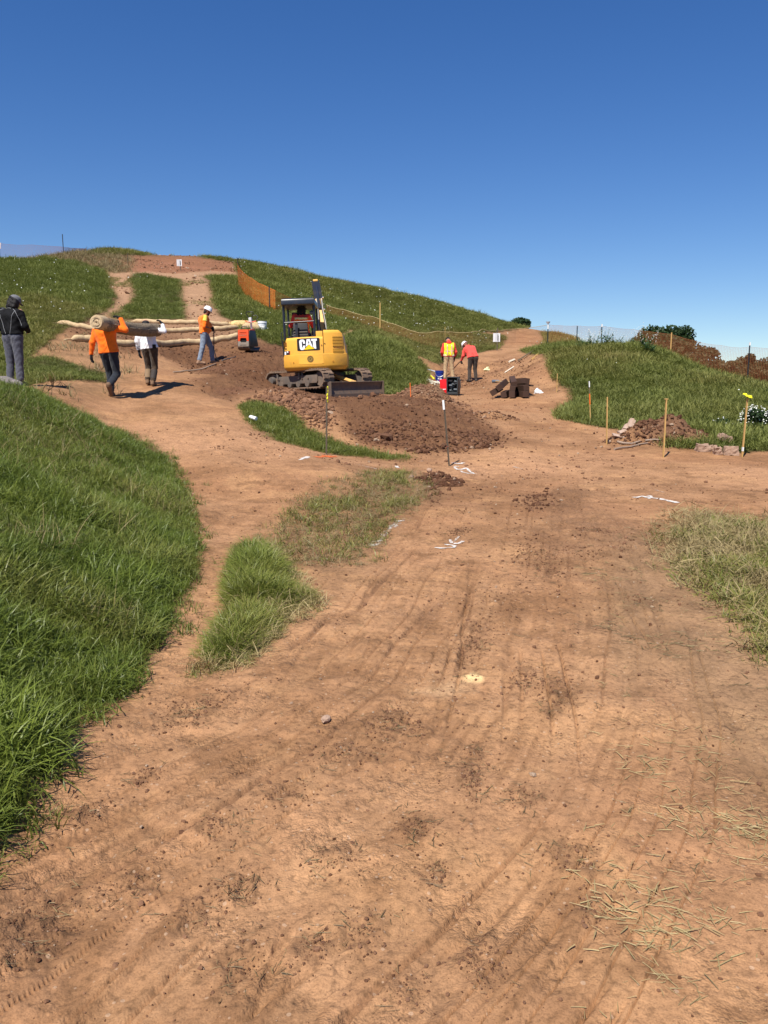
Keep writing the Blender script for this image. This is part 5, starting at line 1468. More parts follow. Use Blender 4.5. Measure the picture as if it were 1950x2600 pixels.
def make_track(sx):
    x0 = .79 * sx; w = .20; half = 1.0; r = .262; zc = .29
    mb = MB(); n = 90
    ring = []
    for i in range(n):
        (y, z), (ny, nz), _ = stadium(i / n, half, r)
        for xx, o in ((-w, .0), (w, .0), (w, -.035), (-w, -.035)):
            ring.append((x0 + xx, y + ny * o, zc + z + nz * o - (.012 * math.sin((y / half + 1) * 1.57) if z > 0 else 0)))
    fs = []
    for i in range(n):
        j = (i + 1) % n
        for k in range(4):
            k2 = (k + 1) % 4; fs.append((i * 4 + k, i * 4 + k2, j * 4 + k2, j * 4 + k))
    mb.add(ring, fs, UM)
    m = 46
    for i in range(m):
        (y, z), (ny, nz), (ty, tz) = stadium((i + .5) / m, half, r)
        for k, (xa, xb) in enumerate(((-.195, -.015), (.015, .195))):
            off = .018 if (i + k) % 2 else -.006
            cy, cz = y + ty * off, z + tz * off; hw = .020
            vs = []
            for o in (-.002, .026):
                q = hw if o < 0 else hw * .7
                for xx, tt in ((xa, -q), (xb, -q), (xb, q), (xa, q)):
                    vs.append((x0 + xx, cy + ty * tt + ny * o, zc + cz + tz * tt + nz * o))
            mb.add(vs, [(4, 5, 6, 7), (0, 1, 5, 4), (1, 2, 6, 5), (2, 3, 7, 6), (3, 0, 4, 7)], UM)
    tr = mb.build('track', RUB, E)
    # inner guide lugs
    fr = MB()
    out = .17 * sx
    fr.prism([(-.78, .17), (.88, .17), (.92, .22), (.92, .40), (-.72, .40), (-.80, .34)], 0, .26, UM @ Matrix(((0, 1, 0, x0 - .13), (1, 0, 0, 0), (0, 0, 1, 0), (0, 0, 0, 1))))
    f_ = fr.build('track_frame', GREYD, E, bevel=.012, smooth=35)
    so = MB(); ax = lambda y, z, a, b: (UM @ Vector((x0 + a, y, z)), UM @ Vector((x0 + b, y, z)))
    so.cyl(*ax(-1.0, zc, -.10, .10), .20, n=20)
    o = so.build('drive_sprocket', RUB, E, smooth=40)
    hb = MB(); hb.cyl(*ax(-1.0, zc, .10 * sx, .215 * sx), .125, .11, n=20); hb.build('motor_hub', GREYD, o, smooth=40, bevel=.01)
    ids = MB(); ids.cyl(*ax(1.0, zc, -.09, .09), .205, n=20); ids.build('idler_wheel', GREYD, E, smooth=40)
    for y in (-.62, -.25, .12, .5):
        b = MB(); b.cyl(*ax(y, .155, -.15, .15), .085, n=14); b.build('track_roller', GREYD, E, smooth=40)
    b = MB(); b.cyl(*ax(.05, .47, -.10, .15), .045, n=12); b.build('carrier_roller', GREYD, E, smooth=40)
    MB().box(tuple(UM @ Vector((x0 + .15 * sx, .32, .45))), (.03, .03, .14)).build('frame_bracket', GREYD, f_)
    for y in (-.70, .30, .55):
        c = UM @ Vector((x0 + .132 * sx, y, .31)); MB().cyl(c, UM @ Vector((x0 + .155 * sx, y, .31)), .022, n=8).build('frame_bolt', STEEL, f_)
    for y in (-.76, .18): MB().box(tuple(UM @ Vector((x0 + .15 * sx, y, .40))), (.05, .05, .16)).build('track_guide', GREYD, f_)
make_track(1); make_track(-1)
mb = MB()
mb.prism([(-.66, .22), (.66, .22), (.66, .40), (.40, .50), (-.40, .50), (-.66, .40)], -.42, .42, UM)
mb.build('centre_frame', GREYD, E, bevel=.015, smooth=35)
MB().cyl((0, 0, .48), (0, 0, .60), .40, n=28).build('swing_bearing', STEEL, E, smooth=40)
# dozer blade
mb = MB()
BZ = -.30
pr = [(1.50, .12), (1.47, .20), (1.46, .30), (1.49, .42), (1.54, .47), (1.565, .46), (1.53, .40), (1.50, .30), (1.515, .20), (1.56, .08), (1.53, .06)]
pr = [(y + .04, z + BZ) for y, z in pr]
mb.prism(pr, -1.07, 1.07, UM @ Matrix(((0, 1, 0, 0), (1, 0, 0, 0), (0, 0, 1, 0), (0, 0, 0, 1))))
BL = mb.build('dozer_blade', BLADE_M, E, smooth=30)
mb = MB(); mb.box(tuple(UM @ Vector((0, 1.588, .075 + BZ))), (2.14, .022, .11), (0, 0, math.atan2(UX.y, UX.x))); mb.build('cutting_edge', STEEL, BL)
for s in (-1, 1):
    mb = MB()
    mb.prism([(y + .04, z + BZ) for y, z in ((1.45, .08), (1.56, .06), (1.60, .10), (1.60, .44), (1.55, .485), (1.47, .45))], 1.07 * s, 1.09 * s, UM @ Matrix(((0, 1, 0, 0), (1, 0, 0, 0), (0, 0, 1, 0), (0, 0, 0, 1))))
    mb.build('end_plate', STEEL, BL)
    mb = MB(); 
    a = UM @ Vector((.34 * s, .40, .30)); b = UM @ Vector((.34 * s, 1.50, .26 + BZ))
    mb.tube([a, b], .065, 4); mb.build('blade_arm', GREYD, E)
mb = MB(); mb.tube([UM @ Vector((-.05, .36, .44)), UM @ Vector((-.05, 1.50, .42 + BZ))], .062, 4); mb.build('blade_cylinder_guard', CREAM, E)
mb = MB(); mb.tube([UM @ Vector((.10, .5, .40)), UM @ Vector((.10, 1.50, .34 + BZ))], .03, 10); mb.build('blade_cylinder', CHROME, E, smooth=40)

# upper structure -----------------------------------------------------
RT = 1.20
def arc_pts(x0, x1, r, n=14):
    return [(x, -math.sqrt(max(r * r - x * x, 0.0))) for x in np.linspace(x0, x1, n)]
def plan(outline, z0, z1):
    """outline in XY, extruded in Z"""
    n = len(outline)
    vs = [(x, y, z0) for x, y in outline] + [(x, y, z1) for x, y in outline]
    fs = [tuple(reversed(range(n))), tuple(range(n, 2 * n))] + [(i, (i + 1) % n, n + (i + 1) % n, n + i) for i in range(n)]
    return vs, fs
# counterweight with chamfered underside
def counterweight():
    mb = MB(); layers = [(.54, RT - .10, .84), (.60, RT - .03, .895), (.66, RT, .91), (.975, RT, .91), (.985, RT - .012, .90)]
    rings = []
    for z, r, w in layers:
        ol = [(-w, .30)] + arc_pts(-w, w, r, 25) + [(w, .30)]
        rings.append([(x, y, z) for x, y in ol])
    n = len(rings[0]); vs = [p for rg in rings for p in rg]; fs = []
    for i in range(len(rings) - 1):
        for k in range(n):
            k2 = (k + 1) % n; fs.append((i * n + k, i * n + k2, (i + 1) * n + k2, (i + 1) * n + k))
    fs.append(tuple(reversed(range(n)))); fs.append(tuple(range((len(rings) - 1) * n, len(rings) * n)))
    mb.add(vs, fs); return mb.build('counterweight', YEL, E, smooth=35)
CW = counterweight()
def on_arc(x, z, r): return (x, -math.sqrt(r * r - x * x), z)
def curved_panel(name, x0, x1, z0, z1, r, th, mat, parent, n=12, corner=0.0):
    xs = np.linspace(x0, x1, n); vs = []; fs = []
    for x in xs:
        c = corner * (1 if (x in (xs[0], xs[-1])) else 0)
        for rr in (r, r + th):
            vs.append(on_arc(x * rr / r, z0 + c, rr)); vs.append(on_arc(x * rr / r, z1 - c, rr))
    for i in range(n - 1):
        a = i * 4; b = a + 4
        fs += [(a + 2, b + 2, b + 3, a + 3), (a + 3, b + 3, b + 1, a + 1), (a, b, b + 2, a + 2)]
    fs += [(0, 2, 3, 1), (4 * n - 4, 4 * n - 3, 4 * n - 1, 4 * n - 2)]
    return MB().add(vs, fs).build(name, mat, parent)
# inset plate line and bolts of the counterweight
curved_panel('ballast_cover', -.44, .26, .70, .955, RT, .006, YEL, CW, corner=.012)
for x in (-.60, .52):
    MB().cyl(on_arc(x, .78 - .02, RT - .01), on_arc(x * 1.008, .78 - .02, RT + .012), .022, n=10).build('lift_plug', M_plain('plug', (.45, .18, .02), .6), CW, smooth=40)
# round seal
def ring(name, cx, cz, r0, r1, mat, parent, rad, n=28):
    vs = []; fs = []
    for k in range(n):
        a = 2 * math.pi * k / n
        for q in (r0, r1): vs.append(on_arc(cx + q * math.cos(a), cz + q * math.sin(a), rad))
    for k in range(n):
        k2 = (k + 1) % n; fs.append((k * 2, k2 * 2, k2 * 2 + 1, k * 2 + 1))
    return MB().add(vs, fs).build(name, mat, parent)
SEALG = M_plain('seal_bronze', (.20, .12, .03), .5); 
sl = ring('round_seal', -.11, .842, 0.0, .092, M_plain('seal_gold', (.40, .24, .05), .5), CW, RT + .010)
ring('seal_ring', -.11, .842, .056, .064, DBLK, sl, RT + .013); ring('seal_ring', -.11, .842, .086, .092, SEALG, sl, RT + .013)
mb = MB()
for k in range(22):
    a = k / 22 * 6.283; c = (-.11 + .075 * math.cos(a), .842 + .075 * math.sin(a))
    mb.add([on_arc(c[0] + dx, c[1] + dz, RT + .013) for dx, dz in ((-.004, -.007), (.004, -.007), (.004, .007), (-.004, .007))], [(0, 1, 2, 3)])
for z, xa, xb in ((.866, -.035, .035), (.852, -.01, .03), (.84, -.02, .018), (.828, -.032, .008), (.814, -.036, .034)):
    mb.add([on_arc(-.11 + xa, z, RT + .013), on_arc(-.11 + xb, z, RT + .013), on_arc(-.11 + xb, z + .006, RT + .013), on_arc(-.11 + xa, z + .006, RT + .013)], [(0, 1, 2, 3)])
mb.build('seal_lettering', DBLK, sl)
# rear hood (low) and engine side hood (tall)
def hood(name, x0, x1, y_front, z0, z1, r, lip=.03, rnd_right=0.0, left_slope=0.0):
    xs = np.linspace(x0, x1, 16)
    mb = MB(); rings = []
    prof = [(z0, 0.0), (z1 - .10, 0.004), (z1 - .045, .012), (z1 - .015, .035), (z1, .075)]
    for z, ins in prof:
        k = (z - z0) / (z1 - z0)
        ol = []
        xa = x0 + left_slope * k ** 1.5; xb = x1 - rnd_right * max(0, (k - .55) / .45) ** 2
        for x in np.linspace(xa, xb, 16):
            ol.append((x, -math.sqrt(max((r - ins) ** 2 - x * x, .01)), z))
        ol.append((xb, y_front, z)); ol.append((xa, y_front, z)); rings.append(ol)
    n = len(rings[0]); vs = [p for q in rings for p in q]; fs = []
    for i in range(len(rings) - 1):
        for k in range(n):
            k2 = (k + 1) % n; fs.append((i * n + k, i * n + k2, (i + 1) * n + k2, (i + 1) * n + k))
    fs.append(tuple(reversed(range(n)))); fs.append(tuple(range((len(rings) - 1) * n, len(rings) * n)))
    return mb.add(vs, fs).build(name, YEL, E, smooth=35)
RH = RT - .022
HOOD = hood('engine_hood', -.895, .262, -.50, .990, 1.465, RH, left_slope=.10)
MB().box((.165, -.80, 1.515), (.19, .62, .20)).build('hood_riser', YEL, E, bevel=.02, smooth=35)
SIDE = hood('side_hood', .282, .885, .55, .990, 1.640, RH + .004, rnd_right=.20)
curved_panel('hood_gap', .262, .284, .99, 1.60, RH - .03, .002, DARKGAP, E, 3)
# louvres on the curved right rear corner
for z0, z1, n in ((1.17, 1.46, 7), (.985 + .01, 1.115, 3)):
    pn = curved_panel('louvre_recess', .53, .80, z0, z1, RH + .006, .003, DARKGAP, SIDE)
    for k in range(n):
        z = z0 + (k + .5) * (z1 - z0) / n
        curved_panel('louvre_slat', .528, .802, z - .010, z + .012, RH + .008, .018, YEL, pn)
# latch, handles
MB().cyl(on_arc(.22, 1.22, RH - .01), on_arc(.221, 1.22, RH + .012), .018, n=10).build('hood_latch', M_plain('latch', (.30, .14, .03), .5), HOOD, smooth=40)
MB().cyl(on_arc(.31, 1.26, RH - .01), on_arc(.311, 1.26, RH + .014), .016, n=10).build('hood_latch', DBLK, SIDE, smooth=40)
# logo plate
PZ = lambda py: 1.425 - (py - 290) / 420 * .345
PX = lambda px: -.475 + (px - 85) / 705 * .645
PL = curved_panel('logo_plate', -.475, .17, 1.080, 1.425, RH, .006, DBLK, HOOD, corner=.012)
def arc_poly(name, pts, mat, rad, parent):
    bm = bmesh.new()
    vv = [bm.verts.new((PX(a), 0, PZ(b))) for a, b in pts]
    f = bm.faces.new(vv); bmesh.ops.triangulate(bm, faces=[f])
    for xc in np.linspace(-.46, .16, 24): bmesh.ops.bisect_plane(bm, geom=bm.verts[:] + bm.edges[:] + bm.faces[:], plane_co=(float(xc), 0, 0), plane_no=(1, 0, 0))
    for v in bm.verts: v.co.y = -math.sqrt(rad ** 2 - v.co.x ** 2)
    bmesh.ops.recalc_face_normals(bm, faces=bm.faces[:])
    me = bpy.data.meshes.new(name); bm.to_mesh(me); bm.free()
    return link_mesh(name, me, mat, parent)
def letter(polys):
    mb = MB()
    for pl in polys: mb.add([on_arc(PX(a), PZ(b), RH + .014) for a, b in pl], [tuple(range(len(pl)))])
    return mb.build('letter', WHT, PL)
Co = [(340, 475), (338, 400), (320, 350), (285, 330), (205, 330), (170, 352), (155, 400), (168, 620), (180, 660), (215, 685), (275, 682), (325, 640), (342, 535)]
Ci = [(276, 475), (274, 418), (270, 404), (262, 398), (245, 398), (238, 404), (233, 420), (241, 575), (244, 592), (252, 602), (264, 600), (272, 588), (274, 538)]
letter([[Co[i], Co[i + 1], Ci[i + 1], Ci[i]] for i in range(12)])
letter([[(392, 328), (498, 325), (513, 400), (380, 400)], [(380, 400), (444, 400), (436, 476), (430, 524), (354, 588), (364, 540)], [(468, 400), (513, 400), (575, 592), (548, 590), (484, 524), (476, 474)], [(436, 476), (476, 474), (484, 524), (457, 502), (430, 524)]])
letter([[(530, 322), (710, 320), (710, 394), (540, 398)], [(580, 397), (672, 394), (682, 662), (642, 660), (588, 606)]])
arc_poly('logo_triangle', [(457, 514), (634, 664), (292, 682)], DYEL, RH + .020, PL)
# decals of the left rear corner
lab = curved_panel('model_decal', -.885, -.70, .995, 1.10, RH, .005, DBLK, HOOD, corner=.012)
curved_panel('decal_stroke', -.875, -.825, 1.0, 1.085, RH + .007, .002, WHT, lab, 3)
curved_panel('decal_stroke', -.800, -.755, 1.055, 1.095, RH + .007, .002, WHT, lab, 3)
curved_panel('decal_edge', -.735, -.705, 1.01, 1.09, RH + .006, .002, REDL, lab, 3)
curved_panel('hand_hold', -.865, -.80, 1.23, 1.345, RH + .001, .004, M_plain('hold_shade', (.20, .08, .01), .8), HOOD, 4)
MB().cyl(on_arc(-.82, 1.165, RH - .01), on_arc(-.826, 1.165, RH + .006), .026, n=12).build('dark_hole_disc', DBLK, HOOD, smooth=40)  # black disc whose colour gives the shade inside an open hole
# deck, floor and left side panel
v_, f_ = plan([(-.90, -.48), (.27, -.48), (.27, .95), (-.80, .95), (-.90, .7)], .62, 1.02)
MB().add(v_, f_).build('deck', BLK, E, bevel=.02, smooth=35)
v_, f_ = plan([(-.925, -.78), (-.898, -.80), (-.898, .6), (-.925, .6)], .95, 1.40)
MB().add(v_, f_).build('side_panel', BLK, E)
v_, f_ = plan([(.28, .56), (.88, .56), (.80, .90), (.28, .95)], .62, 1.30)
MB().add(v_, f_).build('front_right_cover', YEL, E, bevel=.03, smooth=35)
# seat
SX = -.43
mb = MB(); mb.box((SX, -.05, 1.38), (.50, .50, .12)); mb.box((SX, -.02, 1.20), (.40, .40, .26)); mb.build('seat_base', SEATM, E, bevel=.03, smooth=40)
mb = MB(); mb.box((SX, -.33, 1.66), (.47, .11, .52), (R(-8), 0, 0), .9); SB = mb.build('seat_back', SEATM, E, bevel=.04, smooth=40)
mb = MB(); mb.box((SX, -.405, 1.66), (.40, .01, .03), (R(-8), 0, 0)); mb.box((SX, -.398, 1.58), (.42, .01, .02), (R(-8), 0, 0)); mb.build('seat_seam', GREYD, SB)
MB().box((SX - .10, -.47, 1.60), (.075, .05, .62)).build('belt_housing', BLK, E, bevel=.01, smooth=40)
for s in (-1, 1):
    mb = MB(); mb.box((SX + s * .31, .05, 1.52), (.10, .34, .10)); mb.tube([(SX + s * .31, .17, 1.56), (SX + s * .30, .20, 1.78)], .018, 8); mb.rock((SX + s * .30, .20, 1.80), (.03, .03, .04), 3, 1, .05)
    mb.build('control_console', BLK, E, bevel=.012, smooth=40)
for s in (-.08, .08): MB().tube([(SX + s, .55, 1.02), (SX + s, .52, 1.50)], .016, 8).build('travel_lever', BLK, E)
# canopy
CXL, CXR = -.875, -.005
for x in (CXL, CXR):
    mb = MB(); mb.tube([(x, -.52, 1.42), (x, -.50, 2.42)], .038, 4); mb.build('canopy_post', NAVY, E, bevel=.006)
    mb = MB(); mb.tube([(x, .82, 1.0), (x, .66, 1.7), (x, .62, 2.42)], .034, 4); mb.build('canopy_post', NAVY, E, bevel=.006)
mb = MB(); mb.tube([(CXL, -.525, 1.93), (CXR, -.525, 1.95)], .016, 8); mb.build('rear_bar', NAVY, E)
mb = MB(); rings = []
for z, ins in ((2.40, .03), (2.42, 0), (2.54, 0.0), (2.585, .02), (2.60, .07)):
    rings.append([(CXL - .045 + ins, -.66 + ins, z), (CXR + .045 - ins, -.66 + ins, z), (CXR + .045 - ins, .78 - ins, z), (CXL - .045 + ins, .78 - ins, z)])
vs = [p for q in rings for p in q]; fs = [(3, 2, 1, 0), (16, 17, 18, 19)]
for i in range(4):
    for k in range(4): fs.append((i * 4 + k, i * 4 + (k + 1) % 4, i * 4 + 4 + (k + 1) % 4, i * 4 + 4 + k))
mb.add(vs, fs); mb.build('canopy_roof', NAVY, E, bevel=.02, smooth=50)
mb = MB(); mb.lathe([(.0, 0), (.055, .0), (.062, .01), (.0, .02)], 16, Matrix.Translation((CXR - .06, -.50, 2.19)) @ Euler((R(90), 0, 0)).to_matrix().to_4x4()); 
mb.tube([(CXR - .06, -.49, 2.19), (CXR, -.50, 2.30)], .008, 6); mb.build('round_mirror', BLK, E, smooth=40)
MB().box((-.66, .60, 2.22), (.20, .05, .20)).build('work_lamp', M_plain('lamp_housing', (.09, .05, .045), .5), E, bevel=.02, smooth=40)
mb = MB(); mb.tube([(-.94, -.62, 1.18), (-.965, -.63, 1.62), (-.94, -.5, 1.66)], .012, 6); mb.build('grab_rail', BLK, E)
# boom: lower part rises ahead of the canopy, upper part is dark and bends forward
BX = .20
def beam(name, pts, mat, w, parent=E, ends=True):
    """pts: (y, z, half height) in the boom plane; w: width"""
    mb = MB(); n = len(pts); up_ = []; lo_ = []
    for i, (y, z, h) in enumerate(pts):
        a = pts[max(i - 1, 0)]; b = pts[min(i + 1, n - 1)]
        ty, tz = b[0] - a[0], b[1] - a[1]; L = math.hypot(ty, tz); ny, nz = -tz / L, ty / L
        up_.append((y + ny * h, z + nz * h)); lo_.append((y - ny * h, z - nz * h))
    ol = up_ + lo_[::-1]
    m = len(ol)
    vs = [(-w / 2, y, z) for y, z in ol] + [(w / 2, y, z) for y, z in ol]
    fs = []
    for i in range(n - 1):
        a, b = i, i + 1; c, d = m - 2 - i, m - 1 - i
        fs += [(a, b, c, d), (m + d, m + c, m + b, m + a), (a, m + a, m + b, b), (d, c, m + c, m + d)]
    fs += [(0, d, m + d, m) if False else (0, m - 1, 2 * m - 1, m), (n - 1, m + n - 1, m + n, n)]
    return mb, vs, fs
BROT = Matrix.Translation((BX, .78, .92)) @ Euler((0, R(-3.5), R(6))).to_matrix().to_4x4() @ Matrix.Diagonal((1, 1, .86, 1))
def add_beam(name, pts, mat, w, dx=0):
    mb, vs, fs = beam(name, pts, mat, w)
    mb.add([(x + dx, y, z) for x, y, z in vs], fs, BROT); return mb.build(name, mat, E, bevel=.008)
MB().cyl((BX, .80, .70), (BX, .80, 1.12), .13, n=16).build('swing_post', CREAM, E, smooth=40)
add_beam('boom', [(.0, .0, .10), (.18, .55, .13), (.42, 1.15, .15), (.66, 1.68, .17), (.98, 2.12, .16)], CREAM, .22)
add_beam('boom_top', [(.95, 2.10, .155), (1.35, 2.50, .13), (1.85, 2.86, .10), (2.05, 2.95, .09)], BLK, .25)
add_beam('boom_gusset', [(.50, 1.42, .05), (.78, 1.95, .06), (1.02, 2.28, .05)], CREAM, .24, 0)
def boom_pt(x, y, z): return BROT @ Vector((x, y, z))
mb = MB(); mb.tube([boom_pt(.0, .36, .06), boom_pt(.0, .62, .9)], .055, 12); mb.build('boom_cylinder', CREAM, E, smooth=40)
mb = MB(); mb.tube([boom_pt(.0, .62, .9), boom_pt(.0, .78, 1.45)], .030, 10); mb.build('boom_rod', CHROME, E, smooth=40)
mb = MB(); mb.tube([boom_pt(.0, .50, 1.80), boom_pt(.0, 1.0, 2.36), boom_pt(.0, 1.4, 2.70)], .04, 12); mb.build('stick_cylinder', NAVY, E, smooth=40)
for s, k in ((-1, .075), (-1, .05), (1, .055), (1, .085)):
    mb = MB(); mb.tube([boom_pt(s * k, -.10, .10), boom_pt(s * k, -.02, .7), boom_pt(s * (k + .03), .22, 1.25), boom_pt(s * k, .45, 1.72), boom_pt(s * k, .75, 2.2)], .013, 7); mb.build('hydraulic_hose', BLK if k < .06 else M_plain('pale_hose', (.45, .42, .36), .5), E, smooth=60)
mb = MB(); mb.tube([boom_pt(-.10, .42, 1.72), boom_pt(-.19, .38, 1.85), boom_pt(-.26, .45, 2.1), boom_pt(-.2, .6, 2.3), boom_pt(-.12, .72, 2.3)], .011, 7); mb.build('hydraulic_hose', BLK, E, smooth=60)
for y, z in ((.52, 1.62), (.62, 1.78), (.60, 2.20)):
    mb = MB(); mb.tube([boom_pt(.11, y, z), boom_pt(.15, y, z)], .03, 8); mb.build('hose_fitting', CHROME, E)
# dipper stick and bucket beyond, hidden by the machine from the front but part of it
ap = Matrix.Identity(4)
add_beam('dipper_stick', [(1.95, 3.05, .09), (2.2, 2.5, .13), (2.42, 1.75, .10), (2.55, 1.25, .07)], CREAM, .15)
mb = MB()
prof = [(0, 0), (.12, -.30), (.34, -.50), (.62, -.48), (.70, -.28), (.55, -.33), (.36, -.36), (.22, -.22), (.14, .02)]
mb.prism([(p[0], p[1]) for p in prof], -.30, .30, BROT @ Matrix(((0, 1, 0, 0), (1, 0, 0, 2.42), (0, 0, 1, 1.2), (0, 0, 0, 1))))
BK = mb.build('bucket', STEEL, E)
for k in range(4):
    MB().box(tuple(boom_pt(-.24 + .16 * k, 3.14, .93)), (.05, .12, .05)).build('tooth', STEEL, BK)

# operator on the seat
opp = EXROOT.rotation_quaternion.to_matrix() @ Vector((SX, -.08, .62)) + EXROOT.location
root, A, K = person('person in red top and black hat seated under the excavator canopy', opp, 0,
    dict(hipL=(-.10, .0, .92), hipR=(.10, .0, .92), kneeL=(-.15, .42, .90), kneeR=(.15, .42, .90), ankL=(-.14, .46, .50), ankR=(.14, .46, .50), toeL=(-.15, .62, .44), toeR=(.15, .62, .44),
         waist=(0, -.01, 1.06), chest=(0, .01, 1.28), neck=(0, .04, 1.43), head=(0, .08, 1.585), shL=(-.19, .02, 1.37), shR=(.19, .02, 1.37), elL=(-.30, .10, 1.13), elR=(.30, .10, 1.13), wrL=(-.30, .30, 1.19), wrR=(.30, .30, 1.19), handL=(0, 1, .1), handR=(0, 1, .1), palmL=(0, 0, -1), palmR=(0, 0, -1), curlL=1.0, curlR=1.0),
    RED, fabric('navy_trousers', (.03, .035, .05)), MAT_BOOT_DARK, SKIN_DARK, MAT_GLOVE, hem=.93, seed=8)
vt = [(a, b, r1 + .014, r2 + .014) for a, b, r1, r2 in K['torso'](.012)]
link_mesh('vest', sdf_mesh('vest', vt, .012, .035, [(K['mid'] + K['ax'] * .05, -K['ax']), ((0, 0, 1.375), (0, -.25, .97)), ((-.205, 0, 1.3), (-1, 0, 0)), ((.205, 0, 1.3), (1, 0, 0))], .004, 9), bpy.data.materials['safety_vest_orange'], root)
strip(root, A, K, [(-.17, 1.315), (.17, 1.315)], .05, M_plain('vest_lime_band', (.62, .66, .30), .7), off=.032)
hk = MB(); M_ = frame_of(A, K, A['head'] + K['hu'] * .03)
hk.lathe([(.150, -.03), (.112, -.015), (.108, .03), (.098, .07), (.07, .098), (.03, .108), (0, .11)], 20, M_)
HK = hk.build('sun_hat', M_plain('hat_black', (.010, .009, .010), .9), root, smooth=60)
link_mesh('neck_flap', sdf_mesh('neck_flap', [(A['head'] - K['f'] * .04 - K['hu'] * .02 + K['side'] * s * .05, A['head'] - K['f'] * .07 - K['hu'] * .15 + K['side'] * s * .09, .07, .035) for s in (-1, 0, 1)], .012, .03), bpy.data.materials['hat_black'], root)
# ------------------------------------------------------------------ carried roll, wattles, compactor and small things
def wood(name, col, rough=.75, grain=1.0):
    t = NT(name); co = t.coord('Generated'); oc = t.coord()
    mp = t.n('ShaderNodeMapping'); mp.inputs['Scale'].default_value = (18, 18, 1.2); t.l(oc, mp.inputs[0])
    n = t.noise(3.0, 5, .6, mp.outputs[0]); n2 = t.noise(2.2, 4, .6, oc)
    c = t.mix(n, tuple(x * .68 for x in col), tuple(min(1, x * 1.2) for x in col))
    c = t.mix(t.ramp(n2, [(.5, 0), (.75, .5)]), c, tuple(x * .5 for x in col))
    t.bsdf(c, rough, 0, t.bump(n, .4, .01), .2); return t.m
LATH = wood('lath_wood', (.58, .36, .13)); TIMB = wood('dark_timber', (.070, .038, .026)); ASH = wood('handle_wood', (.60, .44, .24)); DRIFT = wood('old_board', (.36, .27, .20))
BURLAP = M_plain('burlap', (.56, .41, .23), .95, var=.16, scale=5, bump=.6, bscale=60, dirt=(.34, .22, .12), dirt_amt=.45)
STRAWM = M_plain('straw_fill', (.62, .44, .19), .9, var=.35, scale=30, bump=.8, bscale=90)

def basis(a, b):
    d = (b - a).normalized(); s = d.cross(Vector((0, 0, 1))).normalized(); u = s.cross(d)
    return d, s, u
def matting_roll():
    d, s, u = basis(ROLL_A, ROLL_B); L = (ROLL_B - ROLL_A).length
    root = thing('matting_roll', 'big roll of brown coir erosion matting on the shoulders of the two carriers', 'roll', ROLL_A)
    M = Matrix(((s.x, u.x, d.x, 0), (s.y, u.y, d.y, 0), (s.z, u.z, d.z, 0), (0, 0, 0, 1)))
    t = NT('coir_matting'); co = t.coord()
    n = t.noise(30, 6, .75, co); n2 = t.noise(4, 4, .6, co); mp = t.n('ShaderNodeMapping'); mp.inputs['Scale'].default_value = (90, 90, 12); t.l(co, mp.inputs[0])
    n3 = t.noise(2, 3, .6, mp.outputs[0])
    c = t.mix(t.ramp(n, [(.38, 0), (.66, 1)]), (.105, .075, .05), (.44, .35, .24)); c = t.mix(t.ramp(n2, [(.4, 0), (.65, .35)]), c, (.36, .27, .17))
    t.bsdf(c, .95, 0, t.bump(t.math('ADD', n, n3), 1.0, .02), .1)
    prof = []; nn = 44
    r0 = ROLL_R
    vs = []; fs = []; rings = 40
    rr = random.Random(4)
    for i in range(rings + 1):
        z = L * i / rings
        for k in range(nn):
            a = k / nn * 6.283
            rad = r0 * (1 + .025 * math.sin(a * 2 + z * 1.7) + .018 * math.sin(a * 5 - z * 6) + rr.uniform(-.03, .03)) + (.018 if .55 < z < .0 else 0) + .015 * z / L
            if a % 6.283 < .14 and i > 1: rad += .012
            vs.append((rad * math.cos(a), rad * math.sin(a) - .05 * math.sin(z / L * 3.14), z))
    for i in range(rings):
        for k in range(nn):
            k2 = (k + 1) % nn; fs.append((i * nn + k, i * nn + k2, (i + 1) * nn + k2, (i + 1) * nn + k))
    fs.append(tuple(range(rings * nn, (rings + 1) * nn)))
    MB().add(vs, fs, M).build('coir_mat', t.m, root, smooth=70)
    # rolled end: a spiral strip
    sp = MB(); turns = 4.6; m = 150; base = len(sp.v); v2 = []; f2 = []
    for i in range(m + 1):
        q = i / m; a = q * turns * 6.283 + .6; rad = .022 + (r0 - .026) * q
        for dr, z in ((-.010, .02), (-.010, -.022 - .01 * math.sin(a * 1.3)), (.010, -.022 - .01 * math.sin(a * 1.3)), (.010, .02)):
            v2.append(((rad + dr) * math.cos(a), (rad + dr) * math.sin(a), z))
    for i in range(m):
        for k in range(3): f2.append((i * 4 + k, i * 4 + k + 1, i * 4 + 5 + k, i * 4 + 4 + k))
    sp.add(v2, f2, M); o = sp.build('rolled_end', M_plain('coir_pale', (.56, .42, .25), .95, var=.25, scale=30, bump=.6), root, smooth=50)
    cp = MB(); cp.lathe([(0, .012), (r0 * .96, .012)], 24, M); cp.build('end_backing', M_plain('coir_dark', (.13, .09, .055), .95), root)
    bd = MB(); bd.lathe([(r0 * 1.01, .0), (r0 * 1.06, .02), (r0 * 1.05, .26), (r0 * 1.02, .30)], 28, M); bd.build('end_wrap', M_plain('coir_band', (.46, .34, .20), .95, var=.3, scale=25, bump=.7), root, smooth=60)
matting_roll()

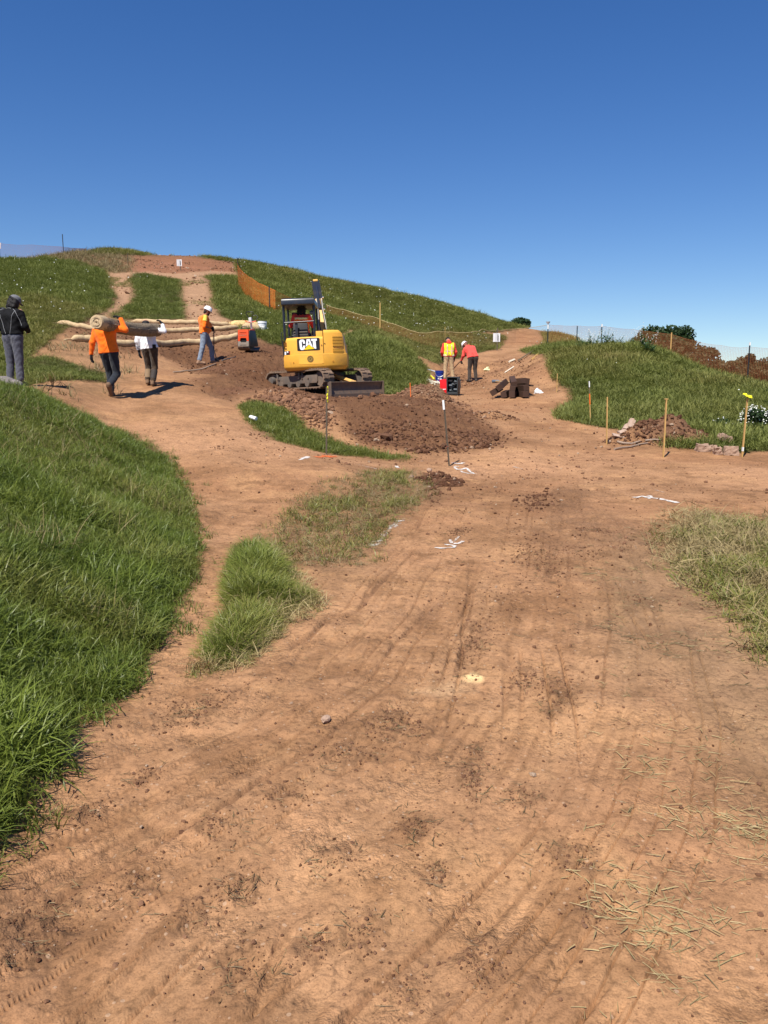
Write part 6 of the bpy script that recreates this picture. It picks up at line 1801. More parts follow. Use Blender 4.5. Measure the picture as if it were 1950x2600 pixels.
def wattle(label, pts, r, seed, tail=True):
    rr = random.Random(seed)
    P = []
    for (a, b) in zip(pts[:-1], pts[1:]):
        for t in np.linspace(0, 1, 13)[:-1]: P.append(a.lerp(b, float(t)))
    P.append(pts[-1])
    # smooth, then lay on the ground
    Q = [p.copy() for p in P]
    for _ in range(3):
        for i in range(1, len(Q) - 1): Q[i] = (Q[i - 1] + Q[i] * 2 + Q[i + 1]) / 4
    c = []
    rad = []
    n = len(Q)
    for i, p in enumerate(Q):
        k = min(1, min(i, n - 1 - i) / 2.5) ; q = r * (1 + .035 * math.sin(i * .9 + seed) + rr.uniform(-.03, .03)) * (.35 + .65 * k)
        g = gz1(p.x, p.y)
        c.append(Vector((p.x, p.y, g + q * .82))); rad.append(q)
    o = thing('straw_wattle', label, 'wattle', c[0], group='straw wattles laid across the slope')
    c = [p - c[0] for p in c]
    mb = MB(); mb.tube(c, rad, 14); mb.build('sleeve', BURLAP, o, smooth=70)
    tl = MB(); d = (c[0] - c[1]).normalized()
    tl.tube([c[0], c[0] + d * .12 + Vector((0, 0, .03)), c[0] + d * .24 + Vector((0, 0, .02))], [rad[0] * .6, rad[0] * .45, rad[0] * .8], 8); tl.build('tied_end', BURLAP, o, smooth=60)
    return o
def line_on(pix, D0, D1):
    out = []
    for i, (u, v) in enumerate(pix):
        out.append(cast(u, v, 20))
    return out
w1 = wattle('uppermost tan straw wattle, below the grass of the hill', line_on([(336, 818), (400, 822), (470, 824), (530, 826), (585, 827)], 30, 30), .088, 1)
w2 = wattle('middle tan straw wattle, its left part behind the matting roll', line_on([(146, 822), (200, 833), (260, 845), (330, 846), (410, 844), (500, 842), (560, 841), (605, 836)], 28, 28), .090, 2)
w3 = wattle('lowest and thickest tan straw wattle, behind the two carriers', line_on([(182, 865), (225, 868), (270, 876), (330, 880), (400, 880), (470, 876), (530, 872), (580, 863), (618, 857)], 27, 27), .106, 3)
# loose straw spilling from the upper wattle
p = cast(598, 826, 25)
sp = MB(); rr = random.Random(12)
for i in range(420):
    q = rr.random(); a = Vector((p.x - .35 + 1.25 * q + rr.gauss(0, .12), p.y + rr.gauss(0, .22), 0)); hgt = .06 + .22 * q * (1 - abs(rr.gauss(0, .4)))
    a.z = gz1(a.x, a.y) + abs(rr.gauss(0, .5)) * hgt * .6
    b = a + Vector((rr.gauss(0, .12), rr.gauss(0, .12), rr.gauss(.02, .05)))
    sp.tube([a, b], .007, 3, False)
sp.rock((p.x + .28, p.y, gz1(p.x + .28, p.y) + .05), (.62, .28, .17), 5, 2, .12)
tag(sp.build('straw_heap', STRAWM), 'heap of loose yellow straw spilling from the uppermost wattle', 'straw heap')
# small burlap bundle and bucket behind the compactor
p = cast(640, 846, 25)
mb = MB(); rr = random.Random(3)
c = [Vector((p.x - .35 + .09 * i, p.y, gz1(p.x - .35 + .09 * i, p.y) + .13 + .05 * math.sin(i * .5))) for i in range(8)]
mb.tube(c, [.07, .12, .14, .15, .15, .14, .13, .08], 12)
tag(mb.build('burlap_bundle', BURLAP, smooth=70), 'short tan burlap bundle in the grass behind the plate compactor', 'bundle')

def bucket(name, label, loc, r, h, mat, band=None, rot=(0, 0, 0), decal=None):
    root = thing(name, label, 'bucket', loc, rot)
    mb = MB(); mb.lathe([(0, .005), (r * .86, .0), (r * .98, h * .80), (r * 1.0, h * .80), (r * 1.06, h * .82), (r * 1.06, h * .86), (r * 1.0, h * .88), (r * 1.02, h), (r * .97, h), (r * .82, .02), (0, .02)], 24)
    o = mb.build('tub', mat, root, smooth=40)
    hb = MB(); hb.tube([(r * 1.03 * math.cos(a), -r * 1.06 - .01 * math.sin(a), h * .84 - r * .95 * math.sin(a)) for a in np.linspace(0, math.pi, 12)], .005, 6); hb.build('handle', M_plain('wire_' + name, (.6, .6, .58), .4, .5), root)
    if decal:
        d = MB()
        for x0, x1, z0, z1 in decal:
            vs = []
            for z in (z0, z1):
                for a in np.linspace(x0, x1, 5): vs.append(((r * .965 + .004) * math.sin(a), -(r * .965 + .004) * math.cos(a), z))
            d.add(vs, [(i, i + 1, 6 + i, 5 + i) for i in range(4)])
        d.build('print', WHT, root)
    return root
p = cast(664, 846, 25); 
bucket('white_bucket', 'white plastic bucket in the grass behind the plate compactor', on_ground(p.x, p.y + .25, .0), .17, .36, M_plain('white_plastic', (.76, .76, .77), .35, var=.03))

# plate compactor
p = stand(632, 893, 27.2)
PC = thing('plate_compactor', 'orange and grey reversible plate compactor with raised steering handle on the fill', 'compactor', p + Vector((0, 0, -.02)), (0, 0, R(-20)))
PC.scale = (.83, .83, .83)
ORNG = paint('compactor_orange', (.80, .085, .02), .4, amt=.25); GR = M_plain('compactor_grey', (.24, .225, .20), .7, var=.15, scale=10, dirt=(.25, .16, .10), dirt_amt=.6)
mb = MB(); mb.prism([(-.36, .10), (-.42, .16), (-.42, .18), (-.33, .11), (-.25, .09), (.25, .09), (.36, .12), (.46, .19), (.46, .165), (.38, .085), (.27, .055), (-.27, .055)], -.25, .25, Matrix(((0, 1, 0, 0), (1, 0, 0, 0), (0, 0, 1, 0), (0, 0, 0, 1))))
mb.build('base_plate', STEEL, PC)
MB().box((0, 0, .155), (.30, .40, .10)).build('exciter_housing', BLK, PC, bevel=.02, smooth=40)
mb = MB(); mb.prism([(-.235, .20), (.235, .20), (.235, .26), (.235, .40), (.14, .40), (.11, .36), (-.11, .36), (-.14, .40), (-.235, .40), (-.235, .26)], -.42, -.375)
FS = mb.build('front_skirt', GR, PC, bevel=.008, smooth=35)
t_ = MB()
for k, w in enumerate((.03, .022, .03, .016, .028, .024, .018, .03)):
    t_.box((-.12 + k * .033, -.4215, .255), (w * .8, .004, .026))
t_.build('maker_plate_print', DBLK, FS)
t_ = MB(); t_.box((0, -.43, .205), (.46, .03, .02)); t_.build('bumper_rail', STEEL, FS, bevel=.006)
for s in (-1, 1):
    mb = MB(); mb.prism([(-.40, .20), (.22, .20), (.30, .25), (.16, .62), (.06, .80), (-.36, .80), (-.40, .6)], .235 * s, .26 * s, Matrix(((0, 1, 0, 0), (1, 0, 0, 0), (0, 0, 1, 0), (0, 0, 0, 1)))); mb.build('side_cover', BLK, PC, bevel=.006, smooth=35)
mb = MB(); mb.prism([(-.235, .40), (-.15, .40), (-.12, .52), (.12, .52), (.15, .40), (.235, .40), (.225, .80), (.20, .835), (-.20, .835), (-.225, .80)], -.415, -.36)
HD = mb.build('front_cowl', ORNG, PC, bevel=.014, smooth=40)
for z in (.625, .685, .745):
    MB().box((0, -.418, z), (.30, .02, .026)).build('cowl_louvre', M_plain('louvre_light', (.80, .22, .12), .4) if z == .625 else ORNG, HD, bevel=.008, smooth=40)
    MB().box((0, -.417, z - .021), (.30, .004, .010)).build('louvre_gap', DARKGAP, HD)
v_, f_ = plan([(-.235, -.355), (.235, -.355), (.235, .10), (-.235, .10)], .80, .83); MB().add(v_, f_).build('top_cover', BLK, PC, bevel=.01, smooth=40)
MB().prism([(-.36, .80), (.10, .80), (.06, .88), (-.30, .84)], .17, .25, Matrix(((0, 1, 0, 0), (1, 0, 0, 0), (0, 0, 1, 0), (0, 0, 0, 1)))).build('fuel_tank', ORNG, PC, bevel=.012, smooth=40)
MB().box((0, -.10, .48), (.40, .50, .52)).build('engine', M_plain('engine_dark', (.02, .02, .02), .6), PC, bevel=.03)
MB().tube([(-.12, -.28, .82), (-.12, -.28, .93), (-.09, -.26, .965), (.07, -.26, .965), (.10, -.28, .93), (.10, -.28, .82)], .014, 8).build('lifting_eye', BLK, PC, smooth=60)
mb = MB(); mb.tube([(.10, .12, .72), (.12, .02, 1.02), (.14, -.04, 1.27)], .04, 4); mb.build('steering_pole', M_plain('pole_white', (.70, .72, .74), .4), PC, bevel=.006)
MB().box((.14, -.06, 1.20), (.12, .09, .20), (R(10), 0, 0)).build('control_box', M_plain('control_white', (.74, .74, .72), .4), PC, bevel=.012, smooth=40)
MB().tube([(-.06, -.12, 1.185), (.0, -.10, 1.14), (.12, -.085, 1.12), (.26, -.06, 1.14), (.36, -.02, 1.17)], .018, 8).build('orange_grip', ORNG, PC, smooth=60)
hp = [(.10, -.06, 1.26), (.0, -.08, 1.38), (-.03, -.10, 1.47), (.0, -.11, 1.50), (.14, -.11, 1.515), (.28, -.11, 1.50), (.30, -.10, 1.46), (.25, -.08, 1.38), (.18, -.06, 1.26)]
MB().tube(hp, .016, 8).build('steering_handle', BLK, PC, smooth=60)
MB().tube([(.20, .0, 1.15), (.32, .06, 1.20), (.38, .10, 1.32), (.30, .10, 1.40), (.20, .05, 1.36)], .013, 8).build('control_lever', BLK, PC, smooth=60)

# hose held by the helmeted worker, and the rod lying by his feet
hr = Matrix.Rotation(R(-68), 3, 'Z')
def hm(x, y, z): return hr @ Vector((x, y, z)) + HOSE_MAN
pts = [hm(.0, .27, 1.14), hm(.0, .29, 1.0), hm(.02, .28, .75), hm(.02, .27, .45), hm(.02, .33, .2), hm(.03, .45, .04)]
q = hm(.03, .52, .0); pts.append(Vector((q.x, q.y, gz1(q.x, q.y) + .02))); q = hm(.0, .95, 0); pts.append(Vector((q.x, q.y, gz1(q.x, q.y) + .02)))
tag(MB().tube(pts, .016, 8).build('hose', M_plain('hose_black', (.03, .03, .034), .4), smooth=60), 'black hose hanging from the gloved hands of the hose worker', 'hose')
a = cast(440, 946, 18); b = cast(548, 925, 20)
pp = []
for t in np.linspace(0, 1, 9):
    w = a.lerp(b, float(t)); pp.append(Vector((w.x, w.y, gz1(w.x, w.y) + .03)))
tag(MB().tube(pp, .018, 6).build('long_rod', DRIFT, smooth=60), 'long thin brown rod lying on the soil at the feet of the hose worker', 'rod')

# ------------------------------------------------------------------ stakes
def lath(label, u, vb, vt, D, u_top=None, w=.034, th=.016, mat=LATH, tip=None, group='wooden survey stakes', name='wooden_stake', extra=None):
    b = stand(u, vb, D); b = cast(u, vb, D - 2.5) if abs(D) > 0 else b
    t = at(u if u_top is None else u_top, vt, b.y)
    root = thing(name, label, 'stake', b, group=group)
    d = t - b; L = d.length
    Rm = d.to_track_quat('Z', 'Y').to_matrix().to_4x4()
    MB().add(*[x for x in _lath_geo(L, w, th)], Rm).build('lath', mat, root)
    if extra: extra(root, Rm, L)
    return root, b, t
def _lath_geo(L, w, th):
    a, c = w / 2, th / 2
    vs = [(-a, -c, -.12), (a, -c, -.12), (a, c, -.12), (-a, c, -.12)]
    for z, k in ((L * .5, .97), (L - .006, 1.0), (L, .92)): vs += [(-a * k, -c * k, z), (a * k, -c * k, z), (a * k, c * k, z), (-a * k, c * k, z)]
    fs = [(3, 2, 1, 0), (12, 13, 14, 15)]
    for i in range(3):
        for k in range(4): fs.append((i * 4 + k, i * 4 + (k + 1) % 4, i * 4 + 4 + (k + 1) % 4, i * 4 + 4 + k))
    return vs, fs
SPRAY_OR = M_plain('spray_orange', (.85, .16, .02), .7, var=.1); SPRAY_W = M_plain('spray_white', (.78, .78, .76), .7, var=.08); FLAG_Y = M_plain('flag_yellow', (.85, .80, .03), .6)
def band(z0, z1, mat, w=.036, th=.018, name='painted_band'):
    def f(root, Rm, L):
        mb = MB(); mb.box((0, 0, (z0 + z1) / 2 * L), (w, th, (z1 - z0) * L)); v = mb.v
        MB().add(v, mb.f, Rm).build(name, mat, root)
    return f
lath('thin bare stake at the edge of the right-hand grass, beside the white rag', 1413, 1012, 948, 27, 1415, .030)
def ex2(root, Rm, L): band(.44, .70, SPRAY_OR)(root, Rm, L); band(.86, 1.0, SPRAY_W)(root, Rm, L); band(.70, .86, M_plain('bare_dark', (.14, .11, .06), .8), name='dark_band')(root, Rm, L)  # darker band between the orange middle and the white tip
lath('stake with an orange sprayed middle and white tip in the grass', 1499, 1073, 968, 19.5, 1496, .034, extra=ex2)
lath('bare wooden stake just left of the broken pipe pieces', 1540, 1129, 1008, 17, 1542, .042)
lath('tall bare wooden stake in front of the soil heap, with a flat top', 1684, 1160, 1014, 14.6, 1692, .048, extra=lambda r, M_, L: MB().add(*(lambda m: (m.v, m.f))(MB().box((-.01, 0, L + .006), (.075, .05, .014))), M_).build('stake_cap', LATH, r))
def ex5(root, Rm, L):
    band(.10, .17, SPRAY_W, .046, .02)(root, Rm, L)
    mb = MB(); xs = np.linspace(-.13, .13, 9); vs = []
    for i, x in enumerate(xs):
        z = L + .03 + .012 * math.sin(i * 1.1) + .02 * (x / .13); hw = .028 + .012 * math.sin(i * .9)
        vs += [(x, -hw, z), (x, hw, z + .01), (x, hw * .6, z + .035), (x, -hw * .7, z + .03)]
    fs = [(3, 2, 1, 0), (32, 33, 34, 35)]
    for i in range(8):
        for k in range(4): fs.append((i * 4 + k, i * 4 + (k + 1) % 4, i * 4 + 4 + (k + 1) % 4, i * 4 + 4 + k))
    MB().add(vs, fs, Rm).build('yellow_flagging', FLAG_Y, root, smooth=60)
lath('wooden stake topped with yellow flagging beside the broken stones', 1884, 1160, 1012, 14.6, 1898, .044, extra=ex5)
lath('short orange painted stake in the gravel heap', 1043, 1011, 972, 21.5, 1041, .040, mat=SPRAY_OR)
lath('bare stake standing in the grass behind the head of the vest wearer', 1130, 868, 830, 42, 1130, .045)
lath('stake tip showing in the grass behind the hooded worker', 1191, 905, 872, 40, 1190, .045)
MET = M_plain('rusty_post', (.13, .105, .075), .6, .4, var=.3, scale=12)
def tpost(label, u, vb, vt, D, ut, head, group=None):
    b = cast(u, vb, D - 2.0); t = at(ut, vt, b.y)
    root = thing('metal_stake', label, 'stake', b, group=group)
    d = t - b; Rm = d.to_track_quat('Z', 'Y').to_matrix().to_4x4(); L = d.length
    mb = MB(); m2 = MB(); m2.box((0, 0, L / 2 - .05), (.028, .006, L + .1)); m2.box((0, .011, L / 2 - .05), (.006, .022, L + .1))
    mb.add(m2.v, m2.f, Rm).build('post', MET, root)
    m2 = MB()
    for k in range(int(L / .055)): m2.box((0, -.005, .03 + k * .055), (.012, .008, .012))
    MB().add(m2.v, m2.f, Rm).build('stud_row', MET, root)
    if head == 'yellow':
        m2 = MB(); rr = random.Random(2)
        for k in range(5): m2.rock((rr.uniform(-.01, .01), -.004, L - .02 - k * .055), (.022, .016, .032), k, 1, .25)
        MB().add(m2.v, m2.f, Rm).build('yellow_flagging', FLAG_Y, root)
    else:
        m2 = MB(); m2.box((0, 0, L - .075), (.034, .030, .15)); MB().add(m2.v, m2.f, Rm).build('white_tip', SPRAY_W, root)
        m2 = MB(); m2.box((0, -.001, L * .29), (.032, .012, .012)); MB().add(m2.v, m2.f, Rm).build('red_mark', REDL, root)
    return root, b
tpost('metal stake with yellow flagging at its tip, in front of the dozer blade', 830, 1151, 982, 13.5, 831, 'yellow')
_, TB = tpost('leaning metal stake with a white painted tip in front of the dark soil berm', 1139, 1181, 1016, 13.0, 1125, 'white')

# fallen lath pieces and tools on the far trail
def stick(name, label, cat, u0, v0, u1, v1, Dm, r, mat, lift=.02, lift1=None):
    a = cast(u0, v0, Dm); b = cast(u1, v1, Dm)
    a = on_ground(a.x, a.y, lift); b = on_ground(b.x, b.y, lift if lift1 is None else lift1)
    root = MB().tube([a, b], r, 4).build(name, mat); tag(root, label, cat); return root
stick('plank_piece', 'pale board lying on the brow of the right-hand trail bank', 'plank', 1352, 914, 1373, 895, 26, .05, LATH, .05)
stick('fallen_stake', 'dark stake lying in the grass on the right-hand bank', 'stake', 1315, 922, 1358, 893, 26, .03, wood('weathered_stake', (.16, .13, .08)), .10)
stick('pale_stick', 'short pale stick on the edge of the dug trail bank', 'stick', 1293, 922, 1306, 915, 26, .05, M_plain('pale_wood', (.70, .62, .48), .8), .04)
stick('pale_stick', 'pale root piece lower on the dug trail bank', 'stick', 1282, 948, 1304, 934, 26, .03, bpy.data.materials['pale_wood'], .03)
stick('garden_tool', 'pale tool handle lying on the ground behind the stacked timbers', 'tool', 1312, 975, 1334, 976, 22, .035, ASH, .03)
# sledge hammer lying behind the timbers
a = cast(1258, 972, 22); b = cast(1300, 974, 22)
root = thing('sledge_hammer', 'sledge hammer with a grey head lying behind the stacked timbers', 'hammer', on_ground(a.x, a.y, .06))
v = b - a; b2 = on_ground(b.x, b.y, .04) - root.location
MB().tube([(0, 0, 0), b2], .022, 8).build('handle', ASH, root)
dv_ = Vector(b2).normalized(); sd = dv_.cross(Vector((0, 0, 1))).normalized()
MB().tube([Vector((0, 0, 0)) - sd * .13, sd * .13], .055, 8).build('head', M_plain('steel_blue', (.13, .16, .20), .5, .4), root, bevel=.01)
# shovel held by the bending worker
SHAFT = [SH_TOP, SH_LOW]
d = (SH_LOW - SH_TOP).normalized(); L = 1.3
tipv = SH_TOP + d * L; k = 0
for _ in range(40):
    if tipv.z < gz1(tipv.x, tipv.y) + .12: break
    L += .03; tipv = SH_TOP + d * L
root = thing('shovel', 'long-handled shovel in the hands of the bending worker', 'shovel', SH_TOP)
MB().tube([-d * .12, d * (L - .1)], .018, 8).build('shaft', wood('shaft_wood', (.22, .12, .07)), root, smooth=60)
Rm = d.to_track_quat('Z', 'Y').to_matrix().to_4x4()
xs = [(-.10, .0), (-.115, .10), (-.09, .22), (0, .30), (.09, .22), (.115, .10), (.10, .0)]
vs = [(x, .03 * (abs(x) / .115), z + L - .12) for x, z in xs]; vs += [(x, y + .006, z) for x, y, z in vs]
MB().add(vs, [(0, 1, 2, 3, 4, 5, 6), tuple(reversed(range(7, 14)))] + [(i, (i + 1) % 7, 7 + (i + 1) % 7, 7 + i) for i in range(7)], Rm).build('blade', STEEL, root)

# blue bucket, tool boxes, leaning tools, glove pile
p = cast(1117, 973, 20)
p = on_ground(p.x, p.y + .3)
bucket('blue_bucket', 'dark blue bucket with white print and long tool handles beside the trail', p, .155, .42, M_plain('blue_plastic', (.012, .030, .22), .35, var=.08), decal=[(-.45, -.1, .12, .15), (-.35, .25, .165, .185), (.0, .5, .11, .145), (-.5, .5, .205, .217)])
def tool(label, u0, v0, base, mat, r=.017):
    t = at(u0, v0, base.y + .25)
    root = thing('tool_handle', label, 'tool', base)
    d = Vector(t) - base; d.z = max(d.z, gz1(t.x, t.y) - base.z + .04)
    MB().tube([(0, 0, 0), d], r, 8).build('shaft', mat, root, smooth=60)
    return root, d
t0, d0 = tool('pale blue-grey tool handle leaning from the blue bucket to the grass', 1071, 939, p + Vector((-.05, 0, .36)), M_plain('pale_fibre', (.55, .60, .68), .5))
t1, d1 = tool('worn wooden tool handle lying in the grass left of the blue bucket', 1052, 938, p + Vector((-.22, -.02, .20)), ASH)
t2, d2 = tool('yellow tool handle leaning low beside the blue bucket', 1085, 955, p + Vector((-.18, -.12, .12)), FLAG_Y, .028)
q = cast(1094, 972, 19)
mb = MB(); rr = random.Random(6)
for i in range(26):
    a = on_ground(q.x + rr.gauss(0, .16), q.y + rr.gauss(0, .12), .05 + rr.random() * .06)
    mb.tube([a, a + Vector((rr.gauss(0, .06), rr.gauss(0, .06), rr.gauss(.02, .03))), a + Vector((rr.gauss(0, .10), rr.gauss(0, .08), -.03))], .018, 5)
tag(mb.build('rope_pile', M_plain('pale_rope', (.66, .62, .50), .9)), 'pile of pale cream rope on top of the gravel heap', 'rope')
p = cast(1138, 1001, 20); p = on_ground(p.x, p.y)
root = thing('generator', 'red and black portable power unit standing on the trail beside the blue bucket', 'generator', p, (0, 0, R(-14)))
MB().box((-.12, .02, .25), (.22, .50, .44), (0, R(-4), 0)).build('red_housing', M_plain('red_plastic', (.62, .015, .02), .4, var=.06), root, bevel=.03, smooth=40)
MB().box((-.12, -.235, .16), (.16, .006, .02), (0, R(-4), 0)).build('white_print', WHT, root)
BX_ = M_plain('tool_black', (.035, .040, .042), .5, var=.15)
mb = MB(); mb.box((.16, 0, .04), (.36, .46, .08)); 
for sx in (-.165, .165): mb.box((.16 + sx, 0, .28), (.03, .46, .48))
mb.box((.16, .20, .28), (.36, .04, .50)); mb.box((.16, 0, .53), (.36, .46, .03)); mb.build('black_frame', BX_, root, bevel=.012, smooth=40)
mb = MB(); rr = random.Random(8)
for i in range(9): mb.box((.16 + rr.uniform(-.1, .1), -.10 + rr.uniform(-.05, .1), .12 + i * .04), (rr.uniform(.06, .16), rr.uniform(.06, .16), .05), (rr.uniform(-.3, .3), 0, rr.uniform(-1, 1)))
mb.build('engine_parts', M_plain('engine_grey', (.16, .18, .19), .5, .3, var=.5, scale=30), root, bevel=.006)
MB().tube([(.34, -.15, .52), (.40, -.2, .46), (.42, -.2, .25), (.38, -.18, .08)], .012, 6).build('carry_bar', BX_, root, smooth=60)

# stacked timbers
p = cast(1303, 1012, 20)
TG = 'dark timber posts stacked beside the trail'
def timber(label, c, L, w, h, rot, mat=TIMB):
    root = MB().box((0, 0, 0), (w, L, h)).build('timber_post', mat, None, tuple(c), rot, bevel=.006)
    return tag(root, label, 'timber', TG)
o = Vector((p.x, p.y + .35, p.z)); W, H, LT = .165, .165, .95
g = lambda x, y, z: Vector((o.x + x, o.y + y, gz1(o.x + x, o.y + y) + z))
timber('leftmost dark timber of the stack, leaning with its end on the ground', g(-.43, .05, .20), LT, W, H, (R(6), R(-32), R(-22)))
timber('dark timber lying on the leaning leftmost one of the stack', g(-.26, .08, .36), LT, W, H, (R(10), R(-34), R(-24)))
timber('third dark timber low at the left of the stack, under the leaning ones', g(-.16, .02, .10), LT, W, H, (R(2), R(-10), R(-16)))
timber('dark timber at the bottom middle of the stack', g(.05, -.10, .085), LT, W, H, (0, 0, R(-15)))
timber('dark timber in the second layer, middle of the stack', g(.03, .0, .26), LT, W, H, (R(3), R(9), R(-9)))
timber('topmost dark timber, raised end towards the viewer, middle of the stack', g(.05, .06, .435), LT, W, H, (R(9), R(-8), R(-6)))
timber('dark timber at the bottom right of the stack, its pale end showing', g(.25, -.12, .085), LT, W, H, (0, 0, R(9)))
timber('dark timber on the right of the stack, second layer', g(.25, .03, .26), LT, W, H, (0, R(-7), R(13)))
timber('dark timber on the right of the stack, third layer', g(.26, .14, .42), LT * .9, W, H, (R(-3), R(10), R(18)))
tag(MB().box((0, 0, 0), (.17, .05, .26)).build('board_offcut', wood('offcut', (.36, .22, .13)), None, tuple(g(.43, .0, .13)), (R(-8), 0, R(4)), bevel=.004), 'short light brown board standing against the right side of the timber stack', 'board')
tag(MB().box((0, 0, 0), (.22, .8, .05)).build('dark_plank', TIMB, None, tuple(g(.48, .25, .30)), (0, R(4), R(3))), 'thin dark plank jutting out at the upper right of the timber stack', 'plank')
p = cast(1365, 1001, 20)
mb = MB(); mb.rock((0, 0, .06), (.11, .08, .08), 5, 2, .25); mb.rock((.08, -.02, .03), (.09, .06, .04), 6, 2, .3); mb.rock((-.02, 0, .13), (.05, .04, .06), 9, 2, .3)
tag(mb.build('white_rag', M_plain('rag_white', (.78, .79, .80), .9), None, tuple(p), smooth=60), 'crumpled white rag on the bare soil right of the timber stack', 'rag')
p = cast(1236, 943, 25)
mb = MB(); mb.rock((0, 0, .06), (.14, .09, .06), 2, 2, .3); mb.rock((.03, 0, .14), (.07, .05, .05), 4, 2, .3)
tag(mb.build('plastic_scrap', M_plain('scrap_lime', (.72, .74, .42), .8), None, tuple(p), smooth=60), 'crumpled pale lime plastic scrap on the trail right of the bending worker', 'scrap')
# white cup on the turf below the rubble
p = cast(645, 1070, 12)
root = thing('spray_can', 'white spray can lying on the short turf left of the rubble slope', 'can', p + Vector((0, 0, .05)), (0, 0, R(-25)))
MB().cyl((-.09, .02, .03), (.07, -.03, .005), .035, n=14).build('can_body', M_plain('can_white', (.80, .80, .80), .35), root, smooth=40, bevel=.004)
MB().cyl((-.105, .024, .033), (-.09, .02, .03), .028, .034, n=14).build('can_cap', M_plain('can_cap_grey', (.6, .6, .62), .4), root, smooth=40)

# broken stones beside the flagged stake and broken pipe pieces beside the heap
STN = M_plain('broken_stone', (.30, .185, .125), .95, var=.3, scale=8, bump=.7, bscale=25, dirt=(.36, .25, .18), dirt_amt=.5)
SG = 'broken stones beside the flagged stake'
for i, (u, v, s, lab) in enumerate(((1787, 1147, (.13, .10, .075), 'leftmost broken brown stone with a pale top edge, left of the flagged stake'), (1806, 1132, (.16, .10, .06), 'flat broken brown stone at the back left of the stone pile'),
        (1824, 1155, (.075, .06, .075), 'small upright broken stone at the front middle of the stone pile'), (1842, 1134, (.13, .10, .07), 'tilted broken stone at the top of the stone pile, over a dark gap'),
        (1858, 1155, (.14, .09, .085), 'largest squared broken stone next to the flagged stake'), (1813, 1146, (.08, .08, .06), 'dark earthy stone between the leftmost stone and the upright one'))):
    p = cast(u, v, 13)
    mb = MB(); mb.box((0, 0, 0), (s[0] * 1.9, s[1] * 1.9, s[2] * 1.9), (0, 0, 0), .86); me = mb.mesh('broken_stone')
    bm = bmesh.new(); bm.from_mesh(me); bmesh.ops.subdivide_edges(bm, edges=bm.edges[:], cuts=3, use_grid_fill=True); rr = random.Random(i + 40)
    for vv in bm.verts: vv.co += Vector((rr.uniform(-1, 1), rr.uniform(-1, 1), rr.uniform(-1, 1))) * .012
    bm.to_mesh(me); bm.free()
    o_ = link_mesh('broken_stone', me, STN, None, (p.x, p.y + .05, p.z + s[2] * .8 + (.10 if i == 3 else 0)), (random.Random(i).uniform(-.15, .15), (.35 if i == 3 else random.Random(i + 5).uniform(-.2, .2)), random.Random(i + 9).uniform(-.4, .4)))
    tag(o_, lab, 'stone', SG)
PIPE = M_plain('concrete_piece', (.42, .31, .245), .95, var=.25, scale=9, bump=.6, dirt=(.30, .19, .12), dirt_amt=.5)
PG = 'broken clay pieces left of the soil heap'
for i, (u, v, a, w, L, lab) in enumerate(((1604, 1085, (R(20), R(-60), R(30)), .10, .16, 'upright curved broken clay piece left of the soil heap'), (1584, 1101, (R(10), R(-15), R(10)), .10, .22, 'flat pinkish broken clay piece lying left of the soil heap'), (1572, 1112, (R(0), R(10), R(-20)), .12, .22, 'small broken clay piece nearest the bare stake'), (1590, 1092, (R(-10), R(-35), R(50)), .09, .14, 'tilted broken clay piece between the upright and flat ones'))):
    p = cast(u, v, 13)
    vs = []; n = 7; rr = random.Random(i)
    for x in (-L / 2, 0, L / 2):
        for k in range(n):
            q = -.8 + 1.6 * k / (n - 1); jit = rr.uniform(-.02, .02)
            for rad in (w, w - .035): vs.append((x + jit, rad * math.sin(q), rad * math.cos(q) - w * .75))
    fs = []
    for j in range(2):
        for k in range(n - 1):
            b = j * n * 2 + k * 2; c = b + n * 2
            fs += [(b, b + 2, c + 2, c), (b + 1, c + 1, c + 3, b + 3)]
    for j in (0, 2):
        for k in range(n - 1):
            b = j * n * 2 + k * 2; fs.append((b, b + 1, b + 3, b + 2))
    for k in (0, n - 1):
        for j in range(2):
            b = j * n * 2 + k * 2; fs.append((b, b + 1, b + 1 + n * 2, b + n * 2))
    o_ = MB().add(vs, fs).build('clay_piece', PIPE, None, (p.x, p.y + .05, p.z + (.08, .05, .04, .06)[i]), a, smooth=40); tag(o_, lab, 'pipe piece', PG)
def branch(label, pix, r, mat, dz=.02):
    pts = [cast(u, v, 12) for u, v in pix]; pts = [on_ground(q.x, q.y, dz + .01 * (i % 2)) for i, q in enumerate(pts)]
    tag(MB().tube(pts, [r * (1 - .5 * i / len(pts)) for i in range(len(pts))], 6).build('branch', mat, smooth=60), label, 'branch', 'broken branches in front of the soil heap')
branch('curved grey branch lying in front of the soil heap, upper one', [(1568, 1126), (1582, 1131), (1605, 1131), (1625, 1126)], .022, DRIFT, .03)
branch('long curved branch lying nearest the trail in front of the soil heap', [(1560, 1144), (1578, 1141), (1600, 1138), (1625, 1132), (1645, 1126)], .02, DRIFT)
branch('short grey branch at the foot of the soil heap', [(1638, 1122), (1660, 1121), (1678, 1121)], .02, DRIFT, .03)
# grey boulder by the left person
p = cast(22, 985, 11)
p = on_ground(-6.02, 13.2)
mb = MB(); mb.rock((0, 0, .0), (.25, .18, .13), 21, 3, .03); mb.rock((.17, .02, -.02), (.16, .15, .10), 22, 3, .03)
tag(mb.build('boulder', M_plain('grey_stone', (.20, .17, .16), .9, var=.2, scale=6, bump=.5, bscale=30), None, (p.x, p.y, p.z + .05), smooth=80), 'rounded grey boulder at the feet of the person in the black jacket', 'boulder')
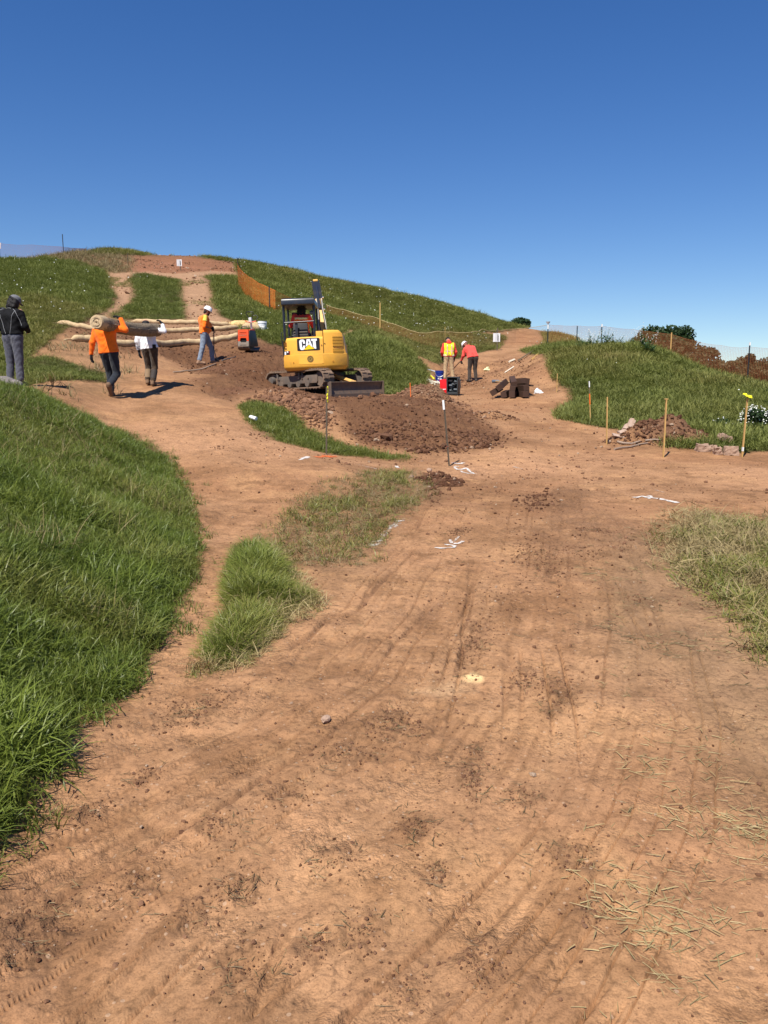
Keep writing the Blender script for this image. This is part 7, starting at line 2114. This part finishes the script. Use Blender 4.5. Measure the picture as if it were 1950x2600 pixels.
# single stones lying on the trail
for u, v, s, lab in ((828, 1830, .026, 'pale pinkish stone alone on the trail left of the middle'), (1090, 1166 + 30, .05, 'pale stone at the foot of the leaning metal stake')):
    p = cast(u, v)
    o_ = MB().rock((0, 0, 0), (s, s * .8, s * .65), int(u), 2, .14).build('stone', M_plain('stone_%d' % u, (.36, .24, .17), .95, var=.2, scale=25, bump=.5, bscale=60), None, (p.x, p.y, p.z + s * .3), (0, 0, u * .1)); tag(o_, lab, 'stone')

# ------------------------------------------------------------------ sprayed markings on the soil (thin sheets lying on the ground)
def spray(pix, w, mat, label_name='paint_mark', ragged=.35, D=1.2):
    P = []
    pts = [cast(u, v, D) for u, v in pix]
    for a, b in zip(pts[:-1], pts[1:]):
        n = max(3, int((b - a).length / .035))
        for t in range(n): P.append(a.lerp(b, t / n))
    P.append(pts[-1]); rr = random.Random(int(pix[0][0]))
    vs = []; fs = []; cov = []
    for i, q in enumerate(P):
        a = P[max(i - 1, 0)]; b = P[min(i + 1, len(P) - 1)]; d = Vector((b.x - a.x, b.y - a.y, 0)); d = d.normalized() if d.length > 0 else Vector((1, 0, 0)); nrm = Vector((-d.y, d.x, 0))
        hw = w * .5 * (1 + rr.uniform(-ragged, ragged))
        end = .35 if i in (0, len(P) - 1) else 1.0
        for s, cvv in ((-1.5, 0.0), (-.5, 1.0), (.5, 1.0), (1.5, 0.0)):
            e = q + nrm * hw * s; vs.append((e.x, e.y, gz1(e.x, e.y) + .006)); cov.append(cvv * end)
    for i in range(len(P) - 1):
        for k in range(3):
            fs.append((i * 4 + k, i * 4 + k + 1, i * 4 + 5 + k, i * 4 + 4 + k))
    me = MB().add(vs, fs).mesh(label_name); me.attributes.new('cover', 'FLOAT', 'POINT').data.foreach_set('value', np.array(cov, np.float32))
    o = link_mesh(label_name, me, mat, GROUND); o['kind'] = 'structure'
    return o
def spray_mat(name, col, soil=(.30, .17, .10), amt=.5):
    t = NT(name); pos = t.n('ShaderNodeNewGeometry').outputs['Position']
    cv_ = t.n('ShaderNodeAttribute', attribute_name='cover').outputs['Fac']
    nz = t.math('ADD', t.math('MULTIPLY', t.noise(38, 6, .75, pos), 1.5), t.math('MULTIPLY', t.noise(9, 3, .6, pos), .8))
    f = t.math('SUBTRACT', t.math('MULTIPLY_ADD', cv_, 1.15, -.35 - .38 * amt), t.math('SUBTRACT', nz, 1.1))
    f = t.ramp(f, [(.30, 0.0), (.62, 1.0)])
    d = t.bsdf(t.mix(t.noise(70, 4, .7, pos), col, tuple(x * .7 for x in col)), .9, 0, None, .1)
    tr = t.n('ShaderNodeBsdfTransparent'); mx = t.n('ShaderNodeMixShader')
    t.l(f, mx.inputs[0]); t.l(tr.outputs[0], mx.inputs[1]); t.l(d.outputs[0], mx.inputs[2]); t.l(mx.outputs[0], t.out.inputs[0]); return t.m
PW = spray_mat('sprayed_white', (.72, .66, .60), amt=.35); PWT = spray_mat('sprayed_white_thin', (.66, .58, .50), amt=.75); PO = spray_mat('sprayed_orange', (.80, .17, .05), amt=.6)
spray([(1097, 1392), (1128, 1394), (1152, 1391), (1156, 1386), (1142, 1384), (1122, 1385)], .045, PW)
spray([(1180, 1374), (1165, 1380), (1148, 1382)], .05, PW); spray([(1141, 1372), (1148, 1382)], .04, PW); spray([(1167, 1364), (1152, 1380)], .03, PWT)
spray([(945, 1392), (958, 1380), (972, 1365), (984, 1352), (1004, 1336), (1022, 1322)], .10, spray_mat('sprayed_white_faint', (.66, .60, .52), amt=.95), ragged=1.1)
spray([(1058, 1171), (1085, 1171), (1118, 1172)], .05, PWT); spray([(1142, 1174), (1162, 1176), (1180, 1172)], .09, PW, ragged=.6)
spray([(1166, 1181), (1153, 1183), (1160, 1189), (1176, 1188), (1185, 1186), (1192, 1192), (1206, 1201), (1210, 1202)], .07, PW); spray([(1170, 1192), (1175, 1197), (1190, 1200), (1208, 1202)], .06, PW)
spray([(1604, 1264), (1630, 1261), (1650, 1264), (1672, 1267), (1700, 1272), (1728, 1277)], .085, PW); spray([(1645, 1268), (1655, 1262), (1640, 1259)], .05, PW); spray([(1660, 1241), (1690, 1249)], .05, PWT)
spray([(1300, 1180), (1312, 1184), (1330, 1189)], .05, PWT)
spray([(762, 1164), (772, 1159), (785, 1155)], .12, PW, ragged=.7); spray([(1005, 1182), (1012, 1188)], .07, PW); spray([(905, 1178), (960, 1190)], .05, PWT, ragged=.8)
spray([(800, 1157), (830, 1157), (855, 1155)], .16, PO, ragged=.8); spray([(815, 1152), (848, 1160)], .12, PO, ragged=.8)

# ------------------------------------------------------------------ plastic mesh fences
NET = M_plain('orange_mesh', (.80, .185, .03), .6, var=.08); NETD = M_plain('faded_orange_mesh', (.36, .135, .055), .7, var=.08)
ntn = bpy.data.materials['orange_mesh']
POSTM = M_plain('dark_post', (.035, .033, .035), .6, .3, var=.2); CAPM = M_plain('post_cap', (.72, .72, .70), .5); TAPEY = M_plain('edge_tape', (.50, .37, .18), .7)
def mesh_fence(label, pts, h, posts, tape=False, cell=.05, strand=.012, sag=.03, group='orange mesh safety fences', net=None, name='safety_fence'):
    """pts: ground points along the fence; h: list of heights"""
    o = Vector(pts[0]); root = thing(name, label, 'fence', o, group=group)
    seg = [(pts[i + 1] - pts[i]).length for i in range(len(pts) - 1)]; tot = sum(seg)
    def pt(s):
        for i, l in enumerate(seg):
            if s <= l or i == len(seg) - 1:
                t = min(1, s / l); p = pts[i].lerp(pts[i + 1], t); hh = h[i] + (h[i + 1] - h[i]) * t
                return p, hh - sag * math.sin(math.pi * t) * (1 + .5 * math.sin(i * 2.1)), (pts[i + 1] - pts[i]).normalized()
            s -= l
    n = int(tot / cell); mb = MB(); rr = random.Random(5)
    S = [pt(i * tot / n) for i in range(n + 1)]
    base = [Vector((p.x, p.y, gz1(p.x, p.y) + .02)) for p, hh, d in S]
    for i, (p, hh, d) in enumerate(S):
        wob = .01 * math.sin(i * .7); a = base[i] - o; b = a + Vector((d.y * wob, -d.x * wob, hh)); w = d * strand / 2
        mb.add([a - w, a + w, b + w, b - w], [(0, 1, 2, 3)])
    rows = int(max(h) / (cell * .8))
    for r in range(rows + 1):
        f = r / rows; st = 3
        ids = list(range(0, n + 1, st)); ids = ids + [n] if ids[-1] != n else ids
        w = strand * (1.6 if r in (0, rows) else .9) / 2
        vs = []
        for i in ids:
            a = base[i] - o + Vector((0, 0, S[i][1] * f)); nrm = Vector((S[i][2].y, -S[i][2].x, 0)) * .004
            vs += [a + nrm - Vector((0, 0, w)), a + nrm + Vector((0, 0, w))]
        mb.add(vs, [(2 * k, 2 * k + 2, 2 * k + 3, 2 * k + 1) for k in range(len(ids) - 1)])
    mb.build('mesh_panel', net or NETD, root)
    if tape:
        ids = list(range(0, n + 1, 2)); 
        mb = MB()
        mb.tube([base[i] - o + Vector((0, 0, S[i][1] + .01)) for i in ids], .011, 5)
        mb.build('edge_tape', TAPEY, root)
    for ps in posts:
        p, hgt, capped = ps[0], ps[1], ps[2]
        b = on_ground(p.x, p.y) - o
        m_ = MB(); m_.box((b.x, b.y, b.z + hgt / 2 - .1), (.045, .045, hgt + .2)); q = m_.build('fence_post', LATH if capped == 'wood' else POSTM, root)
        if capped is True: MB().box((b.x, b.y, b.z + hgt + .05), (.055, .055, .14)).build('post_cap', CAPM, q)
        if capped == 'paper':
            MB().box((b.x - .1, b.y - .05, b.z + hgt - .18), (.50, .02, .42), (0, R(8), 0)).build('paper_notice', M_plain('notice_paper', (.62, .50, .44), .9), q)
        if capped == 'disc': MB().cyl((b.x, b.y, b.z + hgt), (b.x, b.y, b.z + hgt + .10), .07, .12, n=10).build('post_cap', CAPM, q); MB().box((b.x, b.y, b.z + hgt - .15), (.055, .055, .3)).build('white_band', CAPM, q)
    return root
def gp(u, D, v=900): 
    p = at(u, v, D); return on_ground(p.x, p.y)
def hgt(u, v, D, p): return max(.15, at(u, v, D).z - p.z)
# upper left ridge
L = [(-260, 62, 612), (0, 63, 615), (100, 64, 622), (178, 65, 628), (235, 66.5, 641)]
pts = [gp(u, D) for u, D, v in L]; hs = [hgt(u, v, D, p) for (u, D, v), p in zip(L, pts)]
mesh_fence('orange mesh fence against the sky on the upper left ridge', pts, hs, [(gp(19, 62.6), 1.15, 'paper'), (gp(178, 64.6), 1.35, False)], cell=.075, strand=.0075)
# climbing fence behind the canopy
L = [(604, 680, 662), (604, 712, 668), (606, 728, 676), (614, 744, 687), (640, 766, 707), (671, 782, 725), (699, 791, 738), (740, 797, 757)]
pts = [cast(u, vb, 30) for u, vb, v in L]; pts = [on_ground(q.x, q.y) for q in pts]; hs = [max(.6, min(1.3, hgt(u, v, q.y, q))) for (u, vb, v), q in zip(L, pts)]
print('climbing fence', [(round(q.y, 1), round(h_, 2)) for q, h_ in zip(pts, hs)])
mesh_fence('bright orange mesh fence running down the hill behind the excavator canopy', pts, hs, [(pts[0], hs[0], False), (pts[5] * .5 + pts[6] * .5, 1.1, False), (pts[7], hs[7], False)], cell=.062, strand=.012, net=NET)
# valley fence with pale top tape
L = [(830, 45, 800), (880, 44, 817), (970, 42.5, 829), (1060, 41.5, 846), (1110, 41.5, 842), (1200, 42.5, 843), (1262, 48, 840), (1310, 50, 836), (1386, 47.3, 827)]
pts = [gp(u, D) for u, D, v in L]; hs = [max(.5, min(1.25, hgt(u, v, D, p))) for (u, D, v), p in zip(L, pts)]
mesh_fence('orange mesh fence with pale top tape across the dip behind the vest wearer', pts, hs, [(gp(965, 42.5), 1.35, 'wood')], tape=True, cell=.07, strand=.0045)
# right-hand fence along the brow
L = [(1388, 47, 826), (1463, 46, 828), (1525, 45, 829), (1610, 43, 838), (1640, 42.5, 842), (1702, 41.5, 850), (1760, 40.5, 866), (1830, 40, 878), (1902, 39.5, 882), (2000, 39, 884), (2300, 38, 890)]
pts = [gp(u, D) for u, D, v in L]; hs = [max(.9, hgt(u, v, D, p)) for (u, D, v), p in zip(L, pts)]
print('right fence heights', [round(x, 2) for x in hs])
mesh_fence('long orange mesh fence along the brow behind the right-hand mound', pts, hs, [(gp(1389, 46.9), hs[0] + .1, 'disc'), (gp(1463, 45.9), hs[1], False), (gp(1525, 44.9), hs[2], True), (gp(1702, 41.4), hs[5] + .1, 'wood'), (gp(1902, 39.4), hs[8] + .1, True)], cell=.07, strand=.006)
MB_ = MB()

# sign stakes on the trails
def paper_sign(label, u, vb, vt, D, sheet, seed, mat):
    b = cast(u, vb, D - 6); t = at(u, vt, b.y); L = t.z - b.z
    root = thing('paper_sign', label, 'sign', b)
    MB().box((0, 0, L / 2 - .1), (.05, .03, L + .2)).build('post', mat, root)
    w, h = sheet; z1 = L - (.0 if seed else .28)
    rr = random.Random(seed); vs = []; fs = []
    n = 6
    for i in range(n + 1):
        for j in range(n + 1):
            x = -w * .62 + w * i / n; vs.append((x, -.03 - .02 * math.sin(i * 1.1 + seed) - .012 * rr.random(), z1 - h * j / n))
    for i in range(n):
        for j in range(n): a = i * (n + 1) + j; fs.append((a, a + 1, a + n + 2, a + n + 1))
    vs2 = vs + [(x, y + .004, z) for x, y, z in vs]; m = len(vs); fs2 = fs + [tuple(m + k for k in reversed(f)) for f in fs]
    o_ = MB().add(vs2, fs2).build('paper_sheet', M_plain('paper_%d' % seed, (.66, .65, .65), .8, var=.03), root, smooth=70)
    MB().box((.02, -.065, z1 - h * .5), (.035, .006, h * .75)).build('staple_strip', DBLK, o_)
paper_sign('white paper notice stapled to a thin post beside the right-hand trail', 1262, 890, 832, 43, (.36, .44), 0, MET)
paper_sign('white paper notice on a short stake at the top of the hill trail', 458, 688, 659, 57, (.30, .38), 1, MET)
lath('thin dark stake between the two worn hill trails near the summit', 325, 692, 642, 56, 324, .06, mat=MET, name='thin_stake', group=None)
# ------------------------------------------------------------------ trees and shrubs
def leaf_material(name, a, b, c, trans=.25):
    t = NT(name)
    k = t.n('ShaderNodeAttribute', attribute_name='shade').outputs['Fac']
    col = t.mix(k, a, b); n = t.noise(1.3, 3, .6, t.coord()); col = t.mix(t.ramp(n, [(.5, 0), (.75, .6)]), col, c)
    d = t.n('ShaderNodeBsdfPrincipled'); t.l(col, d.inputs['Base Color']); d.inputs['Roughness'].default_value = .6; d.inputs['Specular IOR Level'].default_value = .25
    tr = t.n('ShaderNodeBsdfTranslucent'); t.l(col, tr.inputs['Color']); mx = t.n('ShaderNodeMixShader'); mx.inputs[0].default_value = trans
    t.l(d.outputs[0], mx.inputs[1]); t.l(tr.outputs[0], mx.inputs[2]); t.l(mx.outputs[0], t.out.inputs[0]); return t.m
BARK = M_plain('bark', (.10, .075, .055), .9, var=.3, scale=8, bump=.6)
def bush(name, label, cat, base, rx, ry, h, n, leaf, mat, seed, clumps=14, group=None, trunk=.08, low=.05, flat=.0):
    rr = np.random.default_rng(seed)
    root = thing(name, label, cat, base, group=group)
    # clumps spread over a dome
    a = rr.uniform(0, 6.283, clumps); e = np.arcsin(rr.uniform(.0, 1, clumps)); q = rr.uniform(.55, .92, clumps)
    cc = np.stack([np.cos(a) * np.cos(e) * rx * q, np.sin(a) * np.cos(e) * ry * q, h * (low + (1 - low) * (np.sin(e) * q * .95))], 1)
    cr = rr.uniform(.16, .34, clumps) * min(rx, h) * (1.0 if clumps < 30 else .95)
    k = rr.integers(0, clumps, n)
    d = rr.normal(0, 1, (n, 3)); d /= np.linalg.norm(d, axis=1)[:, None]
    P = cc[k] + d * (cr[k] * rr.uniform(.25, 1.25, n) ** .7)[:, None] * np.array([1.15, 1.15, .85])
    P = P[P[:, 2] > .02]; n = len(P)
    nrm = rr.normal(0, 1, (n, 3)); t = rr.normal(0, 1, (n, 3)); t /= np.linalg.norm(t, axis=1)[:, None]
    b = np.cross(t, nrm); b /= np.linalg.norm(b, axis=1)[:, None]
    L = leaf * rr.uniform(.6, 1.3, n)[:, None]
    V = np.stack([P - t * L, P + b * L * .5, P + t * L, P - b * L * .5], 1).reshape(-1, 3)
    F = np.arange(n * 4).reshape(-1, 4)
    me = bpy.data.meshes.new('crown'); me.from_pydata(V.tolist(), [], F.tolist()); me.update()
    me.attributes.new('shade', 'FLOAT', 'POINT').data.foreach_set('value', np.repeat(np.clip(rr.uniform(0, 1, n) * .6 + .4 * rr.uniform(0, 1, clumps)[k[:n]], 0, 1), 4).astype(np.float32))
    link_mesh('crown', me, mat, root)
    mb = MB()
    mb.tube([(0, 0, -.3), (.02, 0, h * .3), (.05, .03, h * .55)], [trunk, trunk * .8, trunk * .4], 8)
    for i in range(min(7, clumps)): mb.tube([(.02, 0, h * .25), tuple(cc[i] * .55 + np.array((0, 0, h * .12))), tuple(cc[i])], [trunk * .5, trunk * .35, trunk * .12], 5)
    mb.build('trunk', BARK, root)
    return root
LF = leaf_material('leaves_dark', (.014, .034, .010), (.040, .072, .020), (.062, .092, .026))
LF2 = leaf_material('leaves_olive', (.045, .046, .018), (.10, .088, .034), (.13, .095, .042))
def bush_at(u, D, vt, halfw, n, leaf, mat, seed, label, name='shrub', cat='shrub', sink=.15, clumps=16, group=None, drop=None):
    p = gp(u, D); p.z -= sink
    if drop is not None: p.z = drop
    top = at(u, vt, D).z; rx = halfw / FPX * D
    return bush(name, label, cat, p, rx, rx * .9, (top - p.z) / .98, n, leaf, mat, seed, clumps, group)
bush_at(1688, 52, 808, 92, 17000, .12, LF, 1, 'large dark green rounded tree behind the mesh fence', 'round_tree', 'tree', .3, 40)
bush_at(1318, 66, 803, 34, 4200, .13, LF, 2, 'dark green shrub on the skyline right of the hill', 'shrub', 'shrub', .3, 14)
bush_at(1262, 65, 811, 14, 900, .12, LF, 3, 'very small dark shrub on the hill skyline, left of the bigger one', 'shrub', 'shrub', .2, 7)
G_ = 'olive shrubs behind the right-hand fence'
for i, (u, D, vt, hw, lab) in enumerate(((1640, 46, 850, 48, 'olive shrub under the left side of the dark rounded tree'), (1730, 45, 862, 58, 'olive shrub in front of the right side of the dark rounded tree'), (1800, 47, 874, 42, 'olive shrub with a ragged top right of the dark rounded tree'), (1845, 46, 894, 36, 'low olive shrub in the gap of the skyline, right part of the fence'), (1882, 47, 884, 44, 'olive shrub just left of the capped fence post'), (1930, 46, 896, 42, 'low olive shrub just right of the capped fence post'), (1965, 47, 888, 38, 'olive shrub at the right edge of the frame behind the fence'), (2060, 47, 905, 60, 'olive shrub beyond the right edge of the frame'))):
    if u > 2000: continue
    bush_at(u, D, vt, hw * 1.3, 6500, .10, LF2, 20 + i, lab, 'olive_shrub', 'shrub', .2, 34, G_)
# white flowering shrub at the right edge
def flowering(label, base, rx, h, n, seed, fl_n=160, name='flowering_shrub', leafm=None, fs_=.015):
    o = bush(name, label, 'shrub', base, rx, rx * .8, h, n, .045, leafm or LF, seed, 18, trunk=.02)
    rr = random.Random(seed); mb = MB()
    for i in range(fl_n):
        a = rr.uniform(0, 6.283); e = math.asin(rr.uniform(.05, 1)); q = rr.uniform(.9, 1.12)
        mb.rock((math.cos(a) * math.cos(e) * rx * q, math.sin(a) * math.cos(e) * rx * .8 * q, h * (.15 + .92 * math.sin(e) * q)), (fs_, fs_, fs_ * .7), i, 0, .2)
    mb.build('blossoms', bpy.data.materials['petals'], o); return o
p = cast(1932, 1092, 13); flowering('low bush full of small white flowers at the right edge of the frame', on_ground(p.x, p.y + .3), .34, .42, 3000, 61, 150)
p = cast(1845, 1092, 13); flowering('small leafy weed with few white flowers left of the white-flowered bush', on_ground(p.x, p.y + .3), .22, .18, 700, 62, 24)
# tall flowering weeds on the crown of the mound
WL = leaf_material('weed_leaves', (.035, .085, .028), (.095, .16, .06), (.13, .19, .085))
def weed(label, base, h, w, seed, white=10, group='tall flowering weeds on the mound'):
    rr = random.Random(seed); root = thing('tall_weed', label, 'weed', base, group=group)
    st = MB(); lf = MB(); fl = MB()
    for s in range(7):
        a = rr.uniform(0, 6.283); tx, ty = math.cos(a) * w * rr.uniform(.2, 1), math.sin(a) * w * rr.uniform(.2, 1); hh = h * rr.uniform(.42, .82)
        pts = [Vector((tx * .2, ty * .2, 0)), Vector((tx * .6, ty * .6, hh * .5)), Vector((tx, ty, hh))]
        st.tube(pts, [.010, .008, .004], 5)
        for k in range(12):
            t = rr.uniform(.05, .85); q = pts[0].lerp(pts[2], t); b = rr.uniform(0, 6.283); l = .24 * (1.1 - t) * rr.uniform(.6, 1.3) + .03
            d = Vector((math.cos(b), math.sin(b), rr.uniform(-.1, .6))); sd = Vector((-math.sin(b), math.cos(b), 0)) * l * .22
            lf.add([q, q + d * l * .5 + sd, q + d * l, q + d * l * .5 - sd], [(0, 1, 2, 3)])
        for k in range(white):
            fl.rock(tuple(pts[2] + Vector((rr.gauss(0, .07), rr.gauss(0, .07), rr.gauss(0, .06)))), (.015, .015, .010), k, 0, .2)
    st.build('stem', WL, root)
    me = lf.mesh('leaf_mass'); me.attributes.new('shade', 'FLOAT', 'POINT').data.foreach_set('value', np.array([rr.random() for _ in range(len(me.vertices) // 4) for q in range(4)], np.float32)); link_mesh('leaf_mass', me, WL, root)
    if white: fl.build('blossoms', bpy.data.materials['petals'], root)
for i, (u, D, h, w, wh, lab) in enumerate(((1478, 33, .75, .5, 9, 'leftmost white-flowered weed on the crown of the mound'), (1505, 33.2, .85, .5, 8, 'tall white-flowered weed on the mound in front of the dark capless fence post'), (1535, 33, .9, .45, 5, 'tall weed with thin flower heads on the mound, under the white-capped post'), (1560, 33.2, .75, .5, 3, 'leafy weed at the highest point of the mound'), (1608, 33, .6, .4, 0, 'low leafy weed on the mound left of the big weed'), (1638, 31.5, 1.0, .5, 9, 'biggest broad-leaved weed with white flower heads on the mound, in front of the rounded tree'), (1652, 30.5, .8, .4, 3, 'broad-leaved weed in front of the biggest one on the mound'))):
    weed(lab, gp(u, D), h, w, 70 + i, wh)
